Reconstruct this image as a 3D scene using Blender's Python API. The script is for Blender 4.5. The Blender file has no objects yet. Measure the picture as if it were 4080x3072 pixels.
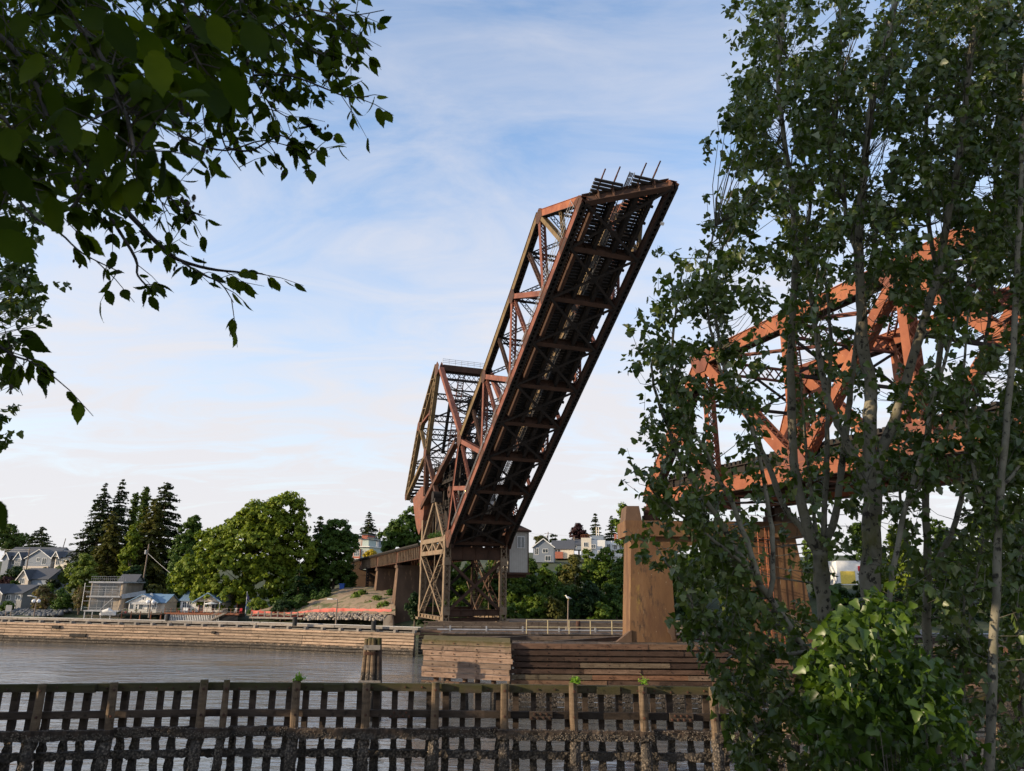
import bpy, math, random
import numpy as np
from mathutils import Vector, Matrix
random.seed(7)
RNG = np.random.default_rng(11)
S = bpy.context.scene
COL = S.collection
R = math.radians

# ---------------------------------------------------------------- camera
PITCH, ROLL, FPX = R(14.905), R(0.4887), 2950.0
CX, CY = 2040.0, 1536.0
cam = bpy.data.cameras.new('camera')
cam.sensor_width = 36.0
cam.lens = FPX / 4080 * 36
cam.clip_start, cam.clip_end = 0.05, 5000
cam.dof.use_dof = True
cam.dof.focus_distance = 40
cam.dof.aperture_fstop = 9.0
camo = bpy.data.objects.new('camera', cam)
COL.objects.link(camo)
camo.matrix_world = Matrix.Rotation(R(90) + PITCH, 4, 'X') @ Matrix.Rotation(ROLL, 4, 'Z')
S.camera = camo
S.render.resolution_x, S.render.resolution_y = 1024, 771

# ---------------------------------------------------------------- light
SUN_EL = R(15)
SUN_AZ = math.atan2(-0.955, -0.30)          # direction towards the sun, from +Y clockwise
sdir = Vector((math.sin(SUN_AZ) * math.cos(SUN_EL), math.cos(SUN_AZ) * math.cos(SUN_EL), math.sin(SUN_EL)))
sun = bpy.data.lights.new('sun', 'SUN')
sun.energy = 4.9
sun.angle = R(0.5)
sun.color = (1.0, 0.80, 0.56)
suno = bpy.data.objects.new('sun', sun)
COL.objects.link(suno)
suno.rotation_euler = sdir.to_track_quat('Z', 'Y').to_euler()
suno.location = sdir * 100

world = bpy.data.worlds.new('World')
S.world = world
world.use_nodes = True
wt = world.node_tree
for n_ in list(wt.nodes): wt.nodes.remove(n_)
def wn(t, **k):
    n = wt.nodes.new(t)
    for a, v in k.items(): setattr(n, a, v)
    return n
out = wn('ShaderNodeOutputWorld'); bg = wn('ShaderNodeBackground')
sky = wn('ShaderNodeTexSky', sky_type='NISHITA', sun_disc=False)
sky.sun_elevation = SUN_EL; sky.sun_rotation = SUN_AZ
sky.air_density = 1.0; sky.dust_density = 0.6; sky.ozone_density = 3.5
tc = wn('ShaderNodeTexCoord'); sep = wn('ShaderNodeSeparateXYZ')
wt.links.new(tc.outputs['Generated'], sep.inputs[0])
def wmath(op, a, b=None, c=None):
    n = wn('ShaderNodeMath', operation=op)
    for i, v in enumerate((a, b, c)):
        if v is None: continue
        if isinstance(v, (int, float)): n.inputs[i].default_value = v
        else: wt.links.new(v, n.inputs[i])
    return n.outputs[0]
zz = wmath('MAXIMUM', sep.outputs[2], 0.0)
den = wmath('ADD', zz, 0.16)
comb = wn('ShaderNodeCombineXYZ')
wt.links.new(wmath('DIVIDE', sep.outputs[0], den), comb.inputs[0])
wt.links.new(wmath('DIVIDE', sep.outputs[1], den), comb.inputs[1])
mp = wn('ShaderNodeMapping'); mp.inputs['Rotation'].default_value = (0, 0, R(-24)); mp.inputs['Scale'].default_value = (0.9, 1.7, 1)
wt.links.new(comb.outputs[0], mp.inputs[0])
nz = wn('ShaderNodeTexNoise'); nz.inputs['Scale'].default_value = 2.0; nz.inputs['Detail'].default_value = 9
nz.inputs['Roughness'].default_value = 0.62; nz.inputs['Distortion'].default_value = 1.3
wt.links.new(mp.outputs[0], nz.inputs['Vector'])
nz2 = wn('ShaderNodeTexNoise'); nz2.inputs['Scale'].default_value = 0.55; nz2.inputs['Detail'].default_value = 3
wt.links.new(comb.outputs[0], nz2.inputs['Vector'])
cl = wn('ShaderNodeMapRange'); cl.inputs['From Min'].default_value = 0.46; cl.inputs['From Max'].default_value = 0.95
wt.links.new(wmath('MULTIPLY_ADD', nz2.outputs[0], 0.45, wmath('MULTIPLY', nz.outputs[0], 0.75)), cl.inputs[0])
hz = wn('ShaderNodeMapRange'); hz.inputs['From Min'].default_value = 0.0; hz.inputs['From Max'].default_value = 0.58
hz.inputs['To Min'].default_value = 0.95; hz.inputs['To Max'].default_value = 0.05
wt.links.new(sep.outputs[2], hz.inputs[0])
mask = wmath('MINIMUM', wmath('ADD', wmath('MULTIPLY', cl.outputs[0], 0.8), hz.outputs[0]), 0.96)
mixc = wn('ShaderNodeMix', data_type='RGBA')
wt.links.new(mask, mixc.inputs[0])
gain = wn('ShaderNodeMix', data_type='RGBA', blend_type='MULTIPLY'); gain.inputs[0].default_value = 1; gain.inputs[7].default_value = (2.15, 2.0, 1.84, 1)
wt.links.new(sky.outputs[0], gain.inputs[6]); wt.links.new(gain.outputs[2], mixc.inputs[6])
mixc.inputs[7].default_value = (4.25, 4.15, 4.3, 1)
wt.links.new(mixc.outputs[2], bg.inputs[0])
bg.inputs[1].default_value = 0.15
wt.links.new(bg.outputs[0], out.inputs[0])
S.view_settings.view_transform = 'Standard'
S.view_settings.look = 'None'
S.view_settings.exposure = 0.4
S.view_settings.gamma = 1.0
S.cycles.max_bounces = 6
S.cycles.transparent_max_bounces = 4
S.cycles.use_denoising = True

# ---------------------------------------------------------------- rays from photo measurements to real places
def ray(x, y):
    X, Y = x - CX, y - CY
    c, s = math.cos(ROLL), math.sin(ROLL)
    u = X * c + Y * s; v = -(-X * s + Y * c)
    cp, sp = math.cos(PITCH), math.sin(PITCH)
    return Vector((u, FPX * cp - v * sp, FPX * sp + v * cp))
def at(x, y, Y):
    d = ray(x, y); return d * (Y / d[1])
def px1(Y, x=2040, y=2400):                       # metres per photo unit at depth Y
    return (at(x + 50, y, Y) - at(x - 50, y, Y)).length / 100
WATER = -8.8
AZ, EL = R(20.798), R(35.468)
BO = Vector((-8.7576, 108.5602, 5.8546))          # heel of the raised span
BA = Vector((math.sin(AZ), -math.cos(AZ), 0)); BC = Vector((math.cos(AZ), math.sin(AZ), 0)); BZ = Vector((0, 0, 1))
LU = BA * math.cos(EL) + BZ * math.sin(EL); LN = -BA * math.sin(EL) + BZ * math.cos(EL)
W = 9.6
def B(s, t, h): return BO + BA * s + BC * t + BZ * h
def L(u, t, v): return BO + LU * u + BC * t + LN * v

# ---------------------------------------------------------------- mesh helpers
class MB:
    def __init__(s): s.v = []; s.f = []
    def add(s, vs, fs):
        o = len(s.v); s.v += [tuple(v) for v in vs]; s.f += [tuple(i + o for i in f) for f in fs]
    def box6(s, o, a, b, c):                      # corner o and three edge vectors
        o, a, b, c = map(Vector, (o, a, b, c))
        s.add([o, o + a, o + a + b, o + b, o + c, o + a + c, o + a + b + c, o + b + c],
              [(0, 3, 2, 1), (4, 5, 6, 7), (0, 1, 5, 4), (1, 2, 6, 5), (2, 3, 7, 6), (3, 0, 4, 7)])
    def box(s, x0, x1, y0, y1, z0, z1): s.box6((x0, y0, z0), (x1 - x0, 0, 0), (0, y1 - y0, 0), (0, 0, z1 - z0))
    def bar(s, p, q, wd, w, d):                   # beam p-q; w along wd, d along the third direction
        p, q = Vector(p), Vector(q); ax = (q - p).normalized()
        a = Vector(wd); a = (a - ax * a.dot(ax)).normalized(); b = ax.cross(a)
        s.box6(p - a * w / 2 - b * d / 2, q - p, a * w, b * d)
    def rod(s, p, q, r, n=5): s.tube([p, q], [r, r], n)
    def tube(s, pts, rad, n=6, cap=True, jit=0):
        pts = [Vector(p) for p in pts]; k = len(pts); vs = []; fs = []
        ref = None
        for i, p in enumerate(pts):
            t = (pts[min(i + 1, k - 1)] - pts[max(i - 1, 0)]).normalized()
            if ref is None:
                ref = Vector((0, 0, 1)) if abs(t.z) < .9 else Vector((1, 0, 0))
            a = ref - t * ref.dot(t)
            a = a.normalized() if a.length > 1e-6 else t.orthogonal().normalized()
            ref = a; b = t.cross(a)
            r = rad[i] if hasattr(rad, '__len__') else rad
            for j in range(n):
                g = 2 * math.pi * j / n; rr = r * (1 + (random.uniform(-jit, jit) if jit else 0))
                vs.append(p + a * math.cos(g) * rr + b * math.sin(g) * rr)
        for i in range(k - 1):
            for j in range(n):
                fs.append((i * n + j, i * n + (j + 1) % n, (i + 1) * n + (j + 1) % n, (i + 1) * n + j))
        if cap: fs.append(tuple(range(n - 1, -1, -1))); fs.append(tuple(range((k - 1) * n, k * n)))
        s.add(vs, fs)
    def prism(s, poly, e):                        # closed polygon (3D points) pushed along vector e
        n = len(poly); poly = [Vector(p) for p in poly]; e = Vector(e)
        s.add(poly + [p + e for p in poly], [tuple(range(n - 1, -1, -1)), tuple(range(n, 2 * n))] +
              [(i, (i + 1) % n, n + (i + 1) % n, n + i) for i in range(n)])
    def lace(s, p, q, a, step, bw=.09, t=.03, off=None, x=True):   # flat lacing between lines p-q offset by +-a
        p, q, a = Vector(p), Vector(q), Vector(a)
        L_ = (q - p).length; n = max(2, round(L_ / step)); d = (q - p) / n
        nr = (q - p).cross(a).normalized()
        for i in range(n):
            u, v = p + d * i, p + d * (i + 1)
            if i % 2 == 0 or x: s.bar(u - a, v + a, nr, t, bw)
            if i % 2 == 1 or x: s.bar(u + a + nr * t * 1.2, v - a + nr * t * 1.2, nr, t, bw)
    def laced(s, p, q, wd, w, d, t=.07, x=True, sides=(1, -1), bw=.09):   # two plates joined by lacing
        p, q = Vector(p), Vector(q); ax = (q - p).normalized()
        a = Vector(wd); a = (a - ax * a.dot(ax)).normalized(); b = ax.cross(a)
        for k in (1, -1):
            s.bar(p + a * k * (w - t) / 2, q + a * k * (w - t) / 2, a, t, d)
            for m in (1, -1):
                s.bar(p + a * k * (w / 2 - .09) + b * m * (d / 2 - .02), q + a * k * (w / 2 - .09) + b * m * (d / 2 - .02), a, .12, .035)
        for m in sides:
            s.lace(p + b * m * (d / 2 + .012), q + b * m * (d / 2 + .012), a * (w / 2 - .08), w * .95, bw, .025, x=x)
    def build(s, name, m, parent=None, smooth=False, label=None):
        me = bpy.data.meshes.new(name)
        o0 = org(parent)
        me.from_pydata([(v[0] - o0.x, v[1] - o0.y, v[2] - o0.z) for v in s.v], [], s.f)
        me.update()
        return link(name, me, m, parent, smooth, label)
def org(p):
    return Vector(p['_o']) if p is not None and '_o' in p else Vector((0, 0, 0))
def link(name, me, m, parent=None, smooth=False, label=None):
    me.materials.append(m)
    if smooth: me.polygons.foreach_set('use_smooth', [True] * len(me.polygons))
    o = bpy.data.objects.new(name, me); COL.objects.link(o)
    if parent is not None:
        o.parent = parent; o['_o'] = list(org(parent))
    if label: o['label'] = label
    return o
def thing(name, label, cat, loc=(0, 0, 0), group=None):
    o = bpy.data.objects.new(name, None); COL.objects.link(o)
    o.location = loc; o['_o'] = list(loc); o.empty_display_size = .2
    o['label'] = label; o['category'] = cat
    if group: o['group'] = group
    return o
def tag(o, label=None, cat=None, group=None, kind=None):
    if label: o['label'] = label
    if cat: o['category'] = cat
    if group: o['group'] = group
    if kind: o['kind'] = kind
    return o
def npmesh(name, V, F, m, parent=None, smooth=False):   # V (n,3), F (m,k) all faces with k corners
    V = np.asarray(V, np.float32); F = np.asarray(F, np.int32)
    o0 = org(parent); V = V - np.array(o0, np.float32)
    me = bpy.data.meshes.new(name); nf, k = F.shape
    me.vertices.add(len(V)); me.vertices.foreach_set('co', V.ravel())
    me.loops.add(nf * k); me.loops.foreach_set('vertex_index', F.ravel())
    me.polygons.add(nf); me.polygons.foreach_set('loop_start', np.arange(0, nf * k, k, dtype=np.int32))
    me.polygons.foreach_set('loop_total', np.full(nf, k, np.int32))
    me.update(calc_edges=True); me.validate()
    return link(name, me, m, parent, smooth)
def unit(v): return v / np.maximum(np.linalg.norm(v, axis=-1, keepdims=True), 1e-9)
def leafquads(P, N, size, asp=1.0, roll=None):     # one bent diamond-like leaf clump per point
    n = len(P); N = unit(N)
    T = unit(np.cross(N, RNG.normal(size=(n, 3)))); U = np.cross(N, T)
    sz = np.asarray(size).reshape(-1, 1) * RNG.uniform(.7, 1.35, (n, 1))
    a, b = T * sz * asp, U * sz
    j = lambda: 1 + RNG.uniform(-.35, .35, (n, 1))
    V = np.stack([P - a * j() * .6 - b * .12, P - b * .5 * j() + N * sz * .12, P + a * j() * .6 + b * .1, P + b * .55 * j() - N * sz * .1], 1).reshape(-1, 3)
    return V, np.arange(4 * n).reshape(n, 4)
def tmpl_leaves(T, F, P, X, Y, size):               # copies of a leaf outline: X across, Y along
    n = len(P); Y = unit(Y); X = unit(X - Y * (X * Y).sum(1, keepdims=True)); Z = np.cross(X, Y)
    s = np.asarray(size).reshape(-1, 1, 1)
    V = P[:, None] + s * (T[None, :, 0:1] * X[:, None] + T[None, :, 1:2] * Y[:, None] + T[None, :, 2:3] * Z[:, None])
    k = len(T)
    return V.reshape(-1, 3), (F[None] + (np.arange(n) * k)[:, None, None]).reshape(-1, F.shape[1])

# ---------------------------------------------------------------- materials
def newmat(name):
    m = bpy.data.materials.new(name); m.use_nodes = True
    return m, m.node_tree, m.node_tree.nodes['Principled BSDF']
def nd(t, ty, **k):
    n = t.nodes.new(ty)
    for a, v in k.items(): setattr(n, a, v)
    return n
def ramp(t, fac, stops):
    r = nd(t, 'ShaderNodeValToRGB'); e = r.color_ramp.elements
    while len(e) < len(stops): e.new(0.5)
    for el, (p, c) in zip(e, stops): el.position = p; el.color = (*c, 1)
    t.links.new(fac, r.inputs[0]); return r.outputs[0]
def coords(t, stretch=(1, 1, 1), world=False):
    mp = nd(t, 'ShaderNodeMapping'); mp.inputs['Scale'].default_value = stretch
    if world: g = nd(t, 'ShaderNodeNewGeometry').outputs['Position']
    else: g = nd(t, 'ShaderNodeTexCoord').outputs['Object']
    t.links.new(g, mp.inputs[0]); return mp.outputs[0]
def noise(t, vec, sc, det=6, ro=.6, dist=0):
    n = nd(t, 'ShaderNodeTexNoise'); n.inputs['Scale'].default_value = sc; n.inputs['Detail'].default_value = det
    n.inputs['Roughness'].default_value = ro; n.inputs['Distortion'].default_value = dist
    t.links.new(vec, n.inputs['Vector']); return n.outputs[0]
def mix(t, fac, a, b, mode='MIX'):
    n = nd(t, 'ShaderNodeMix', data_type='RGBA', blend_type=mode)
    for i, v in ((0, fac), (6, a), (7, b)):
        if isinstance(v, (int, float)): n.inputs[i].default_value = v
        elif isinstance(v, tuple): n.inputs[i].default_value = (*v, 1)
        else: t.links.new(v, n.inputs[i])
    return n.outputs[2]
def mr(t, v, a, b, c=0., d=1.):
    n = nd(t, 'ShaderNodeMapRange')
    for i, x in enumerate((a, b, c, d)): n.inputs[i + 1].default_value = x
    t.links.new(v, n.inputs[0]); return n.outputs[0]
def bump(t, bs, h, st, dist=.02):
    n = nd(t, 'ShaderNodeBump'); n.inputs['Strength'].default_value = st; n.inputs['Distance'].default_value = dist
    t.links.new(h, n.inputs['Height']); t.links.new(n.outputs[0], bs.inputs['Normal'])
def mat(name, stops, sc=1., rough=.85, stretch=(1, 1, 1), spots=None, isl=0., bst=.4, bsc=None, bd=.02, metal=0, det=6, world=False, spec=.3):
    m, t, b = newmat(name); v = coords(t, stretch, world)
    c = ramp(t, noise(t, v, sc, det), stops)
    if spots:                                          # (scale, low, high, colour)
        for s_, lo, hi, col in spots:
            c = mix(t, mr(t, noise(t, v, s_, 5, .65), lo, hi), c, col)
    if isl:
        g = nd(t, 'ShaderNodeNewGeometry').outputs['Random Per Island']
        c = mix(t, 1.0, c, ramp(t, g, [(0, (1 - isl,) * 3), (1, (1 + isl, 1 + isl * .9, 1 + isl * .8))]), 'MULTIPLY')
    t.links.new(c, b.inputs['Base Color'])
    b.inputs['Roughness'].default_value = rough; b.inputs['Metallic'].default_value = metal
    b.inputs['Specular IOR Level'].default_value = spec
    if bst: bump(t, b, noise(t, v, bsc or sc * 5, 6, .7), bst, bd)
    return m
def flat(name, c, rough=.6, var=.12, sc=3):
    return mat(name, [(.3, tuple(x * (1 - var) for x in c)), (.7, tuple(min(1, x * (1 + var)) for x in c))], sc, rough, bst=.15)
def leafmat(name, cols, trans=.35, rough=.5, spec=.25, sc=.35):
    m, t, b = newmat(name)
    g = nd(t, 'ShaderNodeNewGeometry')
    n = len(cols)
    c = ramp(t, g.outputs['Random Per Island'], [(i / max(1, n - 1), x) for i, x in enumerate(cols)])
    v = coords(t); c = mix(t, 1., c, ramp(t, noise(t, v, sc, 3), [(.35, (.72, .78, .8)), (.65, (1.22, 1.15, .95))]), 'MULTIPLY')
    t.links.new(c, b.inputs['Base Color']); b.inputs['Roughness'].default_value = rough; b.inputs['Specular IOR Level'].default_value = spec
    tr = nd(t, 'ShaderNodeBsdfTranslucent'); mx = nd(t, 'ShaderNodeMixShader'); mx.inputs[0].default_value = trans
    t.links.new(mix(t, 1., c, (1.5, 1.5, .55), 'MULTIPLY'), tr.inputs[0])
    t.links.new(b.outputs[0], mx.inputs[1]); t.links.new(tr.outputs[0], mx.inputs[2])
    t.links.new(mx.outputs[0], t.nodes['Material Output'].inputs[0])
    return m
M = {}
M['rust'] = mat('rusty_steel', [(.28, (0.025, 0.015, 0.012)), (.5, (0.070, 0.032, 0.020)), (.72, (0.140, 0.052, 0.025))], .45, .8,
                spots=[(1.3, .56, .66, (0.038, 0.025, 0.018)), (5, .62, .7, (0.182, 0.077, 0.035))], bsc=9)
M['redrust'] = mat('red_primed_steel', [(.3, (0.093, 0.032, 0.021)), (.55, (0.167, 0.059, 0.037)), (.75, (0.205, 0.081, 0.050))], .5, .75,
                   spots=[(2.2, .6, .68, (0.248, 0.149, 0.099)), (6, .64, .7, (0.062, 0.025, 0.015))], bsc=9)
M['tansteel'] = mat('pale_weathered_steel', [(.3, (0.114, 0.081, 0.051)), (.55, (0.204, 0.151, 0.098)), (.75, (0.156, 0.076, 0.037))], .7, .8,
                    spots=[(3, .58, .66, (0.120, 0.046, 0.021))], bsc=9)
M['yelsteel'] = mat('yellow_brown_steel', [(.3, (0.077, 0.050, 0.020)), (.55, (0.154, 0.104, 0.047)), (.75, (0.115, 0.056, 0.025))], .7, .8, bsc=9)  # yellow-brown tone varied by noise
M['darksteel'] = mat('shade_dark_steel', [(.3, (0.011, 0.010, 0.009)), (.7, (0.030, 0.022, 0.017))], .8, .85, spots=[(2.5, .6, .7, (0.051, 0.027, 0.017))], bsc=9)  # near-black steel; shade of undersides and interiors put into the colour
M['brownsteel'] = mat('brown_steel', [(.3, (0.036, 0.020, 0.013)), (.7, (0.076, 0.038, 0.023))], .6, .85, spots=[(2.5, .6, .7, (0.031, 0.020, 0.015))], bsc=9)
M['orange'] = mat('orange_primer_steel', [(.3, (0.165, 0.048, 0.022)), (.55, (0.245, 0.082, 0.038)), (.75, (0.310, 0.112, 0.046))], .6, .75,
                  spots=[(1.6, .62, .72, (0.155, 0.050, 0.025)), (4.5, .63, .7, (0.341, 0.211, 0.149))], bsc=9)
M['steelgrey'] = mat('galvanised_steel', [(.3, (0.225, 0.232, 0.240)), (.7, (0.375, 0.383, 0.398))], 1.5, .5, metal=.2)
M['tie'] = mat('creosoted_timber', [(.3, (.012, .011, .010)), (.7, (.04, .034, .028))], 3, .9, stretch=(1, 1, 1))
M['dullgrey'] = mat('dull_galvanised_grating', [(.3, (.10, .095, .09)), (.7, (.17, .165, .155))], 1.5, .7)
def timber(name, stops, isl=.35, tide=None, moss=None, rough=.85, pal=None):
    m, t, b = newmat(name); v = coords(t, (1, 1, 6)); w3 = coords(t, (1, 1, 1), True)
    c = ramp(t, noise(t, v, .9, 8, .65), stops)
    c = mix(t, mr(t, noise(t, w3, 2.2, 6, .7), .56, .68), c, tuple(x * .45 for x in stops[0][1]))
    g = nd(t, 'ShaderNodeNewGeometry')
    c = mix(t, 1., c, ramp(t, g.outputs['Random Per Island'], pal or [(0, (1 - isl,) * 3), (.5, (1, 1, 1)), (1, (1 + isl * 1.3, 1 + isl * 1.1, 1 + isl))]), 'MULTIPLY')
    sp = nd(t, 'ShaderNodeSeparateXYZ'); t.links.new(g.outputs['Position'], sp.inputs[0]); z = sp.outputs[2]
    def zadd(amp, s_=1.3):
        n = nd(t, 'ShaderNodeMath', operation='MULTIPLY_ADD'); t.links.new(noise(t, w3, s_, 5), n.inputs[0]); n.inputs[1].default_value = amp
        t.links.new(z, n.inputs[2]); return n.outputs[0]
    hgt = noise(t, v, 14, 6, .7)
    if moss:                                            # green and yellow lichen high on the timber
        c = mix(t, mr(t, zadd(.9, 2.5), moss[0] + .45, moss[1] + .45, 0, .75), c, (.058, .058, .014))
        c = mix(t, mr(t, noise(t, w3, 7, 4), .6, .66, 0, .5), c, (.17, .16, .09)) if moss[2] else c
    if tide is not None:                                # barnacle band below the high-water mark
        vo = nd(t, 'ShaderNodeTexVoronoi'); vo.inputs['Scale'].default_value = 11; t.links.new(w3, vo.inputs['Vector'])
        vr = nd(t, 'ShaderNodeTexVoronoi'); vr.inputs['Scale'].default_value = 5; t.links.new(w3, vr.inputs['Vector'])
        bar = ramp(t, vo.outputs['Distance'], [(.0, (.27, .225, .175)), (.35, (.13, .105, .08)), (.7, (.03, .025, .02))])
        bar = mix(t, mr(t, noise(t, w3, 1.6, 4), .42, .62), bar, (.05, .043, .036))
        f = mr(t, zadd(1.0, 2.2), tide + .55, tide + .4)
        c = mix(t, f, c, bar)
        dk = mr(t, zadd(.8), tide - .5, tide - 1.2, 0, .8)
        c = mix(t, dk, c, (.022, .02, .017))
        hm = nd(t, 'ShaderNodeMix'); t.links.new(f, hm.inputs[0]); t.links.new(hgt, hm.inputs[2]); t.links.new(vo.outputs['Distance'], hm.inputs[3]); hgt = hm.outputs[0]
    t.links.new(c, b.inputs['Base Color']); b.inputs['Roughness'].default_value = rough; b.inputs['Specular IOR Level'].default_value = .25
    bump(t, b, hgt, .7, .05)
    return m
M['fencewood'] = timber('tidal_fence_timber', [(.3, (.030, .022, .017)), (.7, (.085, .062, .045))], .35, tide=-5.75, moss=(-4.45, -3.95, False))
M['pilewood'] = timber('tidal_pile_timber', [(.3, (.085, .058, .036)), (.7, (.21, .15, .095))], .3, tide=-5.8, moss=(-4.25, -3.6, False))
M['fender'] = timber('fender_plank_timber', [(.3, (.08, .05, .035)), (.7, (.20, .135, .098))], .5, tide=-6.75, pal=[(0, (.28, .25, .24)), (.3, (.55, .5, .48)), (.55, (1.0, .85, .75)), (.72, (1.35, 1.3, 1.2)), (.86, (.75, .95, .85)), (1, (1.5, 1.05, .8))])
M['fendertop'] = timber('mossy_fender_timber', [(.3, (.12, .078, .055)), (.7, (.28, .20, .145))], .3, tide=-6.9, moss=(-4.5, -4.0, False))
M['wallwood'] = timber('pale_wall_timber', [(.3, (.22, .155, .105)), (.7, (.42, .31, .22))], .22, tide=-7.85)
M['deckwood'] = timber('dark_deck_timber', [(.3, (.045, .034, .027)), (.7, (.13, .10, .075))], .4)
M['redwood'] = timber('reddish_deck_timber', [(.3, (.20, .075, .04)), (.7, (.32, .13, .07))], .2)
M['greywood'] = timber('grey_timber', [(.3, (.16, .14, .12)), (.7, (.30, .27, .23))], .2)
M['concrete'] = mat('rust_stained_concrete', [(.3, (.10, .052, .024)), (.55, (.165, .09, .043)), (.75, (.21, .125, .066))], .35, .9, stretch=(1, 1, .35),
                    spots=[(.9, .55, .7, (.15, .075, .035)), (1.1, .62, .74, (.30, .20, .045)), (2.6, .54, .68, (.06, .038, .026)), (.45, .5, .62, (.105, .055, .03)), (7, .66, .7, (.26, .19, .13))], bsc=6, bst=.6)
M['greyconc'] = mat('old_grey_concrete', [(.3, (.20, .16, .12)), (.7, (.36, .30, .23))], .6, .9, stretch=(1, 1, .4), spots=[(2, .58, .7, (.14, .10, .07))], bsc=6)
M['darkconc'] = mat('brown_dirty_concrete', [(.3, (.065, .04, .027)), (.7, (.135, .085, .055))], .5, .9, stretch=(1, 1, .4), spots=[(1, .6, .72, (.26, .16, .09))], bsc=6)
M['glass'] = newmat('window_glass')[0]
b_ = M['glass'].node_tree.nodes['Principled BSDF']; b_.inputs['Base Color'].default_value = (.05, .065, .075, 1); b_.inputs['Roughness'].default_value = .06; b_.inputs['Specular IOR Level'].default_value = .8
M['white'] = flat('white_paint', (.72, .71, .68)); M['trim'] = flat('pale_trim_paint', (.62, .60, .56))
M['greypaint'] = flat('grey_siding_paint', (.27, .27, .27)); M['bluegrey'] = flat('blue_grey_siding', (.20, .235, .28))
M['slate'] = flat('dark_shingles', (.075, .08, .09), .9); M['bluemetal'] = flat('blue_metal_roofing', (.14, .23, .33), .45)
M['beige'] = flat('beige_render', (.50, .43, .36)); M['brick'] = flat('red_brick', (.34, .12, .08), .9)
M['cream'] = flat('cream_render', (.62, .56, .46)); M['green'] = flat('sage_siding', (.34, .40, .36))
M['blue'] = flat('blue_plastic', (.03, .10, .38), .5); M['black'] = flat('black_rubber', (.02, .02, .02), .7)
M['red'] = flat('red_cloth', (.45, .03, .04), .8); M['yelpaint'] = flat('yellow_paint', (.75, .55, .10), .5)
M['rail'] = flat('weathered_yellow_rail', (.42, .36, .22), .5); M['pole'] = mat('pole_wood', [(.3, (.16, .12, .09)), (.7, (.28, .22, .17))], 2, .9, stretch=(3, 3, .3))
def sidingmat(name, c, step, axis=0, depth=.02):
    m, t, b = newmat(name); v = coords(t); sp = nd(t, 'ShaderNodeSeparateXYZ'); t.links.new(v, sp.inputs[0])
    n = nd(t, 'ShaderNodeMath', operation='PINGPONG'); t.links.new(sp.outputs[axis], n.inputs[0]); n.inputs[1].default_value = step
    f = mr(t, n.outputs[0], 0, step * .16)
    cc = mix(t, mr(t, noise(t, v, 1.2, 5), .3, .7), tuple(x * .86 for x in c), c)
    t.links.new(mix(t, f, tuple(x * .45 for x in c), cc), b.inputs['Base Color'])
    b.inputs['Roughness'].default_value = .6; bump(t, b, f, .6, depth); return m
M['cabin'] = sidingmat('ribbed_cabin_siding', (.36, .335, .29), .14, 0)
M['whiteside'] = sidingmat('white_lap_siding', (.70, .68, .63), .10, 2)
M['greyside'] = sidingmat('grey_shingle_siding', (.25, .245, .24), .12, 2)
M['blueside'] = sidingmat('blue_grey_lap_siding', (.20, .23, .27), .10, 2)
M['metalroof'] = sidingmat('blue_standing_seam_roof', (.15, .24, .34), .28, 0)
M['shedmetal'] = sidingmat('pale_ribbed_shed_metal', (.55, .56, .54), .2, 0)
def corrugmat():
    m, t, b = newmat('plated_counterweight'); v = coords(t, (1, 1, 1)); mp = nd(t, 'ShaderNodeMapping'); mp.inputs['Rotation'].default_value = (0, R(0), 0)
    w = nd(t, 'ShaderNodeTexWave', wave_type='BANDS', bands_direction='X'); w.inputs['Scale'].default_value = .42; w.inputs['Distortion'].default_value = .35
    rot = nd(t, 'ShaderNodeMapping'); rot.inputs['Rotation'].default_value = (R(10), R(-24), R(20)); t.links.new(v, rot.inputs[0]); t.links.new(rot.outputs[0], w.inputs['Vector'])
    c = ramp(t, noise(t, v, .55, 7, .7), [(.3, (.09, .035, .022)), (.5, (.16, .055, .027)), (.7, (.17, .085, .06))])
    c = mix(t, mr(t, noise(t, v, 1.4, 5), .57, .68), c, (.26, .065, .018))
    c = mix(t, mr(t, w.outputs[0], .06, .0), c, (.07, .03, .02))
    t.links.new(c, b.inputs['Base Color']); b.inputs['Roughness'].default_value = .8; bump(t, b, w.outputs[0], .3, .03); return m
M['cwplate'] = corrugmat()

# ---------------------------------------------------------------- ground, water
XP, ZP = None, None
def shore(x):
    return 158 + 4 * math.sin(x * .05) if x < -45 else (158 - (x + 45) / 35 * 32 if x < -10 else 126 + 2 * math.sin(x * .07))
def ground_n(x, y):
    d = y - shore(x); k = min(1, max(0, (x + 45) / 35))
    if d < 0: return max(-14, -7.9 + d * .35)
    lo = np.interp(d, [0, 6, 40, 85, 140, 200, 600], [-7.9, -7.2, -6.2, -2.5, 6, 8, 14])
    hi = np.interp(d, [0, 8, 24, 60, 90, 170, 600], [-7.5, -6.6, -4.2, 2.2, 5.5, 11, 16])
    return lo * (1 - k) + hi * k + .5 * math.sin(x * .21) * math.cos(y * .17)
def ground_s(x, y): return max(-14, -1.75 - .26 * max(0, y) - .05 * max(0, y - 12) + .07 * math.sin(x * 1.3) * math.cos(y * 1.1)) if y > -6 else -1.75
gm, gt, gb = newmat('bank_ground'); gv = coords(gt)
gc = ramp(gt, noise(gt, gv, .06, 8, .65), [(.35, (.022, .034, .010)), (.55, (.045, .056, .016)), (.7, (.08, .075, .03))])
gt.links.new(gc, gb.inputs['Base Color']); gb.inputs['Roughness'].default_value = .95; bump(gt, gb, noise(gt, gv, 2.5, 6), .6, .15)
M['ground'] = gm
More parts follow.
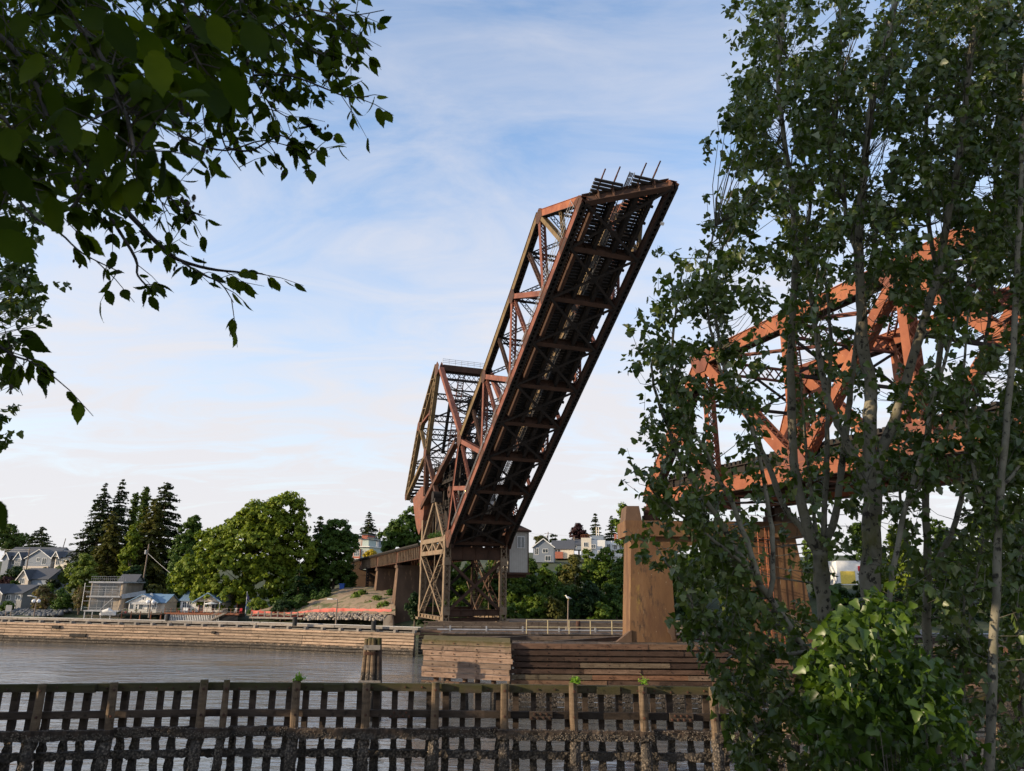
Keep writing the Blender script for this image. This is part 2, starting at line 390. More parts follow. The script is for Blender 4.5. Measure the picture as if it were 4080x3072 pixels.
def sheet(name, xs, ys, fn, m):
    V = [(x, y, fn(x, y)) for y in ys for x in xs]; n = len(xs)
    F = [(j * n + i, j * n + i + 1, (j + 1) * n + i + 1, (j + 1) * n + i) for j in range(len(ys) - 1) for i in range(n - 1)]
    o = npmesh(name, V, F, m, None, True); o['kind'] = 'structure'; return o
sheet('north_bank', list(np.linspace(-420, 420, 141)) , list(np.linspace(112, 300, 72)) + list(np.linspace(320, 3000, 12)), ground_n, M['ground'])
sheet('south_bank', list(np.linspace(-160, 160, 107)), list(np.linspace(-60, -8, 10)) + list(np.linspace(-6, 46, 70)), ground_s, M['ground'])
wm, wtt, wb = newmat('channel_water'); wv = coords(wtt, (1, 1, 1), True)
wb.inputs['Base Color'].default_value = (.135, .138, .132, 1); wb.inputs['Roughness'].default_value = .05; wb.inputs['IOR'].default_value = 2.0
wb.inputs['Specular IOR Level'].default_value = .7
mpw = nd(wtt, 'ShaderNodeMapping'); mpw.inputs['Scale'].default_value = (.38, 1.0, 1); mpw.inputs['Rotation'].default_value = (0, 0, R(14)); wtt.links.new(wv, mpw.inputs[0])
n1 = noise(wtt, mpw.outputs[0], 3.4, 4, .6, .5); n2 = noise(wtt, mpw.outputs[0], .75, 4, .55, .4)
amp = mr(wtt, noise(wtt, coords(wtt, (.035, .08, 1), True), 1, 3), .38, .62, .25, 1.0)
mm = nd(wtt, 'ShaderNodeMath', operation='MULTIPLY_ADD'); wtt.links.new(n1, mm.inputs[0]); mm.inputs[1].default_value = .16; wtt.links.new(n2, mm.inputs[2])
bw = nd(wtt, 'ShaderNodeBump'); bw.inputs['Distance'].default_value = .38; wtt.links.new(amp, bw.inputs['Strength']); wtt.links.new(mm.outputs[0], bw.inputs['Height']); wtt.links.new(bw.outputs[0], wb.inputs['Normal'])
M['water'] = wm
w_ = MB(); w_.add([(-900, 12, WATER), (900, 12, WATER), (900, 190, WATER), (-900, 190, WATER)], [(0, 1, 2, 3)])
tag(w_.build('water', M['water']), kind='structure')

# ---------------------------------------------------------------- the raised bascule span
span = thing('bascule_span', 'raised rust brown steel drawbridge leaf tilted up over the channel', 'drawbridge span', B(-1, 4.8, 0))
CW_ = .78
PU = [54.0, 48.72, 42.3, 36.0, 29.6, 23.3, 17.0, 10.4, 4.05, -.8]
TOP = {1: (47.2, 10.0), 3: (36.2, 9.6), 5: (23.3, 9.4), 7: (10.8, 9.8)}
def chord(p, q, n, lab=None, nm='bottom_chord', web='redrust', par=span, w=CW_, d=.85, lacev=-1, pl=None):
    mb = MB(); ax = (q - p).normalized(); a = pl if pl is not None else BC
    b = ax.cross(a).normalized()
    if b.z < 0: b = -b
    for k in (1, -1): mb.bar(p + a * k * (w / 2 - .05), q + a * k * (w / 2 - .05), a, .08, d)
    mb.bar(p + b * (d / 2 + .02), q + b * (d / 2 + .02), a, w + .14, .04)
    lo = MB()
    for k in (1, -1): lo.bar(p + a * k * (w / 2 - .1) - b * (d / 2 + .02), q + a * k * (w / 2 - .1) - b * (d / 2 + .02), a, .22, .04)
    lo.lace(p - b * (d / 2 + .05), q - b * (d / 2 + .05), a * (w / 2 - .1), .62, .09, .025)
    for k in (1, -1): lo.bar(p + a * k * (w / 2 - .11), q + a * k * (w / 2 - .11), a, .03, d - .06)  # added inner liners that carry the dark of the shaded webs
    o = mb.build(nm, M[web], par, label=lab); lo.build('lacing', M['darksteel' if par is span else 'brownsteel'], o)  # underside takes a darker steel, shade put into its colour
    return o
def gusset(mb, pts, t, th=.06):
    g = MB(); g.prism([L(u, t, v) for u, v in pts], BC * th); g.build('gusset_plate', M['rust'], span)
for side, t0 in ((0, .39), (1, W - .39)):
    tip = 54.0 if side == 0 else 57.6
    sh_ = 0 if side == 0 else 3.0
    m1 = 'redrust' if side == 0 else 'brownsteel'  # far chord gets a darker steel, its shade put into the colour
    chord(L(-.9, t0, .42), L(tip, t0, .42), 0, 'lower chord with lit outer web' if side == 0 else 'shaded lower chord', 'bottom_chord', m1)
    tu = TOP[1][0] + sh_ * .7
    chord(L(10.8, t0, 9.7), L(23.3, t0, 9.45), 0, None, 'top_chord', 'yelsteel'); chord(L(23.3, t0, 9.45), L(36.2, t0, 9.6), 0, None, 'top_chord', 'yelsteel')
    chord(L(36.2, t0, 9.6), L(tu, t0, 10.1), 0, None, 'top_chord', 'yelsteel')
    chord(L(tu, t0, 10.1), L(tip, t0, .5), 0, 'orange rusted sloping end post', 'end_post', 'orange', d=.8)
    chord(L(10.8, t0, 9.8), L(-1.1, t0, 1.6), 0, 'red heel post', 'heel_post', 'redrust', w=.6, d=.55)
    def web(u0, v0, u1, v1, w=.62, d=.42, kind='solid', m='redrust', nm='diagonal'):
        mb = MB(); p, q = L(u0, t0, v0), L(u1, t0, v1); ax = (q - p).normalized(); b = ax.cross(BC)
        if kind == 'solid':
            for k in (1, -1): mb.bar(p + BC * k * .32, q + BC * k * .32, BC, .06, w)
            mb.lace(p + b * (w / 2 - .02), q + b * (w / 2 - .02), BC * .3, .5, .08, .02); mb.lace(p - b * (w / 2 - .02), q - b * (w / 2 - .02), BC * .3, .5, .08, .02)
        else:
            for k in (1, -1):
                mb.bar(p + b * k * .22, q + b * k * .22, b, .09, .34)
            for k in (.16, -.16): mb.lace(p + BC * k, q + BC * k, b * .2, .42, .07, .02, x=False)
        mb.build(nm, M[m], span)
    web(tu, 9.7, 42.3, .9); web(36.2, 9.2, 42.3, .9); web(36.2, 9.2, 29.6, .9); web(23.3, 9.0, 29.6, .9); web(23.3, 9.0, 17.0, .9); web(10.8, 9.4, 17.0, .9)
    web(tu, 9.7, 48.72, .9, .5, .4, m='yelsteel')
    for u in (42.3, 29.6, 17.0): web(u, 9.3, u, .9, kind='lat', nm='post', m='brownsteel')
    for u, v in ((36.0, 9.2), (23.3, 9.0), (10.6, 9.4)): web(u, v, u, .9, .45, kind='lat', nm='post', m='redrust')
    web((tu + tip) / 2, 5.2, 48.72, .9, kind='lat', nm='sub_strut', m='yelsteel')
    web(5.0, 5.4, 10.2, .8, .6, m='redrust', nm='sub_strut'); web(4.6, 5.3, 4.2, .8, .36, m='redrust', nm='sub_strut')
    for k in (-.02, CW_ - .04):
        tt = (0 if side == 0 else W - CW_) + k
        for u in PU[1:9]: gusset(None, [(u - 1.0, .1), (u - .8, .9), (u - .45, 1.5), (u + .45, 1.5), (u + .8, .9), (u + 1.0, .1)], tt)
        for u, v in TOP.values():
            uu = u if u < 40 else tu
            gusset(None, [(uu - 1.0, v - .35), (uu - .6, v - 1.2), (uu + .6, v - 1.2), (uu + 1.0, v - .35), (uu + .6, v + .35), (uu - .6, v + .35)], tt)
        gusset(None, [(-1.9, .2), (-1.4, 2.4), (-.8, 2.3), (1.2, .95), (1.0, -.1), (-1.2, -.5)], tt)
        gusset(None, [(tip - 1.3, -.02), (tip - 1.0, 1.8), (tip + .15, 1.2), (tip + .35, .1)], tt)
def ibeam(mb, p, q, up, d, fw, tw=.05, ft=.06):
    ax = (q - p).normalized(); up = (up - ax * up.dot(ax)).normalized(); s_ = ax.cross(up)
    mb.bar(p, q, s_, tw, d)
    for k in (1, -1): mb.bar(p + up * k * d / 2, q + up * k * d / 2, s_, fw, ft)
for u in PU[1:]:
    mb = MB(); d = 1.25 if u > 0 else 1.5
    ibeam(mb, L(u, CW_, d / 2 + .05), L(u, W - CW_, d / 2 + .05), LN, d, .55, .05, .07)
    for t in np.arange(1.4, W - 1, 1.3): mb.bar(L(u, t, .1), L(u, t, d), BC, .07, .3)
    mb.build('floor_beam', M['brownsteel'], span)
mb = MB()                                                # skewed end beam joining the two tips
p, q = L(53.9, .5, .75), L(57.5, W - .5, .75)
ibeam(mb, p, q, LN, 1.5, .6, .06, .08)
for k in (.16, .33, .62, .8):
    c_ = p.lerp(q, k); mb.prism([c_ + LU * .04 - LN * .7, c_ + LU * .04 + LN * .7, c_ + LU * .6 + LN * .7], (q - p).normalized() * .08)
mb.build('end_beam', M['brownsteel'], span)
STR = (1.75, 3.55, 5.9, 7.6)
for t in STR:
    for u0, u1 in zip(PU[1:], PU[:-1]):
        mb = MB(); e_ = u1 + (t / W * 3.6 if u1 == 54.0 else 0)
        ibeam(mb, L(u0 + .1, t, .82), L(e_ - .1, t, .82), LN, .95, .38, .04, .05)
        for uu in np.arange(u0 + .7, e_ - .3, .42):
            for k in (-.13, .13): mb.box6(L(uu, t + k - .035, .31), LU * .07, BC * .07, LN * -.05)
        mb.build('stringer', M['brownsteel' if t < 2 else 'darksteel'], span)  # inner stringers get the darker steel, their shade put into the colour
for t in (2.65, 6.95):                                   # cross frames between stringers
    for u0, u1 in zip(PU[1:9], PU[:8]):
        for k in (.33, .66):
            mb = MB(); u = u0 + (u1 - u0) * k; mb.bar(L(u, t - .85, .9), L(u, t + .85, .9), LU, .08, .35); mb.build('stringer_frame', M['darksteel'], span)
for u0, u1 in zip(PU[1:], PU[:-1]):                       # lower lateral X bracing
    e0, e1 = (u1, u1) if u1 != 54.0 else (53.8, 57.2)
    for a_, b_, h_ in ((L(u0, .8, -.02), L(e1, W - .8, -.02), 0), (L(u0, W - .8, -.14), L(e0, .8, -.14), 1)):
        mb = MB(); mb.bar(a_, b_, LN, .12, .2); mb.bar(a_ + LN * .08, b_ + LN * .08, LN, .03, .34)
        c_ = (a_ + b_) / 2
        if h_: mb.prism([c_ - LU * .5 - BC * .1, c_ + BC * .5, c_ + LU * .5 + BC * .1, c_ - BC * .5], LN * .03)
        mb.build('lateral_brace', M['darksteel'], span)
for u, v in [(TOP[3][0], 9.5), (TOP[5][0], 9.3), (TOP[1][0] + 1, 10.0), (29.6, 9.4), (42.3, 9.8), (17.0, 9.4)]:      # top sway frames
    mb = MB()
    for h_ in (0, -1.1): mb.bar(L(u, CW_, v + h_), L(u, W - CW_, v + h_), LN, .16, .25)
    mb.lace(L(u, CW_, v - .55), L(u, W - CW_, v - .55), LN * .5, .9, .08, .04)
    mb.build('sway_frame', M['darksteel'], span)
TN = [10.8, 17.0, 23.3, 29.6, 36.2, 42.3, 48.0]
for u0, u1 in zip(TN[:-1], TN[1:]):                      # top laterals
    for sgn in (0, 1):
        mb = MB(); p, q = (L(u0, .8, 9.5 + sgn * .15), L(u1, W - .8, 9.5 + sgn * .15))
        if sgn: p, q = L(u0, W - .8, 9.65), L(u1, .8, 9.65)
        a_ = (q - p).cross(LN).normalized() * .22
        mb.bar(p - a_, q - a_, LN, .1, .1); mb.bar(p + a_, q + a_, LN, .1, .1); mb.lace(p, q, a_, .6, .06, .03)
        mb.build('top_lateral', M['darksteel'], span)
# ties, rails, walkway
tieme = None; k = 0; rest = MB()
for tr, (ta, tb) in enumerate(((1.15, 4.35), (5.2, 8.2))):
    us = np.arange(-.5, 54 + (ta + tb) / 2 / W * 3.6 + .9, .40)
    for i, u in enumerate(us[::-1]):
        e_ = .45 if (i % 5 == 2 and tr == 1) else 0
        if i < 50:
            if e_ or tieme is None:
                t_ = MB(); t_.box6(L(u, ta, 1.34), LU * .25, BC * (tb - ta + e_), LN * .28)
                o = t_.build('track_tie', M['tie'], span)
                if not e_: tieme = (o, u, ta)
            else:
                o = tieme[0].copy(); COL.objects.link(o); o.location = tieme[0].location + (LU * (u - tieme[1]) + BC * (ta - tieme[2]))
        else: rest.box6(L(u, ta, 1.34), LU * .27, BC * (tb - ta + e_), LN * .28)
tag(rest.build('track_ties', M['tie'], span), kind='stuff')
for t in (1.95, 3.4, 6.0, 7.4):
    mb = MB(); e_ = 55.6 + t / W * 3.6; ibeam(mb, L(-.5, t, 1.72), L(e_, t, 1.72), LN, .17, .1, .03, .03); mb.bar(L(e_ - .1, t, 1.74), L(e_ + .9, t, 1.74), BC, .12, .1); mb.build('rail', M['rust'], span)
mb = MB()
for i, u in enumerate(np.arange(0, 57.4, 1.0)):
    if i % 6 == 0: continue
    for kx in range(3): mb.box6(L(u, 4.56 + kx * .15, 1.5), LU * (.92 if i % 3 else .5), BC * .11, LN * .04)
for t in (4.5, 5.05): mb.bar(L(-.5, t, 1.45), L(57.6, t, 1.45), BC, .05, .1)
mb.build('walkway_grating', M['dullgrey'], span)
mb = MB()                                                # handrail cage platforms near the tips, cables along the chords
for t, s_ in ((-.15, 1), (W + .1, -1)):
    for h_ in (1.2, 1.8, 2.3): mb.rod(L(44 if t < 0 else 47, t, h_), L(53 if t < 0 else 56, t, h_), .03, 4)
    for u in np.arange(44.5 if t < 0 else 47.5, 53 if t < 0 else 56, 1.2): mb.rod(L(u, t, .8), L(u, t, 2.4), .03, 4)
for h_ in (1.0, 1.25): mb.rod(L(2, -.12, h_), L(46, -.12, h_), .03, 4)
mb.build('handrail', M['steelgrey'], span)
mb = MB()
for i in range(8):
    u0, u1 = PU[9 - i] + .5, PU[8 - i] + .5; prev = None
    for j in range(7):
        f_ = j / 6; p = L(u0 + (u1 - u0) * f_, 9.15, .9 - 1.0 * math.sin(f_ * math.pi) * .35)
        if prev: mb.rod(prev, p, .025, 4)
        prev = p
mb.build('power_cable', M['black'], span)
mb = MB(); mb.box6(L(53.4, W - .2, -.4), LU * .3, BC * .3, LN * .3); mb.build('navigation_lamp', M['white'], span)

# ---------------------------------------------------------------- the bridge tower under the heel
tower = thing('bridge_tower', 'four legged latticed steel tower carrying the heel of the raised span', 'bridge tower', B(-10, 4.8, -11.4))
SN, SF = -2.9, -16.6; HB = -11.5
def leg(s_, t_, h1, m, lab=None):
    mb = MB(); mb.laced(B(s_, t_, HB), B(s_, t_, h1), BC, .95, .85, .07)
    for h_ in (-9.9, -2.9, .2): mb.bar(B(s_, t_, h_ - .55), B(s_, t_, h_ + .55), BC, 1.06, .96)
    mb.box6(B(s_ - .8, t_ - .8, HB - .1), BA * 1.6, BC * 1.6, BZ * .35); mb.build('leg', M[m], tower, label=lab)
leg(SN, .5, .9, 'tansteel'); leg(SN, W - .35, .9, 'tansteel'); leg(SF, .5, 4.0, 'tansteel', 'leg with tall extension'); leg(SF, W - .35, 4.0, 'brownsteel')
def girder(p, q, d, m, nm, par=tower, rib=1.7):
    mb = MB(); ibeam(mb, p, q, BZ, d, .5, .05, .07); ax = (q - p); n = int(ax.length / rib)
    for i in range(1, n):
        c_ = p.lerp(q, i / n)
        mb.bar(c_ - BZ * (d / 2 - .05), c_ + BZ * (d / 2 - .05), ax, .06, .36)
    mb.build(nm, M[m], par)
girder(B(SN + .2, .9, -1.75), B(SN + .2, W - .8, -1.75), 1.75, 'brownsteel', 'cross_girder'); girder(B(SN - .1, .9, -.25), B(SN - .1, W - .8, -.25), .8, 'darksteel', 'bearing_beam')
girder(B(SF, .9, -1.6), B(SF, W - .8, -1.6), 1.6, 'darksteel', 'cross_girder')
for s_ in (SN, SF):
    for h_, d_ in ((-10.15, .8), (-11.1, .45)): girder(B(s_, .9, h_), B(s_, W - .8, h_), d_, 'brownsteel', 'strut')
for t_ in (.35, W - .35):
    girder(B(SF + .4, t_, -11.0), B(SN - .4, t_, -11.0), .5, 'tansteel', 'strut')
def brace(p, q, wd, m, w=.36, d=.5, nm='brace'):
    mb = MB(); a = Vector(wd)
    mb.bar(p - a * d / 2, q - a * d / 2, a, .06, w); mb.bar(p + a * d / 2, q + a * d / 2, a, .06, w)
    ax = (q - p).normalized(); b = ax.cross(a); mb.lace(p + b * (w / 2), q + b * (w / 2), a * (d / 2), .75, .09, .03, x=False); mb.lace(p - b * (w / 2), q - b * (w / 2), a * (d / 2), .75, .09, .03, x=False)
    mb.build(nm, M[m], tower)
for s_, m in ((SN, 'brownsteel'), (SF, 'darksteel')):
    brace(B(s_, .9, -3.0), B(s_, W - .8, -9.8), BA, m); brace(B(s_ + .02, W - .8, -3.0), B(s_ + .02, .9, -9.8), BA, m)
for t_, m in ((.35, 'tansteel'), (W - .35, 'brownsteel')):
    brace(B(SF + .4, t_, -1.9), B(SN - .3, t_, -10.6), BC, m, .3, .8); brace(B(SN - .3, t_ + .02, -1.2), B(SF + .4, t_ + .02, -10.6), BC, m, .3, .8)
    mb = MB()                                            # portal girder with triangular openings
    for h_, d_ in ((.35, .7), (-1.5, .65)): mb.bar(B(SF + .4, t_, h_), B(SN - .4, t_, h_), BC, .7, d_)
    n = 6
    for i in range(n):
        s0, s1 = SF + .4 + (SN - SF - .8) * i / n, SF + .4 + (SN - SF - .8) * (i + 1) / n
        mb.bar(B(s0, t_, 0 if i % 2 else -1.2), B(s1, t_, -1.2 if i % 2 else 0), BC, .6, .28)
    for i in range(0, n + 1, 3): s0 = SF + .4 + (SN - SF - .8) * i / n; mb.bar(B(s0, t_, -1.5), B(s0, t_, .3), BC, .72, .5)
    mb.build('portal_girder', M[m], tower)
    mb = MB(); mb.laced(B(-9.2, t_, 6.9), B(-15.6, t_, .7), BC, .8, .5, .06); mb.build('inclined_post', M[m], tower)
    mb = MB(); mb.laced(B(-9.2, t_, 6.9), B(-3.6, t_, .7), BC, .8, .5, .06); mb.build('inclined_post', M[m], tower)
    mb = MB(); mb.rod(B(-9.2, t_, 6.6), B(-9.2, t_, -10.8), .07, 6); mb.build('hanger_rod', M['tansteel'], tower)
    mb = MB(); c_ = B(-9.2, t_ - .7, 7.2); mb.tube([c_, c_ + BC * 1.4], [.75, .75], 16); mb.box6(B(-10.4, t_ - .6, 6.2), BA * 2.4, BC * 1.2, BZ * .6); mb.build('trunnion', M['darksteel'], tower)
mb = MB()
for i in range(36):                                      # stair flights up inside the tower
    h_ = -10.5 + i * .28; s_ = -6 - (i % 18) * .35
    mb.box6(B(s_, 6.5, h_), BA * .3, BC * .9, BZ * .04)
mb.bar(B(-6, 6.5, -10.6), B(-12, 6.5, -5.8), BC, .05, .25); mb.bar(B(-6, 7.4, -5.6), B(-12, 7.4, -.9), BC, .05, .25)
mb.build('stair', M['tansteel'], tower)
mb = MB()
for s_ in np.arange(-15, -3, 1.5): mb.bar(B(s_, .6, 1.2), B(s_, W - .6, 1.2), BA, .3, .35)
for t_ in (2.2, 3.7, 6, 7.5): mb.bar(B(-16.5, t_, .7), B(-3, t_, .7), BC, .35, .7)
mb.box6(B(-15, 1.2, 5.2), BA * 11, BC * 7.4, BZ * .12)
for t_ in (1.2, 8.6):
    for h_ in (.5, 1.0): mb.rod(B(-15, t_, 5.3 + h_), B(-4, t_, 5.3 + h_), .03, 4)
    for s_ in np.arange(-15, -3.9, 1.1): mb.rod(B(s_, t_, 5.3), B(s_, t_, 6.3), .03, 4)
for s_ in (-14.5, -9.5, -4.5):
    for t_ in (1.6, 8): mb.laced(B(s_, t_, .8), B(s_, t_, 5.2), BC, .6, .5, .06)
    mb.bar(B(s_, 1.6, 1.0), B(s_, 8, 5.0), BA, .2, .3); mb.bar(B(s_ + .03, 8, 1.0), B(s_ + .03, 1.6, 5.0), BA, .2, .3)
for s_ in (-14.5, -12, -7, -4.5): mb.bar(B(s_, 1, 5.1), B(s_, 8.6, 5.1), BA, .3, .6)
mb.build('machinery_platform', M['darksteel'], tower)
mb = MB(); mb.box6(B(-15.8, 1.6, .9), BA * 10.6, BC * 6.4, BZ * 4.2); mb.build('dark_infill_box', M['darksteel'], tower)  # solid dark box added to deepen the dark tower interior
for h_ in (9.4, 12.2):
    mb = MB()
    for t_ in (1.4, 3.4, 6.2, 8.2): mb.bar(B(-16, t_, h_), B(-1.5 if h_ < 10 else -4, t_, h_), BC, .25, .55)
    for s_ in np.arange(-15.5, -2, 1.7): mb.bar(B(s_, 1.2, h_ + .1), B(s_, 8.4, h_ + .1), BA, .2, .4)
    mb.box6(B(-15, 1.6, h_ + .3), BA * 6, BC * 6.4, BZ * .08)
    for t_ in (1.4, 8.2):
        for z_ in (.8, 1.3): mb.rod(B(-15.5, t_, h_ + z_), B(-3, t_, h_ + z_), .035, 4)
        for s_ in np.arange(-15.5, -2.9, 1.3): mb.rod(B(s_, t_, h_ + .2), B(s_, t_, h_ + 1.3), .035, 4)
    mb.build('upper_platform', M['darksteel'], tower)
for s_, t_ in ((-15.2, 1.6), (-15.2, 8), (-11.5, 2.4), (-11.5, 7.2), (-7.0, 2.0), (-7.0, 7.6), (-3.6, 2.6), (-3.6, 7.0)):
    mb = MB(); mb.laced(B(s_, t_, 5.2), B(s_ + .4, t_, 12.3), BC, .7, .6, .07); mb.build('machinery_post', M['darksteel'], tower)
for s_, h0_, h1_ in ((-15.0, 5.4, 9.2), (-11.4, 9.6, 12), (-7.0, 5.6, 9.2), (-3.5, 5.4, 9.2), (-13, 9.4, 12.2), (-9, 5.4, 9.0)):
    mb = MB(); mb.bar(B(s_, 1.6, h0_), B(s_, 8, h1_), BA, .22, .4); mb.bar(B(s_ + .05, 8, h0_), B(s_ + .05, 1.6, h1_), BA, .22, .4); mb.build('machinery_brace', M['darksteel'], tower)
for s_, t_, h_, a_, b_, c_ in ((-13.5, 2.2, 9.8, 2.2, 1.6, 1.5), (-9.8, 5.4, 9.8, 1.8, 2.0, 1.9), (-12.6, 5.8, 12.5, 2.4, 1.5, 1.2), (-6.2, 3, 5.4, 1.4, 2.6, 2.4), (-14.6, 3, 5.4, 2.0, 4.2, 3.0)):
    mb = MB(); mb.box6(B(s_, t_, h_), BA * a_, BC * b_, BZ * c_); mb.bar(B(s_ + a_ / 2, t_ - .1, h_ + c_), B(s_ + a_ / 2, t_ + b_ + .1, h_ + c_), BA, .3, .2); mb.build('motor_housing', M['darksteel'], tower)
for h_, s_, r_ in ((10.6, -10.6, 1.15), (8.0, -13.2, 1.3), (7.4, -4.6, .9)):
    mb = MB(); c_ = B(s_, 1.0, h_); mb.tube([c_, c_ + BC * .35], [r_, r_], 22); mb.tube([c_ - BC * .2, c_ + BC * .6], [.22, .22], 10); mb.build('gear_wheel', M['rust'], tower)
mb = MB()
for s_, t_, r_, l_ in ((-11, 2.2, .8, .5), (-6.5, 3.2, .55, 1.4), (-12.5, 5, 1.0, .4), (-7, 6.5, .8, .5), (-10, 7.2, .5, 1.2)):
    c_ = B(s_, t_, 6.1); mb.tube([c_, c_ + BC * l_], [r_, r_], 18)
for s_, t_ in ((-13.5, 6.8), (-8.8, 4.4), (-5.2, 5.2)): mb.box6(B(s_, t_, 5.32), BA * 1.3, BC * .9, BZ * 1.1)
mb.build('gear_machinery', M['darksteel'], tower)
vm = leafmat('weed_leaves', [(.03, .07, .015), (.07, .12, .03)])
P = np.array([B(random.uniform(-13, -4), random.uniform(0, 1), .9 + abs(random.gauss(0, .35))) for _ in range(900)])
tag(npmesh('climbing_weed', *leafquads(P, RNG.normal(size=(900, 3)), .16), vm, None), 'green weeds growing on the tower portal ledge', 'weeds')

shed = thing('machinery_shed', 'pale ribbed metal machinery shed among the tower steelwork', 'shed', B(-7, 2, 5.34))
mb = MB(); mb.box6(B(-9, 3.0, 5.34), BA * 6.2, BC * 4.6, BZ * 2.3); mb.build('wall', M['shedmetal'], shed)
mb = MB(); mb.box6(B(-9.2, 2.8, 7.65), BA * 6.6, BC * 5.0, BZ * .15)
for t_ in np.arange(2.9, 7.7, .32): mb.bar(B(-9.2, t_, 7.82), B(-2.55, t_, 7.82), BC, .16, .07)
mb.build('roof', M['steelgrey'], shed)
mb = MB(); mb.box6(B(-2.78, 4.6, 5.9), BA * .04, BC * 1.5, BZ * 1.2); mb.build('window', M['glass'], shed)
lm, lt, lb = newmat('lit_orange_lamp'); lb.inputs['Emission Color'].default_value = (1, .38, .08, 1); lb.inputs['Emission Strength'].default_value = 14
lamp = thing('warning_lamp', 'small lit orange lamp on the shed wall', 'lamp', B(-2.7, 3.1, 7.4))
mb = MB(); mb.box6(B(-2.8, 3.0, 7.3), BA * .25, BC * .22, BZ * .22); mb.build('bulb', lm, lamp)
mb = MB(); mb.box6(B(-2.85, 2.95, 7.55), BA * .35, BC * .32, BZ * .06); mb.build('hood', M['darksteel'], lamp)

# ---------------------------------------------------------------- counterweight truss behind the leaf
cwt = thing('counterweight_truss', 'tall braced steel truss behind the leaf holding the counterweight', 'counterweight truss', B(-12, 4.8, 8))
def cbar(a, b, t_, w, d, m, nm, lat=False):
    mb = MB(); p, q = B(a[0], t_, a[1]), B(b[0], t_, b[1]); ax = (q - p).normalized(); n_ = ax.cross(BC)
    if lat:
        mb.bar(p + n_ * w, q + n_ * w, n_, .28, .7); mb.bar(p - n_ * w, q - n_ * w, n_, .28, .7)
        for k in (.28, -.28): mb.lace(p + BC * k, q + BC * k, n_ * w, w * 1.7, .12, .03, x=(lat == 2))
    else:
        d *= .72; w *= .8
        for k in (1, -1): mb.bar(p + BC * k * .3, q + BC * k * .3, BC, .07, d)
        mb.bar(p + n_ * (d / 2 + .02), q + n_ * (d / 2 + .02), BC, w, .04)
        mb.lace(p - n_ * d / 2, q - n_ * d / 2, BC * .33, .6, .09, .03)
    mb.build(nm, M[m], cwt)
for side, t_ in ((0, .45), (1, W - .45)):
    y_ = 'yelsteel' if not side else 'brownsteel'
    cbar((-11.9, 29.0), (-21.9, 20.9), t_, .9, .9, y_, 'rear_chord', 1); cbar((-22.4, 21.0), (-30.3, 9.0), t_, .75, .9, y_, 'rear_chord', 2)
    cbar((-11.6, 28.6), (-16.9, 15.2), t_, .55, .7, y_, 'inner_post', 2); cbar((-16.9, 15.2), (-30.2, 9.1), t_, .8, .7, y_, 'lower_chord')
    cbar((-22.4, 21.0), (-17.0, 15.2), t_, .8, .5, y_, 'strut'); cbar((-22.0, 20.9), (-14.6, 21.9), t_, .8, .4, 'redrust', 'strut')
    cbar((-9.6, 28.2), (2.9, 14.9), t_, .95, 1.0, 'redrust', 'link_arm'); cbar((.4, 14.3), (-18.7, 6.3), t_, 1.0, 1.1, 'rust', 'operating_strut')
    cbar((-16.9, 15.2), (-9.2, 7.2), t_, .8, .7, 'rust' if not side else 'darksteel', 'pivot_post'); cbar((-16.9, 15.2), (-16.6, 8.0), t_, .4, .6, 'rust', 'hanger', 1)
    for s_, h_, r_ in ((-11, 28.6, 1.5), (-22.2, 20.9, 1.2), (-16.9, 15.2, 1.3), (2.7, 14.9, 1.1), (-30, 9.2, .9), (-14.7, 21.8, .8)):
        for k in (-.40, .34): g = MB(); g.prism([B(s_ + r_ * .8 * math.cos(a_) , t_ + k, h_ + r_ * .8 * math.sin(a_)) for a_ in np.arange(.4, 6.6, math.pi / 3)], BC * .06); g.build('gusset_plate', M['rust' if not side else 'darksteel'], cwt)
def cross(s_, h_, d=1.0, m='darksteel', nm='cross_frame', t0=.9, t1=W - .9):
    mb = MB()
    for k in (0, -d): mb.bar(B(s_, t0, h_ + k), B(s_, t1, h_ + k), BZ, .2, .25)
    mb.lace(B(s_, t0, h_ - d / 2), B(s_, t1, h_ - d / 2), BZ * d / 2, d * .9, .09, .04); mb.build(nm, M[m], cwt)
for s_, h_, d in ((-10.8, 28.0, 1.0), (-8.0, 26.0, 1.6), (-12.9, 24.8, .9), (-14.5, 21.4, 1.0), (-3.6, 21.4, 1.4), (-16.8, 15.8, 1.2), (1.8, 15.4, 1.4), (-22.2, 20.6, 1.0), (-26, 14.8, .9), (-29.8, 9.2, .8), (-16.0, 18.4, .9)): cross(s_, h_, d)
for (a, b) in (((-8.2, 25), (-3.6, 20.8)), ((-3.6, 20.6), (2.2, 15)), ((-12.9, 24.6), (-14.6, 21)), ((-14.6, 20.8), (-16.8, 15.8)), ((-22.2, 20), (-26, 15)), ((-26, 14.4), (-29.6, 9.4)), ((-15.6, 14.2), (-10.2, 8.6))):
    for f_ in (0, 1):
        mb = MB(); p, q = B(a[0], .9 if f_ else W - .9, a[1]), B(b[0] + .02, W - .9 if f_ else .9, b[1])
        d_ = (q - p).cross(BC).normalized() * .22
        mb.bar(p + d_, q + d_, BC, .12, .1); mb.bar(p - d_, q - d_, BC, .12, .1); mb.lace(p, q, d_, .7, .07, .03); mb.build('sway_brace', M['darksteel'], cwt)
mb = MB(); mb.bar(B(-10.6, 1, 28.7), B(-10.6, W - 1, 28.7), BZ, 1.0, .9); mb.build('top_beam', M['brownsteel'], cwt)
mb = MB()
for h_ in (.45, .75, 1.05): mb.rod(B(-10.4, .9, 29.2 + h_), B(-10.4, W - .9, 29.2 + h_), .03, 4)
for t_ in np.arange(.9, W, 1.1): mb.rod(B(-10.4, t_, 29.1), B(-10.4, t_, 30.3), .03, 4)
mb.build('handrail', M['steelgrey'], cwt)
mb = MB()
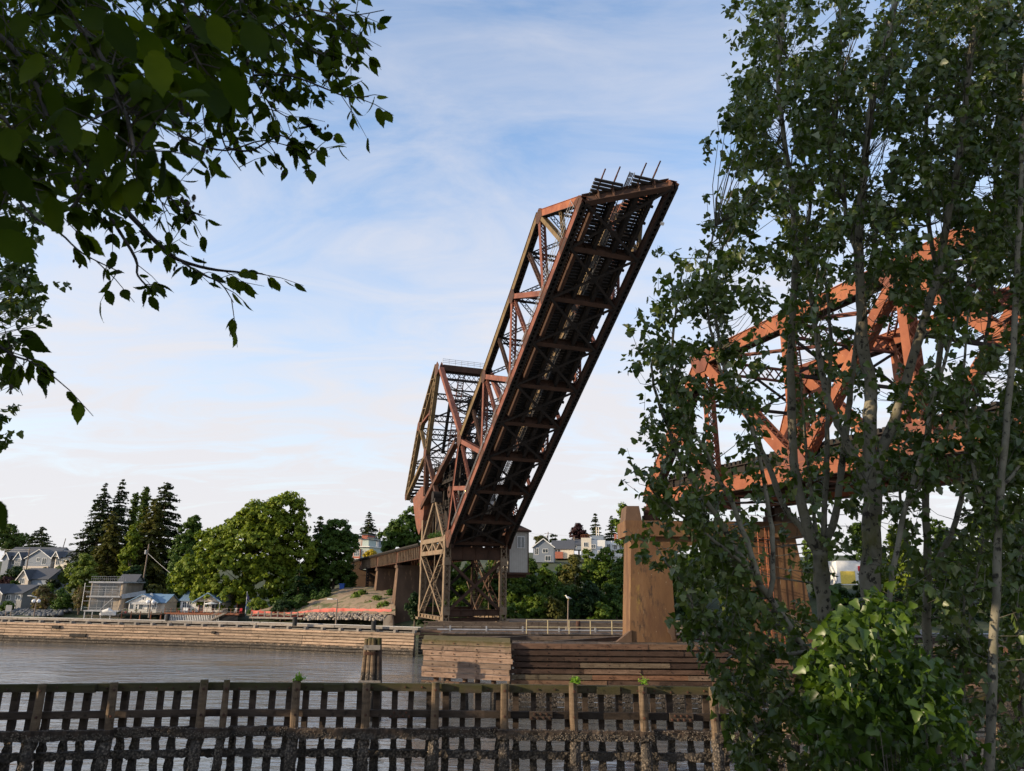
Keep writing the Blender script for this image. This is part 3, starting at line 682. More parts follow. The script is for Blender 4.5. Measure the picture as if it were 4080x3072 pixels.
for t_ in (4.0, 4.95): mb.bar(B(-10.9, t_, 28.2), B(-16.9, t_, 15.4), BC, .1, .3)
for i in range(30):
    f_ = i / 29; mb.bar(B(-10.9 - 6 * f_, 4.0, 28 - 12.6 * f_), B(-10.9 - 6 * f_, 4.95, 28 - 12.6 * f_), BA, .22, .09)
mb.build('ladder', M['redrust'], cwt)
mb = MB()
for t_ in (3.2, 6.6):
    mb.laced(B(-12.9, t_, 24.5), B(-16.9, t_, 15.4), BC, .45, .4, .05)
mb.build('inner_hanger', M['darksteel'], cwt)
mb = MB()
mb.box6(B(-30.0, .95, 9.0), BA * 10.5 + BZ * -.2, BC * (W - 1.9), BZ * -.9 + BA * .4)
for s_ in np.arange(-29.5, -19, 1.6): mb.bar(B(s_, .2, 9.1 + (s_ + 30) * .25), B(s_, W - .2, 9.1 + (s_ + 30) * .25), BA, .2, .35)
mb.build('tail_floor', M['darksteel'], cwt)
mb = MB()
mb.prism([B(s_, .35, h_) for s_, h_ in ((-25.4, 8.3), (-24.2, 6.2), (-23.2, 4.8), (-21.7, 3.0), (-20.0, 1.8), (-18.4, 3.0), (-17.2, 5.0), (-17.0, 9.6), (-19.5, 9.9), (-23, 9.0))], BC * (W - .7))
mb.build('counterweight', M['cwplate'], cwt)

# ---------------------------------------------------------------- operator cabin
cab = thing('control_cabin', 'grey ribbed control cabin with hipped roof beside the tower', 'cabin', B(-4.5, 11.8, -4.4))
c0, c1, s0, s1, h0, h1 = 10.25, 13.4, -8.5, SN - .1, -4.35, 1.9
mb = MB(); mb.box6(B(s1, c0, h0), BC * (c1 - c0), BA * (s0 - s1), BZ * (h1 - h0))
wallc = mb.build('wall', M['cabin'], cab)
mb = MB()
a_, b_, c_, d_ = B(s1 + .4, c0 - .4, h1), B(s1 + .4, c1 + .4, h1), B(s0 - .4, c1 + .4, h1), B(s0 - .4, c0 - .4, h1)
e1, e2 = B(s1 - 1.6, (c0 + c1) / 2, h1 + 1.25), B(s0 + 1.6, (c0 + c1) / 2, h1 + 1.25)
mb.add([a_, b_, c_, d_, e1, e2] + [v - BZ * .22 for v in (a_, b_, c_, d_)], [(0, 1, 4), (1, 2, 5, 4), (2, 3, 5), (3, 0, 4, 5), (6, 9, 8, 7), (0, 6, 7, 1), (1, 7, 8, 2), (2, 8, 9, 3), (3, 9, 6, 0)])
mb.build('roof', M['brownsteel'], cab)
f = MB(); f.box6(B(s1 + .003, 11.55, -.75), BC * 1.25, BA * .09, BZ * 1.75); f = f.build('window', M['white'], cab)
mb = MB()
for k in (0, .6): mb.box6(B(s1 + .08, 11.63 + k, -.67), BC * .5, BA * .03, BZ * 1.58)
mb.build('pane', M['glass'], f)
mb = MB(); mb.box6(B(s1 + .3, c0 - .3, h0 - .3), BC * (c1 - c0 + .5), BA * (s0 - s1 - .4), BZ * .28); mb.bar(B(s1 - 1, c0 - 1, h0 - .7), B(s1 - 1, c1, h0 - .45), BZ, .5, .3); mb.bar(B(s0 + 1, c0 - 1, h0 - .7), B(s0 + 1, c1, h0 - .45), BZ, .5, .3)
mb.build('floor_frame', M['brownsteel'], cab)
for t_ in (c0, c1):
    mb = MB(); mb.bar(B(s1 + .02, t_, h0), B(s1 + .02, t_, h1 - .02), BC, .14, .1); mb.build('corner_trim', M['brownsteel'], cab)
# ---------------------------------------------------------------- approach viaduct behind the tower
SEG = [(-17.3, -.24, -2.15), (-35.0, -.52, -2.55), (-54.0, -.86, -2.85), (-74.0, -1.25, -3.15), (-97.0, -1.65, -3.6)]
LBL = ['nearest the tower with sunlit ribs', 'next to the tower span, ribs partly shaded', 'dark in tree shade', 'farthest, vanishing behind the trees']
for i in range(4):
    (sa, ta_, ba_), (sb, tb_, bb_) = SEG[i], SEG[i + 1]
    sp = thing('girder_span', 'ribbed plate girder approach span ' + LBL[i], 'girder span', B((sa + sb) / 2, 4.8, ba_), 'approach girder spans')
    for t_ in (.3, W - .3):
        mb = MB(); p, q = B(sa - .1, t_, (ta_ + ba_) / 2), B(sb + .1, t_, (tb_ + bb_) / 2); d = ta_ - ba_
        ibeam(mb, p, q, BZ, d, .5, .05, .07); gird = mb.build('plate_girder', M['rust'], sp); mb = MB(); n = int((q - p).length / 1.25)
        for k in range(1, n):
            c_ = p.lerp(q, k / n)
            for s_ in (1, -1): mb.bar(c_ + BC * s_ * .15 - BZ * (d / 2 - .06), c_ + BC * s_ * .15 + BZ * (d / 2 - .06), BA, .16, .26)
        mb.build('stiffeners', M['tansteel' if t_ < 1 else 'brownsteel'], gird)
    mb = MB()
    for k in np.arange(0, (sa - sb) - .3, .5):
        f_ = k / (sa - sb); mb.box6(B(sa - k, -.3, ta_ + (tb_ - ta_) * f_ + .05), BA * -.28, BC * (W + .6), BZ * .25)
    mb.bar(B(sa, -.32, ta_ + .4), B(sb, -.32, tb_ + .4), BC, .2, .25)
    mb.build('tie_deck', M['tie'], sp)
def pier_box(x0, x1, y0, y1, z0, z1, ta=.0, m=None, mb=None):   # tapered block in world axes
    mb = mb or MB()
    mb.add([(x0 - ta, y0 - ta, z0), (x1 + ta, y0 - ta, z0), (x1 + ta, y1 + ta, z0), (x0 - ta, y1 + ta, z0), (x0, y0, z1), (x1, y0, z1), (x1, y1, z1), (x0, y1, z1)],
           [(0, 3, 2, 1), (4, 5, 6, 7), (0, 1, 5, 4), (1, 2, 6, 5), (2, 3, 7, 6), (3, 0, 4, 7)])
    return mb
def pier_b(s0, s1, t0, t1, h0, h1, ta=0.):
    mb = MB(); c = [(s0, t0), (s0, t1), (s1, t1), (s1, t0)]; o = [(1, -1), (1, 1), (-1, 1), (-1, -1)]
    mb.add([B(a + ta * q[0], b + ta * q[1], h0) for (a, b), q in zip(c, o)] + [B(a, b, h1) for a, b in c], [(0, 1, 2, 3), (4, 7, 6, 5), (0, 4, 5, 1), (1, 5, 6, 2), (2, 6, 7, 3), (3, 7, 4, 0)])
    return mb
for s_, bt, lb_ in ((-34.6, -2.55, 'tall brown concrete pier wall nearest the steel tower'), (-53.6, -2.85, 'tall brown concrete pier wall second from the steel tower')):
    pr = thing('concrete_pier', lb_, 'pier', B(s_, 4.8, -13), 'approach piers')
    pier_b(s_ + 1.0, s_ - 1.0, .1, W - .1, -14.5, bt - .85, .75).build('shaft', M['darkconc'], pr)
    pier_b(s_ + 1.15, s_ - 1.15, -.1, W + .1, bt - .85, bt - .4).build('cap', M['darkconc'], pr)
    for t_ in (.3, W - .3): pier_b(s_ + .5, s_ - .5, t_ - .4, t_ + .4, bt - .4, bt - .03).build('bearing', M['brownsteel'], pr)
c_ = at(1555, 2440, 118)
mb = MB(); pier_box(c_.x - .7, c_.x + .7, 116.2, 117.5, -8.4, -5.6, .1, mb=mb); mb.prism([(c_.x - .7, 116.2, -5.6), (c_.x + .7, 116.2, -5.6), (c_.x + .5, 116.2, -4.9), (c_.x - .1, 116.2, -4.9)], (0, 1.3, 0))
tag(mb.build('concrete_footing', M['greyconc']), 'low pointed grey concrete footing at the base of the nearest pier wall', 'footing')
bent = thing('steel_bent', 'dark braced steel trestle bent under the far approach span', 'trestle bent', B(-66, 4, -9))
for t_ in (.4, 3.2, 6.4, 9.2):
    mb = MB(); mb.laced(B(-66, t_, -9.5), B(-66, t_, -3.1), BC, .6, .6, .06); mb.build('post', M['darksteel'], bent)
mb = MB(); mb.bar(B(-66, .4, -9), B(-66, 9.2, -4), BA, .2, .3); mb.bar(B(-66, 9.2, -9), B(-66, .4, -4), BA, .25, .3); mb.bar(B(-66, 0, -3.1), B(-66, 9.6, -3.1), BA, .6, .5); mb.build('cross_brace', M['darksteel'], bent)
c_ = B(-76, 0, 0)
mb = MB(); mb.box(c_.x - 2, c_.x + 16, c_.y, c_.y + 3, -6, BO.z - 3.2); tag(mb.build('bridge_abutment', M['darkconc']), 'dark concrete abutment at the landward end of the viaduct', 'abutment')

# ---------------------------------------------------------------- south pier and fixed truss
PY0, PY1 = 56.3, 59.9; ZB, ZC = -4.4, BO.z - 2.45
def X_(px_, y, Y): return at(px_, y, Y).x
xl, xr = X_(2514, 2300, PY0), X_(3200, 2300, PY0)
pier = thing('bridge_pier', 'big rust stained concrete portal pier under the fixed truss span', 'pier', ((xl + xr) / 2, 58, ZB))
a0, a1 = X_(2672, 2190, PY0), X_(2968, 2190, PY0)
ctr, rr = (a0 + a1) / 2, (a1 - a0) / 2
zsp = ZC - 2.2
arch = [(ctr + rr * math.cos(g), zsp + .75 * rr * math.sin(g) * .85) for g in np.linspace(0, math.pi, 13)]
poly = [(xl - .25, ZB), (xl + .12, ZC), (xr - .3, ZC), (xr + .75, ZB), (X_(2955, 2540, PY0), ZB)] + arch + [(X_(2697, 2540, PY0), ZB)]
mb = MB(); mb.prism([(x, PY0 + .02, z) for x, z in poly], (0, PY1 - PY0, 0)); mb.build('shaft', M['concrete'], pier)
mb = MB(); mb.box(xl - .35, xr + .3, PY0 - .4, PY1 + .3, ZC + .003, ZC + 1.15); mb.build('cap', M['concrete'], pier)
mb = MB()
pz = [(2655, 2478), (2672, 2474), (2688, 2500), (2692, 2548), (2678, 2550), (2671, 2528), (2662, 2520)]
mb.prism([(X_(x, y, PY0 - .05), PY0 - .05, at(x, y, PY0 - .05).z) for x, y in pz][::-1], (0, .1, 0)); mb.build('spalled_patch', M['darkconc'], pier)
mb = MB()
for x0, x1 in ((xl - .25, xl + 1.0), (xr - 1.4, xr - .2)):
    pier_box(x0, x1, PY0 + .2, PY1 - .4, ZC + 1.15, ZC + 2.3, -.0, mb=mb)
    mb.v[-8:] = [(v[0], v[1], v[2]) if i < 4 else (v[0] + (.15 if v[0] < (x0 + x1) / 2 else -.15), v[1] + (.2 if v[1] < 58 else -.2), v[2]) for i, v in enumerate(mb.v[-8:])]
mb.build('parapet_block', M['darkconc'], pier)
mb = MB()
for s_, t_ in ((54.2, .39), (57.6, W - .39)):
    c_ = B(s_, t_, 0); mb.box(c_.x - .6, c_.x + .6, c_.y - .6, c_.y + .6, ZC + 1.153, ZC + 1.7); mb.tube([c_ + Vector((-.5, 0, -.45)), c_ + Vector((.5, 0, -.45))], [.42, .42], 14)
mb.build('bearing', M['rust'], pier)
mb = MB(); pier_box(xl - 1.0, xl + .1, PY0 + .5, PY1 - .5, ZB, ZB + .15, .0, mb=mb); mb.prism([(xl - 1.6, PY0 - .1, ZB), (xl - .1, PY0 - .1, ZB), (xl - .1, PY0 - .1, ZB + 1.15)], (0, .7, 0)); mb.build('fillet', M['darkconc'], pier)
lad = thing('caged_ladder', 'rusty orange caged ladder up the right leg of the concrete pier', 'ladder', (X_(3050, 2500, PY0 - .5), PY0 - .5, ZB))
lx = X_(3048, 2300, PY0 - .4)
mb = MB()
for k in (-.24, .24): mb.rod((lx + k, PY0 - .25, ZB), (lx + k, PY0 - .25, ZC + .9), .04, 5)
for z in np.arange(ZB + .3, ZC + .8, .3): mb.rod((lx - .24, PY0 - .25, z), (lx + .24, PY0 - .25, z), .022, 4)
mb.build('rungs', M['orange'], lad)
mb = MB()
for z in np.arange(ZB + 2.2, ZC + .8, 1.1):
    mb.tube([(lx + .42 * math.sin(g), PY0 - .25 - .42 * (1 - math.cos(g)) , z) for g in np.linspace(-2.6, 2.6, 12)], .03, 4)
for g in (-1.8, -.9, 0.9, 1.8, 3.14): mb.rod((lx + .42 * math.sin(g), PY0 - .25 - .42 * (1 - math.cos(g)), ZB + 2.2), (lx + .42 * math.sin(g), PY0 - .25 - .42 * (1 - math.cos(g)), ZC + .7), .022, 4)
mb.build('cage', M['orange'], lad)
mb = MB()
for x in (lx - 1.1, lx + .9, lx + 1.7): mb.rod((x, PY0 - .9, ZB), (x, PY0 - .9, ZB + 1.1), .035, 5)
for h_ in (.55, 1.1): mb.rod((lx - 1.1, PY0 - .9, ZB + h_), (lx + 1.7, PY0 - .9, ZB + h_), .03, 5)
tag(mb.build('guard_rail', M['orange']), 'short orange guard rail at the foot of the pier ladder', 'railing')

fix = thing('fixed_truss_span', 'orange primed steel truss span resting on the big concrete pier', 'truss span', B(60, 4.8, 0))
FN = [54.2, 62.3, 70.7, 79.1, 87.5, 95.9, 104.3]
def fch(p, q, nm, m='orange', w=.8, d=.9): chord(p, q, 0, None, nm, m, fix, w, d)
for side, t0 in ((0, .39), (1, W - .39)):
    sf = 0 if not side else 3.4
    mcol = 'orange'
    fch(B(54.2 + sf, t0, .45), B(106, t0, .45), 'bottom_chord'); fch(B(62.3, t0, 9.6), B(106, t0, 9.9), 'top_chord'); fch(B(54.2 + sf, t0, .5), B(62.3, t0, 9.7), 'end_post')
    def fb(a, b, w=.6, nm='diagonal'):
        mb = MB(); p, q = B(a[0], t0, a[1]), B(b[0], t0, b[1]); ax = (q - p).normalized(); n_ = ax.cross(BC)
        for k in (1, -1): mb.bar(p + BC * k * .33, q + BC * k * .33, BC, .07, w)
        for k in (1, -1): mb.lace(p + n_ * k * (w / 2 - .02), q + n_ * k * (w / 2 - .02), BC * .3, .6, .09, .025)
        mb.build(nm, M[mcol], fix)
    fb((62.3, 9.4), (70.7, .8), .75); fb((70.7, .8), (79.1, 9.5), .55); fb((79.1, 9.5), (87.5, .8), .7); fb((87.5, .8), (95.9, 9.5), .6); fb((95.9, 9.5), (104, .8), .6)
    fb((62.4, 9.3), (62.7, .8), .45, 'post'); fb((58.6, 5.0), (62.7, .8), .45, 'sub_strut')
    for s_ in FN[2:]: fb((s_, 9.4), (s_, .8), .5, 'post')
    for s_, h_ in [(62.3, 9.6), (79.1, 9.7), (95.9, 9.8)] + [(x, .7) for x in FN[1:]]:
        for k in (-.46, .42): g = MB(); g.prism([B(s_ + dx, t0 + k, h_ + dz * (1 if h_ < 5 else -1)) for dx, dz in ((-1.2, -.5), (1.2, -.5), (1.0, .3), (.5, 1.0), (-.5, 1.0), (-1.0, .3))], BC * .05); g.build('gusset_plate', M['redrust'], fix)
for s_ in FN: girder(B(s_ + .1, .8, .75), B(s_ + .1, W - .8, .75), 1.4, 'orange', 'floor_beam', fix)
for t_ in STR: girder(B(54.6 + t_ * .36, t_, .95), B(106, t_, .95), .9, 'brownsteel', 'stringer', fix, 2)
for t_ in (1.0, W - 1.0): girder(B(55 + t_ * .36, t_, 1.3), B(106, t_, 1.3), .9, 'darksteel', 'walkway_girder', fix, 1.4)
mb = MB()
for s_ in np.arange(56, 106, .46): mb.box6(B(s_, .95, 1.78), BA * .26, BC * (W - 1.9), BZ * .3)
mb.build('tie_deck', M['tie'], fix)
for a, b in zip(FN[:-1], FN[1:]):
    for sgn in (0, 1):
        mb = MB(); p, q = (B(a, .8, .02), B(b, W - .8, .02)) if sgn else (B(b, .8, -.12), B(a, W - .8, -.12)); mb.bar(p, q, BZ, .15, .25); mb.build('lateral_brace', M['brownsteel'], fix)
for s_ in (62.3, 70.7, 79.1, 87.5, 95.9):
    mb = MB()
    for h_ in (9.6, 8.7): mb.bar(B(s_, .8, h_), B(s_, W - .8, h_), BZ, .12, .3)
    mb.lace(B(s_, .8, 9.15), B(s_, W - .8, 9.15), BZ * .45, .8, .1, .04); mb.build('top_strut', M['redrust'], fix)
    mb = MB(); mb.bar(B(s_, .8, 6.3), B(s_, W - .8, 6.3), BZ, .2, .2)
    mb.bar(B(s_, .8, 8.6), B(s_ + .02, 4.8, 6.3), BA, .12, .16); mb.bar(B(s_, W - .8, 8.6), B(s_ + .02, 4.8, 6.3), BA, .12, .16)
    mb.bar(B(s_, .8, 6.4), B(s_ + .05, 4.8, 8.6), BA, .12, .16); mb.bar(B(s_, W - .8, 6.4), B(s_ + .05, 4.8, 8.6), BA, .12, .16); mb.build('sway_frame', M['darksteel'], fix)
for a, b in ((62.3, 70.7), (70.7, 79.1), (79.1, 87.5), (87.5, 95.9)):
    for sgn in (0, 1):
        mb = MB(); p, q = (B(a, .8, 9.7), B(b, W - .8, 9.7)) if sgn else (B(b, .8, 9.85), B(a, W - .8, 9.85)); d_ = (q - p).cross(BZ).normalized() * .2
        mb.bar(p + d_, q + d_, BZ, .12, .1); mb.bar(p - d_, q - d_, BZ, .12, .1); mb.lace(p, q, d_, .7, .07, .03); mb.build('top_lateral', M['redrust'], fix)

# ---------------------------------------------------------------- timber fender in front of the pier
FY = 54.0
fend = thing('timber_fender', 'long rough timber plank fender wall in front of the concrete pier', 'fender', (8, FY, WATER))
def planks(name, x0, x1, y, rows, m, par, cutp=.35, slope=0, thick=.16, joint=(3.5, 7), skew=0):
    mb = MB()
    for z0, z1 in rows:
        x = x0 + random.uniform(-.15, .1); end = x1 + random.uniform(-.1, .2)
        while x < end - .1:
            xe = min(end, x + random.uniform(*joint)); dz = random.uniform(-.012, .012); dy = random.uniform(-.03, .03)
            mb.add([(x, y + dy, z0 + dz - slope * (x - x0)), (xe, y + dy, z0 - slope * (xe - x0)), (xe, y + dy + thick, z0 - slope * (xe - x0)), (x, y + dy + thick, z0 + dz - slope * (x - x0)),
                    (x, y + dy, z1 + dz - slope * (x - x0)), (xe, y + dy, z1 - slope * (xe - x0)), (xe, y + dy + thick, z1 - slope * (xe - x0)), (x, y + dy + thick, z1 + dz - slope * (x - x0))],
                   [(0, 3, 2, 1), (4, 5, 6, 7), (0, 1, 5, 4), (1, 2, 6, 5), (2, 3, 7, 6), (3, 0, 4, 7)])
            x = xe + .012
    if skew: mb.v = [(v[0], v[1] - skew * (v[0] - x1), v[2]) for v in mb.v]
    return mb.build(name, M[m], par)
def bolts(par, x0, x1, y, zs, st=1.6, skew=0):
    mb = MB()
    for z in zs:
        for x in np.arange(x0 + .4, x1, st): mb.tube([(x + random.uniform(-.1, .1), y, z), (x, y - .03, z)], [.04, .035], 6)
    if skew: mb.v = [(v[0], v[1] - skew * (v[0] - x1), v[2]) for v in mb.v]
    mb.build('bolts', M['rust'], par)
zt = at(2035, 2560, FY - .35).z
rows = [(zt - .36 * (i + 1) + .045, zt - .36 * i) for i in range(7)]
planks('front_panel', -6.2, .02, FY - .42, rows, 'fendertop', fend, slope=.0, joint=(7, 9), skew=.37)
bolts(fend, -5.9, 0, FY - .43, [(a + b) / 2 - .03 for a, b in rows], 1.6, .37)
mb = MB(); mb.add([(-6.2, FY + 1.86, zt), (.02, FY - .44, zt), (.02, FY + .25, zt + .25), (-6.2, FY + 2.55, zt + .25), (-6.2, FY + 1.86, zt - .06), (.02, FY - .44, zt - .06), (.02, FY + .25, zt + .15), (-6.2, FY + 2.55, zt + .15)],
    [(0, 1, 2, 3), (4, 7, 6, 5), (0, 4, 5, 1), (1, 5, 6, 2), (2, 6, 7, 3), (3, 7, 4, 0)]); mb.build('top_board', M['fendertop'], fend)
zr = at(2600, 2568, FY).z
rows = []; z = zr
for hgt_, gap in ((.34, .12), (.3, .1), (.27, .11), (.3, .12), (.28, .08), (.3, .07), (.26, .06), (.3, .05)): rows.append((z - hgt_, z)); z -= hgt_ + gap
planks('planking', .05, 40, FY - .02, rows, 'fender', fend); bolts(fend, .1, 30, FY - .03, [(a + b) / 2 for a, b in rows], 2.1)
mb = MB(); mb.box(-.0, 40, FY + .1, FY + .5, z - .1, z - .02); mb.build('ledger', M['fender'], fend)
low = [(zz_ - .26, zz_) for zz_ in np.arange(z - .12, WATER - .4, -.31)]
planks('barnacled_planking', .05, 40, FY + .06, low, 'fender', fend, joint=(6, 9))
mb = MB(); mb.box(.3, 40, FY + .5, FY + .6, z - .3, zr - .3); mb.build('backing', M['deckwood'], fend)
for x in np.arange(.6, 40, 1.25):
    mb = MB(); mb.tube([(x, FY + .45 + random.uniform(0, .15), zr - .05), (x, FY + .5, -7), (x, FY + .5, WATER - 2)], [.16, .18, .22], 9, jit=.06); mb.build('pile', M['fender'], fend)
mb = MB()
for x in (-5.2, -4.3, -3.1, -2.2, -1.1): mb.tube([(x, FY + .2 - .37 * x, zt - 2.3), (x, FY + .3 - .37 * x, -7.3), (x + random.uniform(-.2, .2), FY + .3 - .37 * x, WATER - 2)], [.17, .2, .25], 9, jit=.1)
mb.build('piles', M['fender'], fend)
mb = MB(); mb.bar((-6.2, FY + 2.2, -6.9), (.05, FY - .1, -6.9), (0, 0, 1), .35, .3); mb.build('wale', M['fender'], fend)
deck = thing('pier_walkway', 'dark timber walkway deck behind the fender reaching toward the tower', 'walkway', (4, 62, -4.2))
mb = MB()
for x in np.arange(.2, 40, .32): mb.box(x, x + .29, FY + .9, FY + 2.1, zr - .12, zr - .05)
mb.build('boards', M['deckwood'], deck)
mb = MB(); mb.box(-5.6, 40, 61.4, 61.7, -4.35, -3.95); mb.box(.2, 40, FY + 2.15, FY + 2.45, zr - .35, zr - .02); mb.box(-5.6, 40, 63.2, 63.5, -4.35, -4.0); mb.build('beam', M['deckwood'], deck)
mb = MB()
for x in np.arange(-5.5, 40, .30): mb.box(x, x + .27, 61.2, 63.7, -3.95, -3.88)
mb.build('planks', M['deckwood'], deck)
for x in np.arange(-5.2, 40, 2.6):
    mb = MB(); mb.tube([(x, 62.5, -3.95), (x, 62.5, WATER - 1)], [.18, .2], 8); mb.build('pile', M['deckwood'], deck)
mb = MB()
for (x0, y0, x1, y1) in ((-5.5, FY + 2.3, 2.5, 61.3), (3, FY + 2.3, 9.5, 61.3), (-4, 60.5, 9, 60.5)): mb.bar((x0, y0, -4.2), (x1, y1, -4.1), (0, 0, 1), .3, .35)
mb.build('brace', M['deckwood'], deck)
rl = thing('pipe_railing', 'pale yellow pipe railing along the walkway left of the concrete pier', 'railing', (5, 61.6, -3.9))
xs = [at(x, 2520, 61.5).x for x in (2098, 2183, 2268, 2353, 2439, 2524)]
for x in xs:
    mb = MB(); mb.rod((x, 61.5, -4.0), (x, 61.5, -2.82), .04, 6); mb.build('post', M['rail'], rl)
mb = MB()
for z in (-2.85, -3.38): mb.rod((xs[0], 61.5, z), (26, 61.5, z), .032, 6)
mb.build('rails', M['rail'], rl)
mb = MB()
for z, y in ((-3.78, 64.2),): mb.rod((-6, y, z), (40, y, z), .06, 8)
for x in np.arange(-5, 40, 3): mb.box(x, x + .12, 64.1, 64.5, -3.9, -3.5)
tag(mb.build('conduit_pipes', M['steelgrey']), 'pair of pale grey pipes running along the back of the walkway', 'pipes')
lp = thing('bird_pole', 'slim bare pole rising from the walkway with a gull on top', 'pole', at(2262, 2500, 66))
p0 = at(2262, 2505, 66); p1 = at(2264, 2392, 66)
mb = MB(); mb.rod(p0, p1, .06, 7); mb.build('shaft', M['pole'], lp)
mb = MB(); mb.box6(p0 + Vector((-.2, -.2, -.1)), (.4, 0, 0), (0, .4, 0), (0, 0, .25)); mb.build('base', M['greyconc'], lp)
gull = thing('seagull', 'small pale seagull standing on top of the slim pole', 'bird', p1)
mb = MB(); z0 = p1 + Vector((0, 0, .16))
mb.tube([z0 + Vector(v) for v in ((.30, 0, -.02), (.2, 0, .0), (.08, 0, .03), (-.05, 0, .07), (-.13, 0, .13), (-.16, 0, .20), (-.2, 0, .235), (-.25, 0, .235))], [.01, .05, .09, .095, .065, .055, .055, .02], 10)
mb.build('body', M['white'], gull, True)
mb = MB(); mb.tube([z0 + Vector(v) for v in ((-.25, 0, .232), (-.3, 0, .22), (-.325, 0, .2))], [.02, .016, .006], 6); mb.build('beak', M['yelpaint'], gull)
for k in (-.03, .03):
    mb = MB(); mb.rod(z0 + Vector((0, k, -.03)), p1 + Vector((0, k, 0)), .009, 5); mb.rod(p1 + Vector((0, k, .006)), p1 + Vector((-.06, k, .006)), .009, 5); mb.build('leg', M['yelpaint'], gull)
for k in (-1, 1):
    mb = MB(); mb.tube([z0 + Vector((-.06, k * .085, .08)), z0 + Vector((.08, k * .09, .04)), z0 + Vector((.3, k * .04, .0))], [.03, .045, .006], 7); mb.build('wing', M['steelgrey'], gull)
bo = at(2304, 2505, 66); mb = MB(); mb.tube([bo + Vector((0, 0, -.4)), bo + Vector((0, 0, .55)), bo + Vector((0, 0, .62))], [.2, .2, .17], 12); tag(mb.build('mooring_bollard', M['rust']), 'short rusty round bollard standing behind the pipe railing', 'bollard')

# ---------------------------------------------------------------- long timber guide wall on the far side
WP = [(-96, 117.0), (-72, 111.2), (-34, 102.6), (-11.6, 94.6), (-11.0, 94.4)]
wall = thing('timber_guide_wall', 'long sunlit timber plank guide wall along the far side of the channel', 'guide wall', (-40, 104, WATER))
zw = at(1500, 2522, 95).z
def wallrow(i, n, mb, zb, z1, off, nj=3):
    for (x0, y0), (x1, y1) in zip(WP[:-2], WP[1:-1]):
        d = Vector((x1 - x0, y1 - y0, 0)); nn = d.cross(Vector((0, 0, 1))).normalized(); m_ = max(2, int(d.length / random.uniform(6, 9)))
        for k in range(m_):
            a = Vector((x0, y0, 0)) + d * (k / m_); b = d / m_ * .999; o_ = off + random.uniform(-.03, .03)
            mb.box6(a + nn * o_ + Vector((0, 0, zb + random.uniform(-.015, .015))), b, nn * -.2, Vector((0, 0, z1 - zb)))
mb = MB(); nrow = 9; hh = (zw - (WATER - .5)) / nrow
for i in range(nrow): wallrow(i, nrow, mb, zw - hh * (i + 1) + .085, zw - hh * i, .0 + (i * .03))
mb.build('planking', M['wallwood'], wall)
for px_, py_, w_, h_ in ((222, 2498, 1.2, .35), (310, 2531, 2.6, .4), (850, 2520, .5, .3)):
    d_ = ray(px_, py_); k_ = (-34 * 8.6 + 102.6 * 38) ; a_, b_ = Vector((-72, 111.2, 0)), Vector((-34, 102.6, 0)); n_ = (b_ - a_).cross(BZ).normalized(); p_ = d_ * ((a_ + n_ * .25).dot(n_) / d_.dot(n_))
    mb = MB(); u_ = (b_ - a_).normalized(); mb.box6(p_ - u_ * w_ / 2 - BZ * h_ / 2 + n_ * .08, u_ * w_, n_ * -.4, BZ * h_); mb.build('gap', M['tie'], wall)  # dark block on the planks stands in for a missing plank's shade
mb = MB(); wallrow(0, 1, mb, WATER - 1, zw - .2, -.25); mb.build('backing', M['deckwood'], wall)
mb = MB(); wallrow(0, 1, mb, zw + .32, zw + .62, -.9); wallrow(0, 1, mb, zw + .02, zw + .14, -.5); mb.build('cap_timber', M['greywood'], wall)
mb = MB(); wallrow(0, 1, mb, zw - .3, zw + .3, -1.6); mb.build('inner_wall', M['deckwood'], wall)
mb = MB()
for (x0, y0), (x1, y1) in zip(WP[:-2], WP[1:-1]):
    d = Vector((x1 - x0, y1 - y0, 0)); nn = d.cross(Vector((0, 0, 1))).normalized()
    for k in np.arange(0, d.length, 2.6):
        a = Vector((x0, y0, zw)) + d.normalized() * k; mb.box6(a - nn * .2, d.normalized() * .32, nn * -.6, (0, 0, .34))
mb.build('blocks', M['greywood'], wall)
mb = MB(); wallrow(0, 1, mb, zw + .625, zw + .67, -1.7); mb.build('pale_pipe', M['trim'], wall)
mb = MB(); wallrow(0, 1, mb, zw + .5, zw + .62, -1.2); wallrow(0, 1, mb, zw + .5, zw + .62, -1.5); wallrow(0, 1, mb, zw + .5, zw + .62, -2.0); mb.build('walk_boards', M['greywood'], wall)
for (px_, py_, lb_) in ((216, 2458, 'short black bollard on the guide wall left of the glass house'), (667, 2458, 'short black bollard on the guide wall in front of the white house'), (1174, 2472, 'short black bollard on the guide wall below the red fence'), (1488, 2490, 'short black bollard on the guide wall beside the pier wall base')):
    d_ = ray(px_, py_ + 12); Yb = 104 if px_ < 900 else (100 if px_ < 1300 else 96.5)
    Yb += 10 if px_ < 400 else (3 if px_ < 900 else 0)
    c_ = at(px_, py_ + 12, Yb); mb = MB(); mb.tube([c_ + Vector((0, 0, -.3)), c_ + Vector((0, 0, .75)), c_ + Vector((0, 0, .8))], [.3, .3, .24], 10)
    tag(mb.build('mooring_bollard', M['black']), lb_, 'bollard', 'bollards on the guide wall')
low_w = thing('low_timber_pier', 'dark low timber pier under the steel tower', 'timber pier', (0, 100, WATER))
mb = MB()
for i in range(8): planks_z = -5.9 - i * .36; mb.box(-11.4, 34, 97.5 + (i % 2) * .03, 97.75, planks_z - .3, planks_z)
mb.build('planking', M['fender'], low_w)
mb = MB(); mb.box(-11.4, 34, 97.8, 128, -6.1, -5.75); mb.build('deck', M['deckwood'], low_w)
mb = MB()
for z in (-4.9, -5.3): mb.box(-11, 34, 98.0, 98.08, z, z + .1)
for x in np.arange(-10.8, 34, 2.4): mb.box(x, x + .12, 98.1, 98.2, -5.8, -4.75)
mb.build('guard_rail', M['deckwood'], low_w)
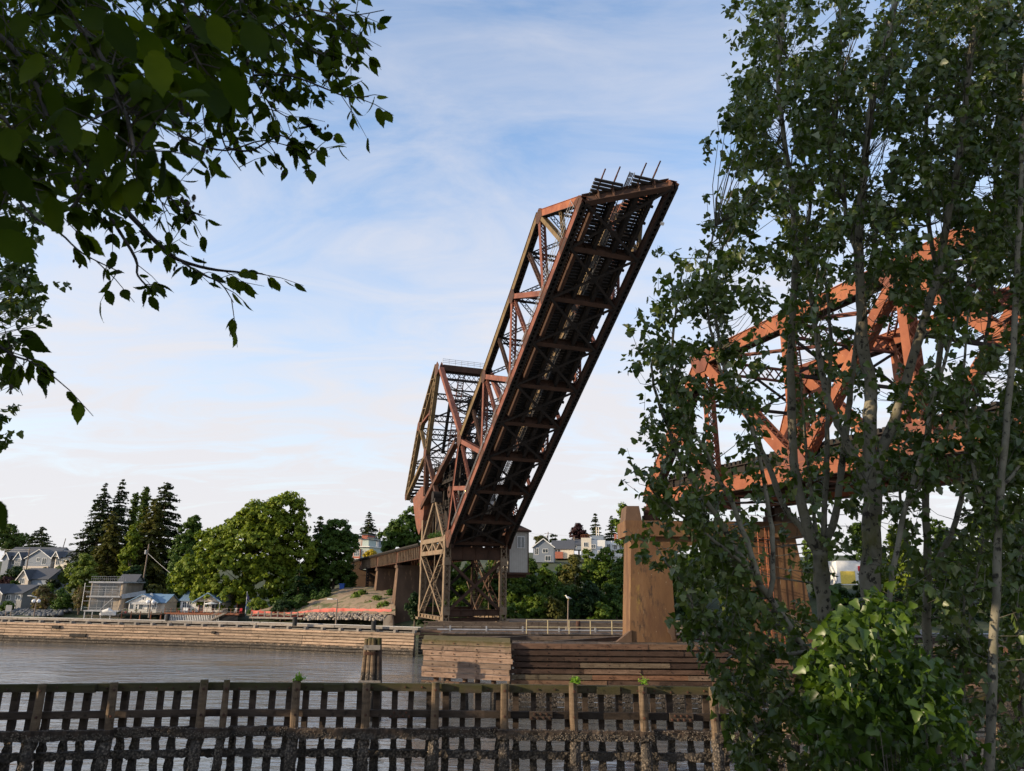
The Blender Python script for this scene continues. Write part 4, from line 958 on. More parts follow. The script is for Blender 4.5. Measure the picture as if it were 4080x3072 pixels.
mb = MB(); mb.box(-8, 24, 100.2, 100.5, -5.72, -5.3); mb.box(-11, 26, 104, 104.4, -5.72, -5.15); mb.build('timber_kerb', M['deckwood'], low_w)
mb = MB()
mb.rod((-11, 99, -5.5), (34, 99, -5.5), .05, 6)
tag(mb.build('service_pipe', M['greywood']), 'thin service pipe on the low timber pier under the tower', 'pipes')

# ---------------------------------------------------------------- dolphin in the channel
dol = thing('pile_dolphin', 'cluster of tarred timber piles standing in the channel', 'dolphin', at(1488, 2850, 52.6))
dc = at(1488, 2540, 52.6); zt_ = dc.z
for i, (dx, dy) in enumerate(((-.52, -.15), (-.28, .2), (-.18, -.32), (.05, .15), (.1, -.35), (.34, -.1), (.5, .15), (.35, .4), (-.1, .45), (.52, -.25), (-.4, .4))):
    mb = MB(); mb.tube([(dc.x + dx * .8, dc.y + dy * .8, zt_ - random.uniform(0, .12)), (dc.x + dx * 1.05, dc.y + dy, -6.5), (dc.x + dx * 1.3, dc.y + dy * 1.2, WATER - 2)], [.15, .17, .19], 10, jit=.07)
    mb.build('pile', M['pilewood' if i in (0, 2, 4) else 'fencewood'], dol)
mb = MB(); mb.box(dc.x - .5, dc.x + .58, dc.y - .58, dc.y - .46, zt_ - .75, zt_ - .45); mb.box(dc.x - .72, dc.x + .72, dc.y - .66, dc.y - .5, -6.55, -6.3); mb.build('wale', M['greywood'], dol)
mb = MB()
for k in range(4): mb.tube([(dc.x + .62 * math.cos(g), dc.y + .5 * math.sin(g), zt_ - .9 - k * .05) for g in np.linspace(0, 6.28, 16)], .018, 4)
mb.build('wire_wrap', M['rust'], dol)

# ---------------------------------------------------------------- near timber fence
fence = thing('tidal_fence', 'barnacled timber picket fence standing in the water across the foreground', 'timber fence', (-2, 31.5, WATER))
FP = [(-600, 30.0), (0, 30.6), (860, 31.8), (1600, 32.0), (2600, 31.8), (3600, 31.2), (4500, 30.4)]
def FYat(px_): return float(np.interp(px_, [a for a, b in FP], [b for a, b in FP]))
ZT = at(1500, 2722, 32).z
def fp(px_, dy=0, z=None): y = FYat(px_) + dy; p = at(px_, 2722, y); return Vector((p.x, y, ZT if z is None else z))
def fbeam(name, x0, x1, dy, z0, z1, th, m, rough=0):
    mb = MB(); xs_ = [x for x in (x0, 860, x1) if x0 <= x <= x1] if x0 < 860 < x1 else [x0, x1]
    if x1 - x0 > 1500: xs_ = sorted(set([x0, x1] + [a for a, b in FP if x0 < a < x1]))
    for a, b in zip(xs_[:-1], xs_[1:]):
        p, q = fp(a, dy), fp(b, dy); n = max(1, int((q - p).length / (.14 if rough else 3)))
        prev = None
        for i in range(n + 1):
            c = p.lerp(q, i / n); j = lambda r=rough: random.uniform(-r, r)
            ring = [(c.x, c.y + j(), z0 + j()), (c.x, c.y + j(), (z0 + z1) / 2 + j()), (c.x, c.y + j(), z1 + j() * .6), (c.x, c.y + th + j(), z1 + j() * .6), (c.x, c.y + th + j(), z0 + j())]
            if prev: mb.add(prev + ring, [(k, (k + 1) % 5, 5 + (k + 1) % 5, 5 + k) for k in range(5)])
            else: mb.add(ring, [(0, 1, 2, 3, 4)])
            prev = ring
        mb.add(prev, [(4, 3, 2, 1, 0)])
    return mb.build(name, M[m], fence)
fbeam('top_rail', -300, 904, -.05, ZT - .29, ZT, .2, 'fencewood'); fbeam('top_rail', 908, 2563, -.05, ZT - .29, ZT, .2, 'fencewood'); fbeam('top_rail', 2567, 4500, -.05, ZT - .29, ZT, .2, 'fencewood')
for a, b in ((1830, 1920), (2378, 2470), (290, 380), (1290, 1370)): fbeam('splice_block', a, b, -.2, ZT - .31, ZT - .02, .14, 'fencewood')
zm = at(1500, 2842, 32).z; fbeam('middle_rail', -300, 4500, -.04, zm - .13, zm + .13, .18, 'fencewood')
for a, b in ((1555, 1640), (2110, 2200), (2664, 2756), (3230, 3320)): fbeam('splice_block', a, b, -.2, zm - .15, zm + .16, .14, 'fencewood')
zl = at(1500, 2918, 31.6).z
for a, b, dy in ((-300, 466, -.55), (466, 762, -.2), (762, 926, -.55), (926, 1158, -.2), (1158, 1752, -.55), (1752, 1985, -.2), (1985, 2600, -.55), (2600, 2838, -.2), (2838, 3400, -.55), (3400, 3700, -.2), (3700, 4500, -.55)):
    fbeam('waler', a, b, dy, zl - .2, zl + .15, .3, 'fencewood', .03)
zq = at(1500, 3000, 32).z; fbeam('low_rail', -300, 4500, -.05, zq - .15, zq + .13, .22, 'fencewood', .045)
posts = [-110, 166, 459, 814, 904, 1186, 1464, 1737, 2012, 2288, 2563, 2841, 3118, 3396, 3670, 3945, 4220]
for i, x in enumerate(posts):
    p = fp(x, -.28); hgt = random.uniform(.03, .16); th_ = .155 if x != 904 else .12; ln = random.uniform(-.06, .06)
    pts = [(p.x + ln, p.y, ZT + hgt), (p.x + ln * .6, p.y, -5.2), (p.x, p.y - .02, -5.75)] + [(p.x, p.y - .05 * min(k, 4), -5.9 - .13 * k) for k in range(0, 24)]
    rad = [th_, th_ * 1.05, th_ * 1.08] + [th_ * (1.25 + .012 * k) + random.uniform(-.02, .03) for k in range(24)]
    mb = MB(); mb.tube(pts, rad, 12, jit=.09); mb.build('pile', M['pilewood'], fence)
for a, b in zip(posts[:-1], posts[1:]):
    if b - a < 120: continue
    n = 4 if b - a < 320 else 5
    for k in range(0, n):
        x = a + (b - a) * (k + .55 + random.uniform(-.06, .06)) / n + random.uniform(-4, 4); p = fp(x, .17); wd = .115 + random.uniform(-.015, .015); ln = random.uniform(-.05, .05)
        mb = MB(); prev = None; zs = [ZT - .06, -4.6, -5.2] + list(np.arange(-5.5, WATER - 1.2, -.17))
        for z in zs:
            j = .03 if z < -5.6 else .004; r = lambda: random.uniform(-j, j); e_ = .025 if z < -6.2 else 0
            cx_ = p.x + ln * (ZT - z) * .25
            ring = [(cx_ - wd - e_ + r(), p.y + r(), z), (cx_ + wd + e_ + r(), p.y + r(), z), (cx_ + wd + e_ + r(), p.y + .2, z), (cx_ - wd - e_ + r(), p.y + .2, z)]
            if prev: mb.add(prev + ring, [(4 + i_, 4 + (i_ + 1) % 4, (i_ + 1) % 4, i_) for i_ in range(4)])
            else: mb.add(ring, [(3, 2, 1, 0)])
            prev = ring
        mb.build('picket', M['fencewood'], fence)
mb = MB()
for x in posts:
    for z in (ZT - .18, zm):
        p = fp(x, -.44, z); mb.tube([p, p + Vector((0, -.05, 0))], [.055, .04], 8)
for x in np.arange(-100, 4300, 66):
    p = fp(x, -.06, ZT - .17 + random.uniform(-.05, .05)); mb.tube([p, p + Vector((0, -.04, 0))], [.04, .03], 7)
for x0 in (1555, 2110, 2664, 3230):
    for k in range(7): p = fp(x0 + 8 + k * 12, -.21, zm + (.07 if k % 2 else -.07)); mb.tube([p, p + Vector((0, -.05, 0))], [.05, .035], 8)
mb.build('bolts', M['rust'], fence)
BT = np.array([(1, 0, 0), (0, 1, 0), (-1, 0, 0), (0, -1, 0), (.2, .1, 1.3)], float); BF = np.array([(0, 1, 4), (1, 2, 4), (2, 3, 4), (3, 0, 4)])
P, N = [], []
for _ in range(4200):
    x = random.uniform(-100, 4100); k = random.random()
    if k < .45: z = zl + random.triangular(-.22, .12, -.1); dy = -.57 if any(a <= x <= b for a, b in ((-300, 466), (762, 926), (1158, 1752), (1985, 2600), (2838, 3400), (3700, 4500))) else -.22; n_ = (0, -1, 0)
    elif k < .6: z = zl + .15; dy = random.uniform(-.55, -.25); n_ = (0, 0, 1)
    else:
        x = random.choice(posts) ; p = fp(x, -.28); g = random.uniform(3.3, 6.1); z = random.uniform(-8, -5.8); kk = (-5.9 - z) / .13; rd = .155 * (1.25 + .012 * kk)
        P.append((p.x + math.cos(g) * rd, p.y - .05 * min(kk, 4) + math.sin(g) * rd, z)); N.append((math.cos(g), math.sin(g), 0)); continue
    p = fp(x, dy, z); P.append(tuple(p)); N.append(n_)
P, N = np.array(P), np.array(N)
X = unit(np.cross(N, RNG.normal(size=P.shape))); Yv = np.cross(N, X)
Vb, Fb = tmpl_leaves(BT, BF, P, X, Yv, RNG.uniform(.014, .036, len(P)))
bm_ = mat('barnacle_shell', [(.3, (.08, .064, .048)), (.7, (.22, .185, .145))], 3, .9, isl=.3)
tag(npmesh('barnacles', Vb, Fb, bm_, fence), kind='stuff')
for x, lb_, n_ in ((1190, 'bright green tuft growing on a fence pile left of the dolphin', 60), (2292, 'bright green tuft growing on a fence pile below the pier fender', 60), (2566, 'small green tuft on the fence pile farthest right of the tufted ones', 25)):
    p = fp(x, -.28, ZT + .12); P = np.array([(p.x + random.gauss(0, .09), p.y + random.gauss(0, .09), p.z + abs(random.gauss(.05, .1))) for _ in range(n_ * 3)])
    tag(npmesh('weed_tuft', *leafquads(P, RNG.normal(size=P.shape), .075, .8), leafmat('tuft_leaves', [(.12, .26, .02), (.22, .36, .04)]), None), lb_, 'weed')
# ---------------------------------------------------------------- houses and small things on the far bank
def face_box(mb, o, ux, uy, x0, x1, z0, z1, proud, th=.08):   # thin box on a facade; ux along it, uy outward
    mb.box6(o + ux * x0 + uy * (proud - th) + BZ * z0, ux * (x1 - x0), uy * th, BZ * (z1 - z0))
class House:
    def __init__(s, name, label, cat, o, ang, w, d, group=None):
        s.o = Vector(o); s.ux = Vector((math.cos(ang), math.sin(ang), 0)); s.uy = Vector((math.sin(ang), -math.cos(ang), 0)); s.w, s.d = w, d   # uy points to the front
        s.t = thing(name, label, cat, tuple(s.o + s.ux * w / 2 - s.uy * d / 2), group)
    def P(s, x, y, z): return s.o + s.ux * x - s.uy * y + BZ * z          # x along the front, y to the back
    def block(s, x0, x1, y0, y1, z0, z1, m, nm='wall'):
        mb = MB(); mb.box6(s.P(x0, y0, z0), s.ux * (x1 - x0), s.uy * -(y1 - y0), BZ * (z1 - z0)); return mb.build(nm, m, s.t)
    def gable(s, x0, x1, y0, y1, z, h, m, axis='x', wall=None, ov=.35, th=.16, nm='roof'):
        mb = MB(); P = s.P
        if axis == 'x':
            ym = (y0 + y1) / 2; k = ov * h / ((y1 - y0) / 2)
            for ya in (y0 - ov, y1 + ov): mb.prism([P(x0 - ov, ya, z - k), P(x0 - ov, ym, z + h), P(x0 - ov, ym, z + h + th), P(x0 - ov, ya, z - k + th)], s.ux * (x1 - x0 + 2 * ov))
            tri = [[P(x0, y0, z), P(x0, y1, z), P(x0, ym, z + h - .02)], [P(x1, y0, z), P(x1, y1, z), P(x1, ym, z + h - .02)]]; e = [s.ux * .12, s.ux * -.12]
        else:
            xm = (x0 + x1) / 2; k = ov * h / ((x1 - x0) / 2)
            for xa in (x0 - ov, x1 + ov): mb.prism([P(xa, y0 - ov, z - k), P(xm, y0 - ov, z + h), P(xm, y0 - ov, z + h + th), P(xa, y0 - ov, z - k + th)], s.uy * -(y1 - y0 + 2 * ov))
            tri = [[P(x0, y0, z), P(x1, y0, z), P(xm, y0, z + h - .02)], [P(x0, y1, z), P(x1, y1, z), P(xm, y1, z + h - .02)]]; e = [s.uy * -.12, s.uy * .12]
        r = mb.build(nm, m, s.t)
        if wall:
            mb = MB()
            for t_, v in zip(tri, e): mb.prism(t_, v)
            mb.build('gable_wall', wall, s.t)
        return r
    def bargeboard(s, x0, x1, y, z, h, m, ov=.4):
        xm = (x0 + x1) / 2; k = ov * h / ((x1 - x0) / 2); mb = MB()
        for xa in (x0 - ov, x1 + ov): mb.bar(s.P(xa, y - .42, z - k + .05), s.P(xm, y - .42, z + h + .05), s.uy, .06, .22)
        mb.build('bargeboard', m, s.t)
    def win(s, x0, x1, z0, z1, y=0, n=2, m=None, fr=.1, side=None, nm='window', glass=None, rows=1):
        mb = MB(); o, ux, uy = (s.P(0, y, 0), s.ux, s.uy) if side is None else (s.P(side, 0, 0), -s.uy, s.ux * (1 if side > 0 else -1))
        for a, b, c, d in ((x0 - fr, x0, z0 - fr, z1 + fr), (x1, x1 + fr, z0 - fr, z1 + fr), (x0, x1, z0 - fr, z0), (x0, x1, z1, z1 + fr)): face_box(mb, o, ux, uy, a, b, c, d, .07)
        for k in range(1, n): xm = x0 + (x1 - x0) * k / n; face_box(mb, o, ux, uy, xm - .035, xm + .035, z0, z1, .05, .05)
        for k in range(1, rows): zm_ = z0 + (z1 - z0) * k / rows; face_box(mb, o, ux, uy, x0, x1, zm_ - .025, zm_ + .025, .045, .045)
        f = mb.build(nm, m or M['white'], s.t)
        mb = MB(); face_box(mb, o, ux, uy, x0, x1, z0, z1, .025, .03); mb.build('pane', glass or M['glass'], f)
        return f
def place(px_, py_, Y): return at(px_, py_, Y)
# white waterside house with blue metal roof
o = place(716, 2437, 160); k = px1(160, 716, 2437); wz = 178 * k
H = House('white_house', 'white waterside house with pale blue metal roof and porch gable', 'house', (o.x, o.y, o.z), R(-4), wz, 6.5)
H.block(0, wz, 0, 6.5, 0, 2.35, M['whiteside'])
H.gable(0, wz * .98, 0, 6.5, 2.35, 1.75, M['metalroof'], 'x', M['whiteside'])
H.gable(wz * .40, wz * .99, -1.4, 2.5, 2.1, 1.65, M['metalroof'], 'y', M['beige']); H.bargeboard(wz * .40, wz * .99, -1.4, 2.1, 1.65, M['bluemetal'])
for f_ in (.42, .62, .97):
    mb = MB(); mb.bar(H.P(wz * f_, -1.3, 0), H.P(wz * f_, -1.3, 2.1), H.ux, .16, .16); mb.build('porch_post', M['trim'], H.t)
H.win(.5, 1.25, .15, 1.95, 0, 2, rows=3, m=M['white']); H.win(1.5, 2.25, .15, 1.95, 0, 2, rows=3); H.win(wz * .44, wz * .53, .1, 1.9, 0, 1, M['brick'], nm='door'); H.win(wz * .60, wz * .63, .9, 1.6, 0, 1); H.win(wz * .73, wz * .95, .4, 1.75, 0, 3)
dk = thing('house_deck', 'long reddish timber deck with railing in front of the white house', 'deck', H.P(wz / 2, -2.2, -.2))
mb = MB()
for i in range(14): mb.box6(H.P(-1.6, -3.2 + i * .23, -.18), H.ux * (wz + 6.5), H.uy * -.2, BZ * .08)
mb.box6(H.P(-1.6, -3.25, -.42), H.ux * (wz + 6.5), H.uy * .06, BZ * .3); mb.build('boards', M['redwood'], dk)
mb = MB(); x = -1.4
while x < wz + .6: mb.box6(H.P(x, -3.18, -1.5), H.ux * .17, H.uy * .04, BZ * 1.05); x += .36
mb.build('skirt_boards', M['trim'], dk)
mb = MB(); mb.box6(H.P(-1.5, -3.0, -1.5), H.ux * (wz + 6), H.uy * -.1, BZ * 1.2); mb.build('understructure', M['black'], dk)
for x in np.arange(-1.5, wz + 5, 1.25):
    mb = MB(); mb.bar(H.P(x, -3.15, -.1), H.P(x, -3.15, .8), H.ux, .07, .07); mb.build('post', M['redwood'], dk)
mb = MB()
for z in (.8, .3): mb.bar(H.P(-1.5, -3.15, z), H.P(wz + 4.9, -3.15, z), BZ, .04, .06)
mb.build('handrail', M['greywood'], dk)
st = thing('wooden_stairs', 'grey wooden stairs down from the reddish deck to the water', 'stairs', H.P(wz + .6, -3.6, -1.4))
mb = MB()
for y_ in (-3.3, -4.3):
    mb.bar(H.P(wz - .9, y_, -1.5), H.P(wz + 2.2, y_, 0), H.uy, .06, .25); mb.bar(H.P(wz - .9, y_, -.6), H.P(wz + 2.2, y_, .9), H.uy, .05, .09)
    for i in range(4): mb.bar(H.P(wz - .7 + i, y_, -1.4 + i * .48), H.P(wz - .7 + i, y_, -.5 + i * .48), H.uy, .06, .07)
for i in range(9): mb.box6(H.P(wz - .7 + i * .33, -4.3, -1.4 + i * .16), H.ux * .28, H.uy * -1, BZ * .04)
mb.build('flight', M['greywood'], st)
def parasol(p, m, lb, r=1.3, closed=False, hgt=2.2):
    t = thing('parasol', lb, 'parasol', p); p = Vector(p)
    mb = MB(); mb.rod(p, p + BZ * (hgt + .1), .03, 6); mb.build('pole', M['trim'], t)
    mb = MB()
    if closed: mb.tube([p + BZ * .9, p + BZ * 1.2, p + BZ * 2.1, p + BZ * 2.3], [.1, .17, .09, .02], 9)
    else:
        n = 10; a = [p + Vector((r * math.cos(g), r * math.sin(g), hgt - .35)) for g in np.linspace(0, 2 * math.pi, n + 1)[:-1]]
        mb.add(a + [p + BZ * hgt] + [v - BZ * .1 for v in a], [(i, (i + 1) % n, n) for i in range(n)] + [(i, n + 1 + i, n + 1 + (i + 1) % n, (i + 1) % n) for i in range(n)])
    mb.build('canopy', m, t)
parasol(H.P(wz * .83, -2.4, -.1), M['white'], 'open white parasol on the deck of the white house')
parasol(H.P(wz + 5.2, -1.0, -.3), M['bluemetal'], 'closed blue parasol on the deck end right of the white house', closed=True)
parasol(H.P(wz + 2.6, .6, 0), M['orange'], 'closed orange parasol beside the white house wall', closed=True, hgt=2.6)
def chair(p, m, lb, g='patio chairs on the deck'):
    t = thing('patio_chair', lb, 'chair', p, g); p = Vector(p)
    mb = MB(); mb.box6(p + Vector((-.25, -.25, .4)), (.5, 0, 0), (0, .5, 0), (0, 0, .05)); mb.build('seat', m, t)
    mb = MB(); mb.box6(p + Vector((-.25, .2, .45)), (.5, 0, 0), (0, .05, .02), (0, .08, .5)); mb.build('backrest', m, t)
    for dx in (-.22, .18):
        for dy in (-.22, .18):
            mb = MB(); mb.box6(p + Vector((dx, dy, 0)), (.045, 0, 0), (0, .045, 0), (0, 0, .4)); mb.build('leg', m, t)
chair(H.P(wz * .19, -2.0, -.1), M['white'], 'white patio chair beside the left doors of the white house'); chair(H.P(wz * .27, -2.3, -.1), M['white'], 'white patio chair second from the left doors of the white house')
chair(H.P(wz + 3.4, -1.8, -.1), M['cream'], 'cream patio chair on the deck end beyond the white house'); chair(H.P(wz + 4.6, -2.2, -.1), M['red'], 'red patio chair on the deck end by the flagpole')
def planter(p, m, lb, leaf=True):
    t = thing('flower_pot', lb, 'flower pot', p); p = Vector(p)
    mb = MB(); mb.tube([p, p + BZ * .4, p + BZ * .45], [.16, .24, .25], 12); mb.build('pot', m, t)
    if leaf:
        Q = np.array([(p.x + random.gauss(0, .14), p.y + random.gauss(0, .14), p.z + .5 + abs(random.gauss(0, .14))) for _ in range(60)])
        npmesh('plant', *leafquads(Q, RNG.normal(size=Q.shape), .13), M['tuft'], t)
M['tuft'] = leafmat('pot_leaves', [(.05, .10, .02), (.10, .18, .04)])
planter(H.P(wz * .12, -2.4, -.1), M['brick'], 'terracotta pot under the left doors of the white house'); planter(H.P(wz * .45, -2.6, -.1), M['brick'], 'terracotta pot below the porch door of the white house')
fl = thing('flagpole', 'white flagpole with a small drooping flag at the deck end', 'flagpole', place(980, 2445, 158))
p0, p1 = place(978, 2447, 158), place(985, 2356, 158)
mb = MB(); mb.tube([p0, p1], [.09, .05], 8); mb.build('pole', M['white'], fl)
mb = MB(); q = p1 - BZ * .3
for i in range(6):
    f0, f1 = i / 6, (i + 1) / 6
    mb.add([q + Vector((.05 + .5 * f0, .08 * math.sin(f0 * 9), -.9 * f0)), q + Vector((.05 + .5 * f1, .08 * math.sin(f1 * 9), -.9 * f1)), q + Vector((.05 + .3 * f1, .08 * math.sin(f1 * 9 + 1), -1.0 - .55 * f1)), q + Vector((.05 + .3 * f0, .08 * math.sin(f0 * 9 + 1), -1.0 - .55 * f0))], [(0, 1, 2, 3)])
mb.build('flag', flat('navy_flag_cloth', (.07, .06, .16)), fl)
# small white cottage with dark blue roof
o = place(510, 2440, 158); k = px1(158, 510, 2440); wz = 118 * k
Hc = House('cottage', 'small white cottage with dark blue roof and striped awning', 'cottage', o, R(-6), wz, 6)
Hc.block(0, wz, 0, 6, 0, 2.1, M['whiteside']); Hc.gable(0, wz, 0, 6, 2.1, 1.45, M['bluemetal'], 'y', M['whiteside'], .5); Hc.gable(wz * .5, wz * 1.22, .8, 5.6, 2.05, 1.4, M['bluemetal'], 'x', M['cream'])
Hc.block(wz, wz * 1.18, 1, 5.6, 0, 2.05, M['cream'])
Hc.win(.2, 1.1, .7, 1.8, 0, 1); Hc.win(1.5, 1.95, .6, 1.8, 0, 1, rows=2); Hc.win(2.2, 3.1, .7, 1.8, 0, 1); Hc.win(4.1, 4.8, .1, 1.8, 0, 2); Hc.win(5.1, 5.9, .6, 1.8, 0, 2); Hc.win(wz * .46, wz * .53, 2.5, 3.0, 0, 1)
mb = MB()
for i in range(18): mb.prism([Hc.P(1.1 + i * .27, -.05, 2.1), Hc.P(1.1 + i * .27, -.9, 1.75), Hc.P(1.1 + i * .27, -.9, 1.6), Hc.P(1.1 + i * .27, -.05, 1.95)], Hc.ux * (.14))
mb.build('striped_awning', M['trim'], Hc.t)
dk2 = thing('cottage_deck', 'cluttered brown railed deck on posts in front of the cottage', 'deck', Hc.P(wz / 2, -1.5, -.2))
mb = MB(); mb.box6(Hc.P(-.3, -2.0, -.25), Hc.ux * (wz * 1.4), Hc.uy * -2, BZ * .15); mb.build('boards', M['deckwood'], dk2)
mb = MB()
for z in (.35, .75): mb.bar(Hc.P(-.2, -1.9, z), Hc.P(wz * 1.38, -1.9, z), BZ, .05, .07)
for x in np.arange(-.2, wz * 1.4, .22): mb.bar(Hc.P(x, -1.9, -.1), Hc.P(x, -1.9, .75), BZ.cross(Hc.ux), .03, .04)
mb.build('railing', M['greywood'], dk2)
for x in (-.2, wz * .3, wz * .62, wz, wz * 1.35):
    mb = MB(); mb.rod(Hc.P(x, -1.7, -2.2), Hc.P(x, -1.7, .3), .13, 8); mb.build('pile', M['redwood'], dk2)
planter(Hc.P(.4, -1.4, -.1), M['red'], 'red flower pot at the left corner of the cottage deck'); planter(Hc.P(2.6, -1.4, -.1), M['cream'], 'cream flower pot in the middle of the cottage deck')
# glass and concrete house
o = place(345, 2440, 160); k = px1(160, 345, 2440); wz = 140 * k
Hg = House('glass_house', 'modern grey concrete and glass house on stilts with roof terrace', 'house', o, R(-3), wz, 9)
h1, h2 = 130 * k, 0
Hg.block(0, wz * 1.02, -1.2, 8, .25, .5, M['steelgrey'], 'base_slab'); Hg.block(0, wz * .92, .2, 8, .5, 5.9, M['greyconc']); Hg.block(-.1, wz * .98, -.8, 8, 3.05, 3.3, M['steelgrey'], 'floor_slab'); Hg.block(-.1, wz * 1.0, -.6, 8.2, 5.9, 6.2, M['steelgrey'], 'roof_slab')
dimglass = mat('curtained_glass', [(.45, (.06, .07, .075)), (.7, (.16, .13, .10))], .5, .15, bst=0, spec=.7)
for z0, z1, rw in ((.55, 2.95, 1), (3.35, 5.8, 2)): Hg.win(.35, wz * .68 if rw == 1 else wz * .86, z0, z1, .2, 4 if rw == 2 else 3, M['steelgrey'], .12, rows=rw, glass=dimglass, nm='curtain_wall')
mb = MB(); pts = [Hg.P(wz * .96 + .55 * math.cos(g), .4 + .55 * math.sin(g), 0) for g in np.linspace(0, 2 * math.pi, 15)[:-1]]; mb.prism([p + BZ * .5 for p in pts], BZ * 5.3); mb.build('stair_tower', M['greyconc'], Hg.t)
mb = MB()
for x in np.arange(0, wz, .45): mb.rod(Hg.P(x + .3, -.4, 6.2), Hg.P(x + .3, -.4, 7.2), .02, 4)
for z in (6.7, 7.2): mb.rod(Hg.P(.2, -.4, z), Hg.P(wz * .98, -.4, z), .025, 4)
mb.build('terrace_railing', M['steelgrey'], Hg.t)
mb = MB()
for x in (-.55, -.5): mb.rod(Hg.P(x, -1.1, .4), Hg.P(x, -1.1, 5.9), .05, 5)
for z in (2.3, 4.2, 5.2): mb.rod(Hg.P(-.55, -1.1, z), Hg.P(wz * .9, -1.1, z), .04, 5)
for z in (1.0, 3.9): mb.rod(Hg.P(0, -1.15, z), Hg.P(wz * .95, -1.15, z), .03, 5)
mb.bar(Hg.P(wz * .45, -1.0, .5), Hg.P(wz * .8, -1.0, 2.9), Hg.ux, .12, .2); mb.build('steel_frame', M['steelgrey'], Hg.t)
for x in (.2, wz * .25, wz * .5, wz * .78):
    mb = MB(); mb.bar(Hg.P(x, -.9, -1.2), Hg.P(x, -.9, .3), Hg.ux, .2, .2); mb.build('stilt', M['steelgrey'], Hg.t)
Hg.gable(wz * .35, wz * .85, 6, 9, 6.3, 1.3, M['slate'], 'x', M['greypaint'], nm='rear_roof')
mb = MB(); mb.bar(Hg.P(wz * 1.0, -.5, 3.2), Hg.P(wz * 1.5, 2, 4.0), BZ, .9, .18); mb.build('entry_bridge', M['steelgrey'], Hg.t)
gw = thing('gangway', 'grey boat gangway sloping down beside the glass house', 'gangway', Hg.P(wz * 1.08, -.5, .4)); mb = MB(); mb.bar(Hg.P(wz * .98, -.9, -.5), Hg.P(wz * 1.2, -.5, .5), BZ, .12, .9); mb.bar(Hg.P(wz * .98, -1.3, .1), Hg.P(wz * 1.2, -.9, 1.0), BZ, .06, .05); mb.build('ramp', M['steelgrey'], gw)
bt = thing('covered_boat', 'small white covered motorboat on a lift in front of the glass house', 'boat', place(428, 2447, 155)); p = place(428, 2447, 155)
mb = MB(); prof = [(-1.6, .1, .1), (-1.2, .5, .35), (0, .62, .45), (1.1, .5, .45), (1.7, .05, .55)]
for (a, b) in zip(prof[:-1], prof[1:]):
    mb.add([p + Vector((a[0], -a[1], a[2])), p + Vector((b[0], -b[1], b[2])), p + Vector((b[0], b[1], b[2])), p + Vector((a[0], a[1], a[2])), p + Vector((a[0], 0, -.25)), p + Vector((b[0], 0, -.2))], [(0, 1, 2, 3), (0, 4, 5, 1), (3, 2, 5, 4)])
mb.build('hull', M['white'], bt); mb = MB(); mb.tube([p + Vector((-1, 0, .45)), p + Vector((.2, 0, .8)), p + Vector((1, 0, .5))], [.3, .42, .2], 10); mb.build('cover', M['trim'], bt)
mb = MB()
for x in (350, 395, 420, 445, 470): c = place(x, 2465, 155.5); mb.rod(c + BZ * -.6, c + BZ * 1.0, .09, 6)
for y in (2452, 2459): mb.bar(place(340, y, 155.3), place(475, y, 155.3), BZ, .12, .12)
tag(mb.build('timber_float', M['deckwood']), 'dark timber float and posts in front of the glass house', 'dock')
# grey shingled house at far left
o = place(-60, 2432, 178); k = px1(178, 30, 2432); wz = 150 * k
Hs = House('grey_house', 'grey shingled two storey house with white windows at the water', 'house', o, R(-6), wz, 9)
Hs.block(0, wz, 0, 9, 0, 3.9, M['greyside']); Hs.gable(0, wz, 0, 9, 3.9, 1.7, M['slate'], 'x', M['greyside']); Hs.block(0, wz * .53, -1.2, .2, 0, 3.9, M['greyside'], 'front_wing'); Hs.gable(0, wz * .53, -1.2, 4.5, 3.9, 1.9, M['slate'], 'y', M['greyside']); Hs.bargeboard(0, wz * .53, -1.2, 3.9, 1.9, M['white'])
for a, b in ((.55, .67), (.82, .95)): Hs.win(wz * a, wz * b, 2.4, 3.4, 0)
for a, b in ((.56, .65), (.70, .84)): Hs.win(wz * a, wz * b, .3, 1.5, 0)
Hs.win(wz * .32, wz * .47, 2.2, 3.5, -1.2); Hs.win(wz * .3, wz * .5, .3, 2, -1.2, 3); Hs.win(wz * .36, wz * .43, 4.3, 5.0, -1.2, 2, rows=2)
o = place(70, 2340, 205); k = px1(205, 100, 2340); wz = 130 * k
Hb = House('back_cottage', 'grey roofed cottage with pinkish gable behind the shingled house', 'house', (o.x, o.y, o.z - 2), R(-8), wz, 9)
Hb.block(0, wz, 0, 8, 0, 4.3, M['bluegrey']); Hb.gable(0, wz, 0, 8, 4.3, 2.6, M['slate'], 'x', M['bluegrey']); Hb.block(.6, wz * .42, -1, .2, 0, 4.3, M['beige'], 'front_wing'); Hb.gable(.6, wz * .42, -1, 4, 4.3, 2.2, M['slate'], 'y', M['beige']); Hb.bargeboard(.6, wz * .42, -1, 4.3, 2.2, M['trim']); Hb.win(wz * .15, wz * .28, 3.0, 4.3, -1)
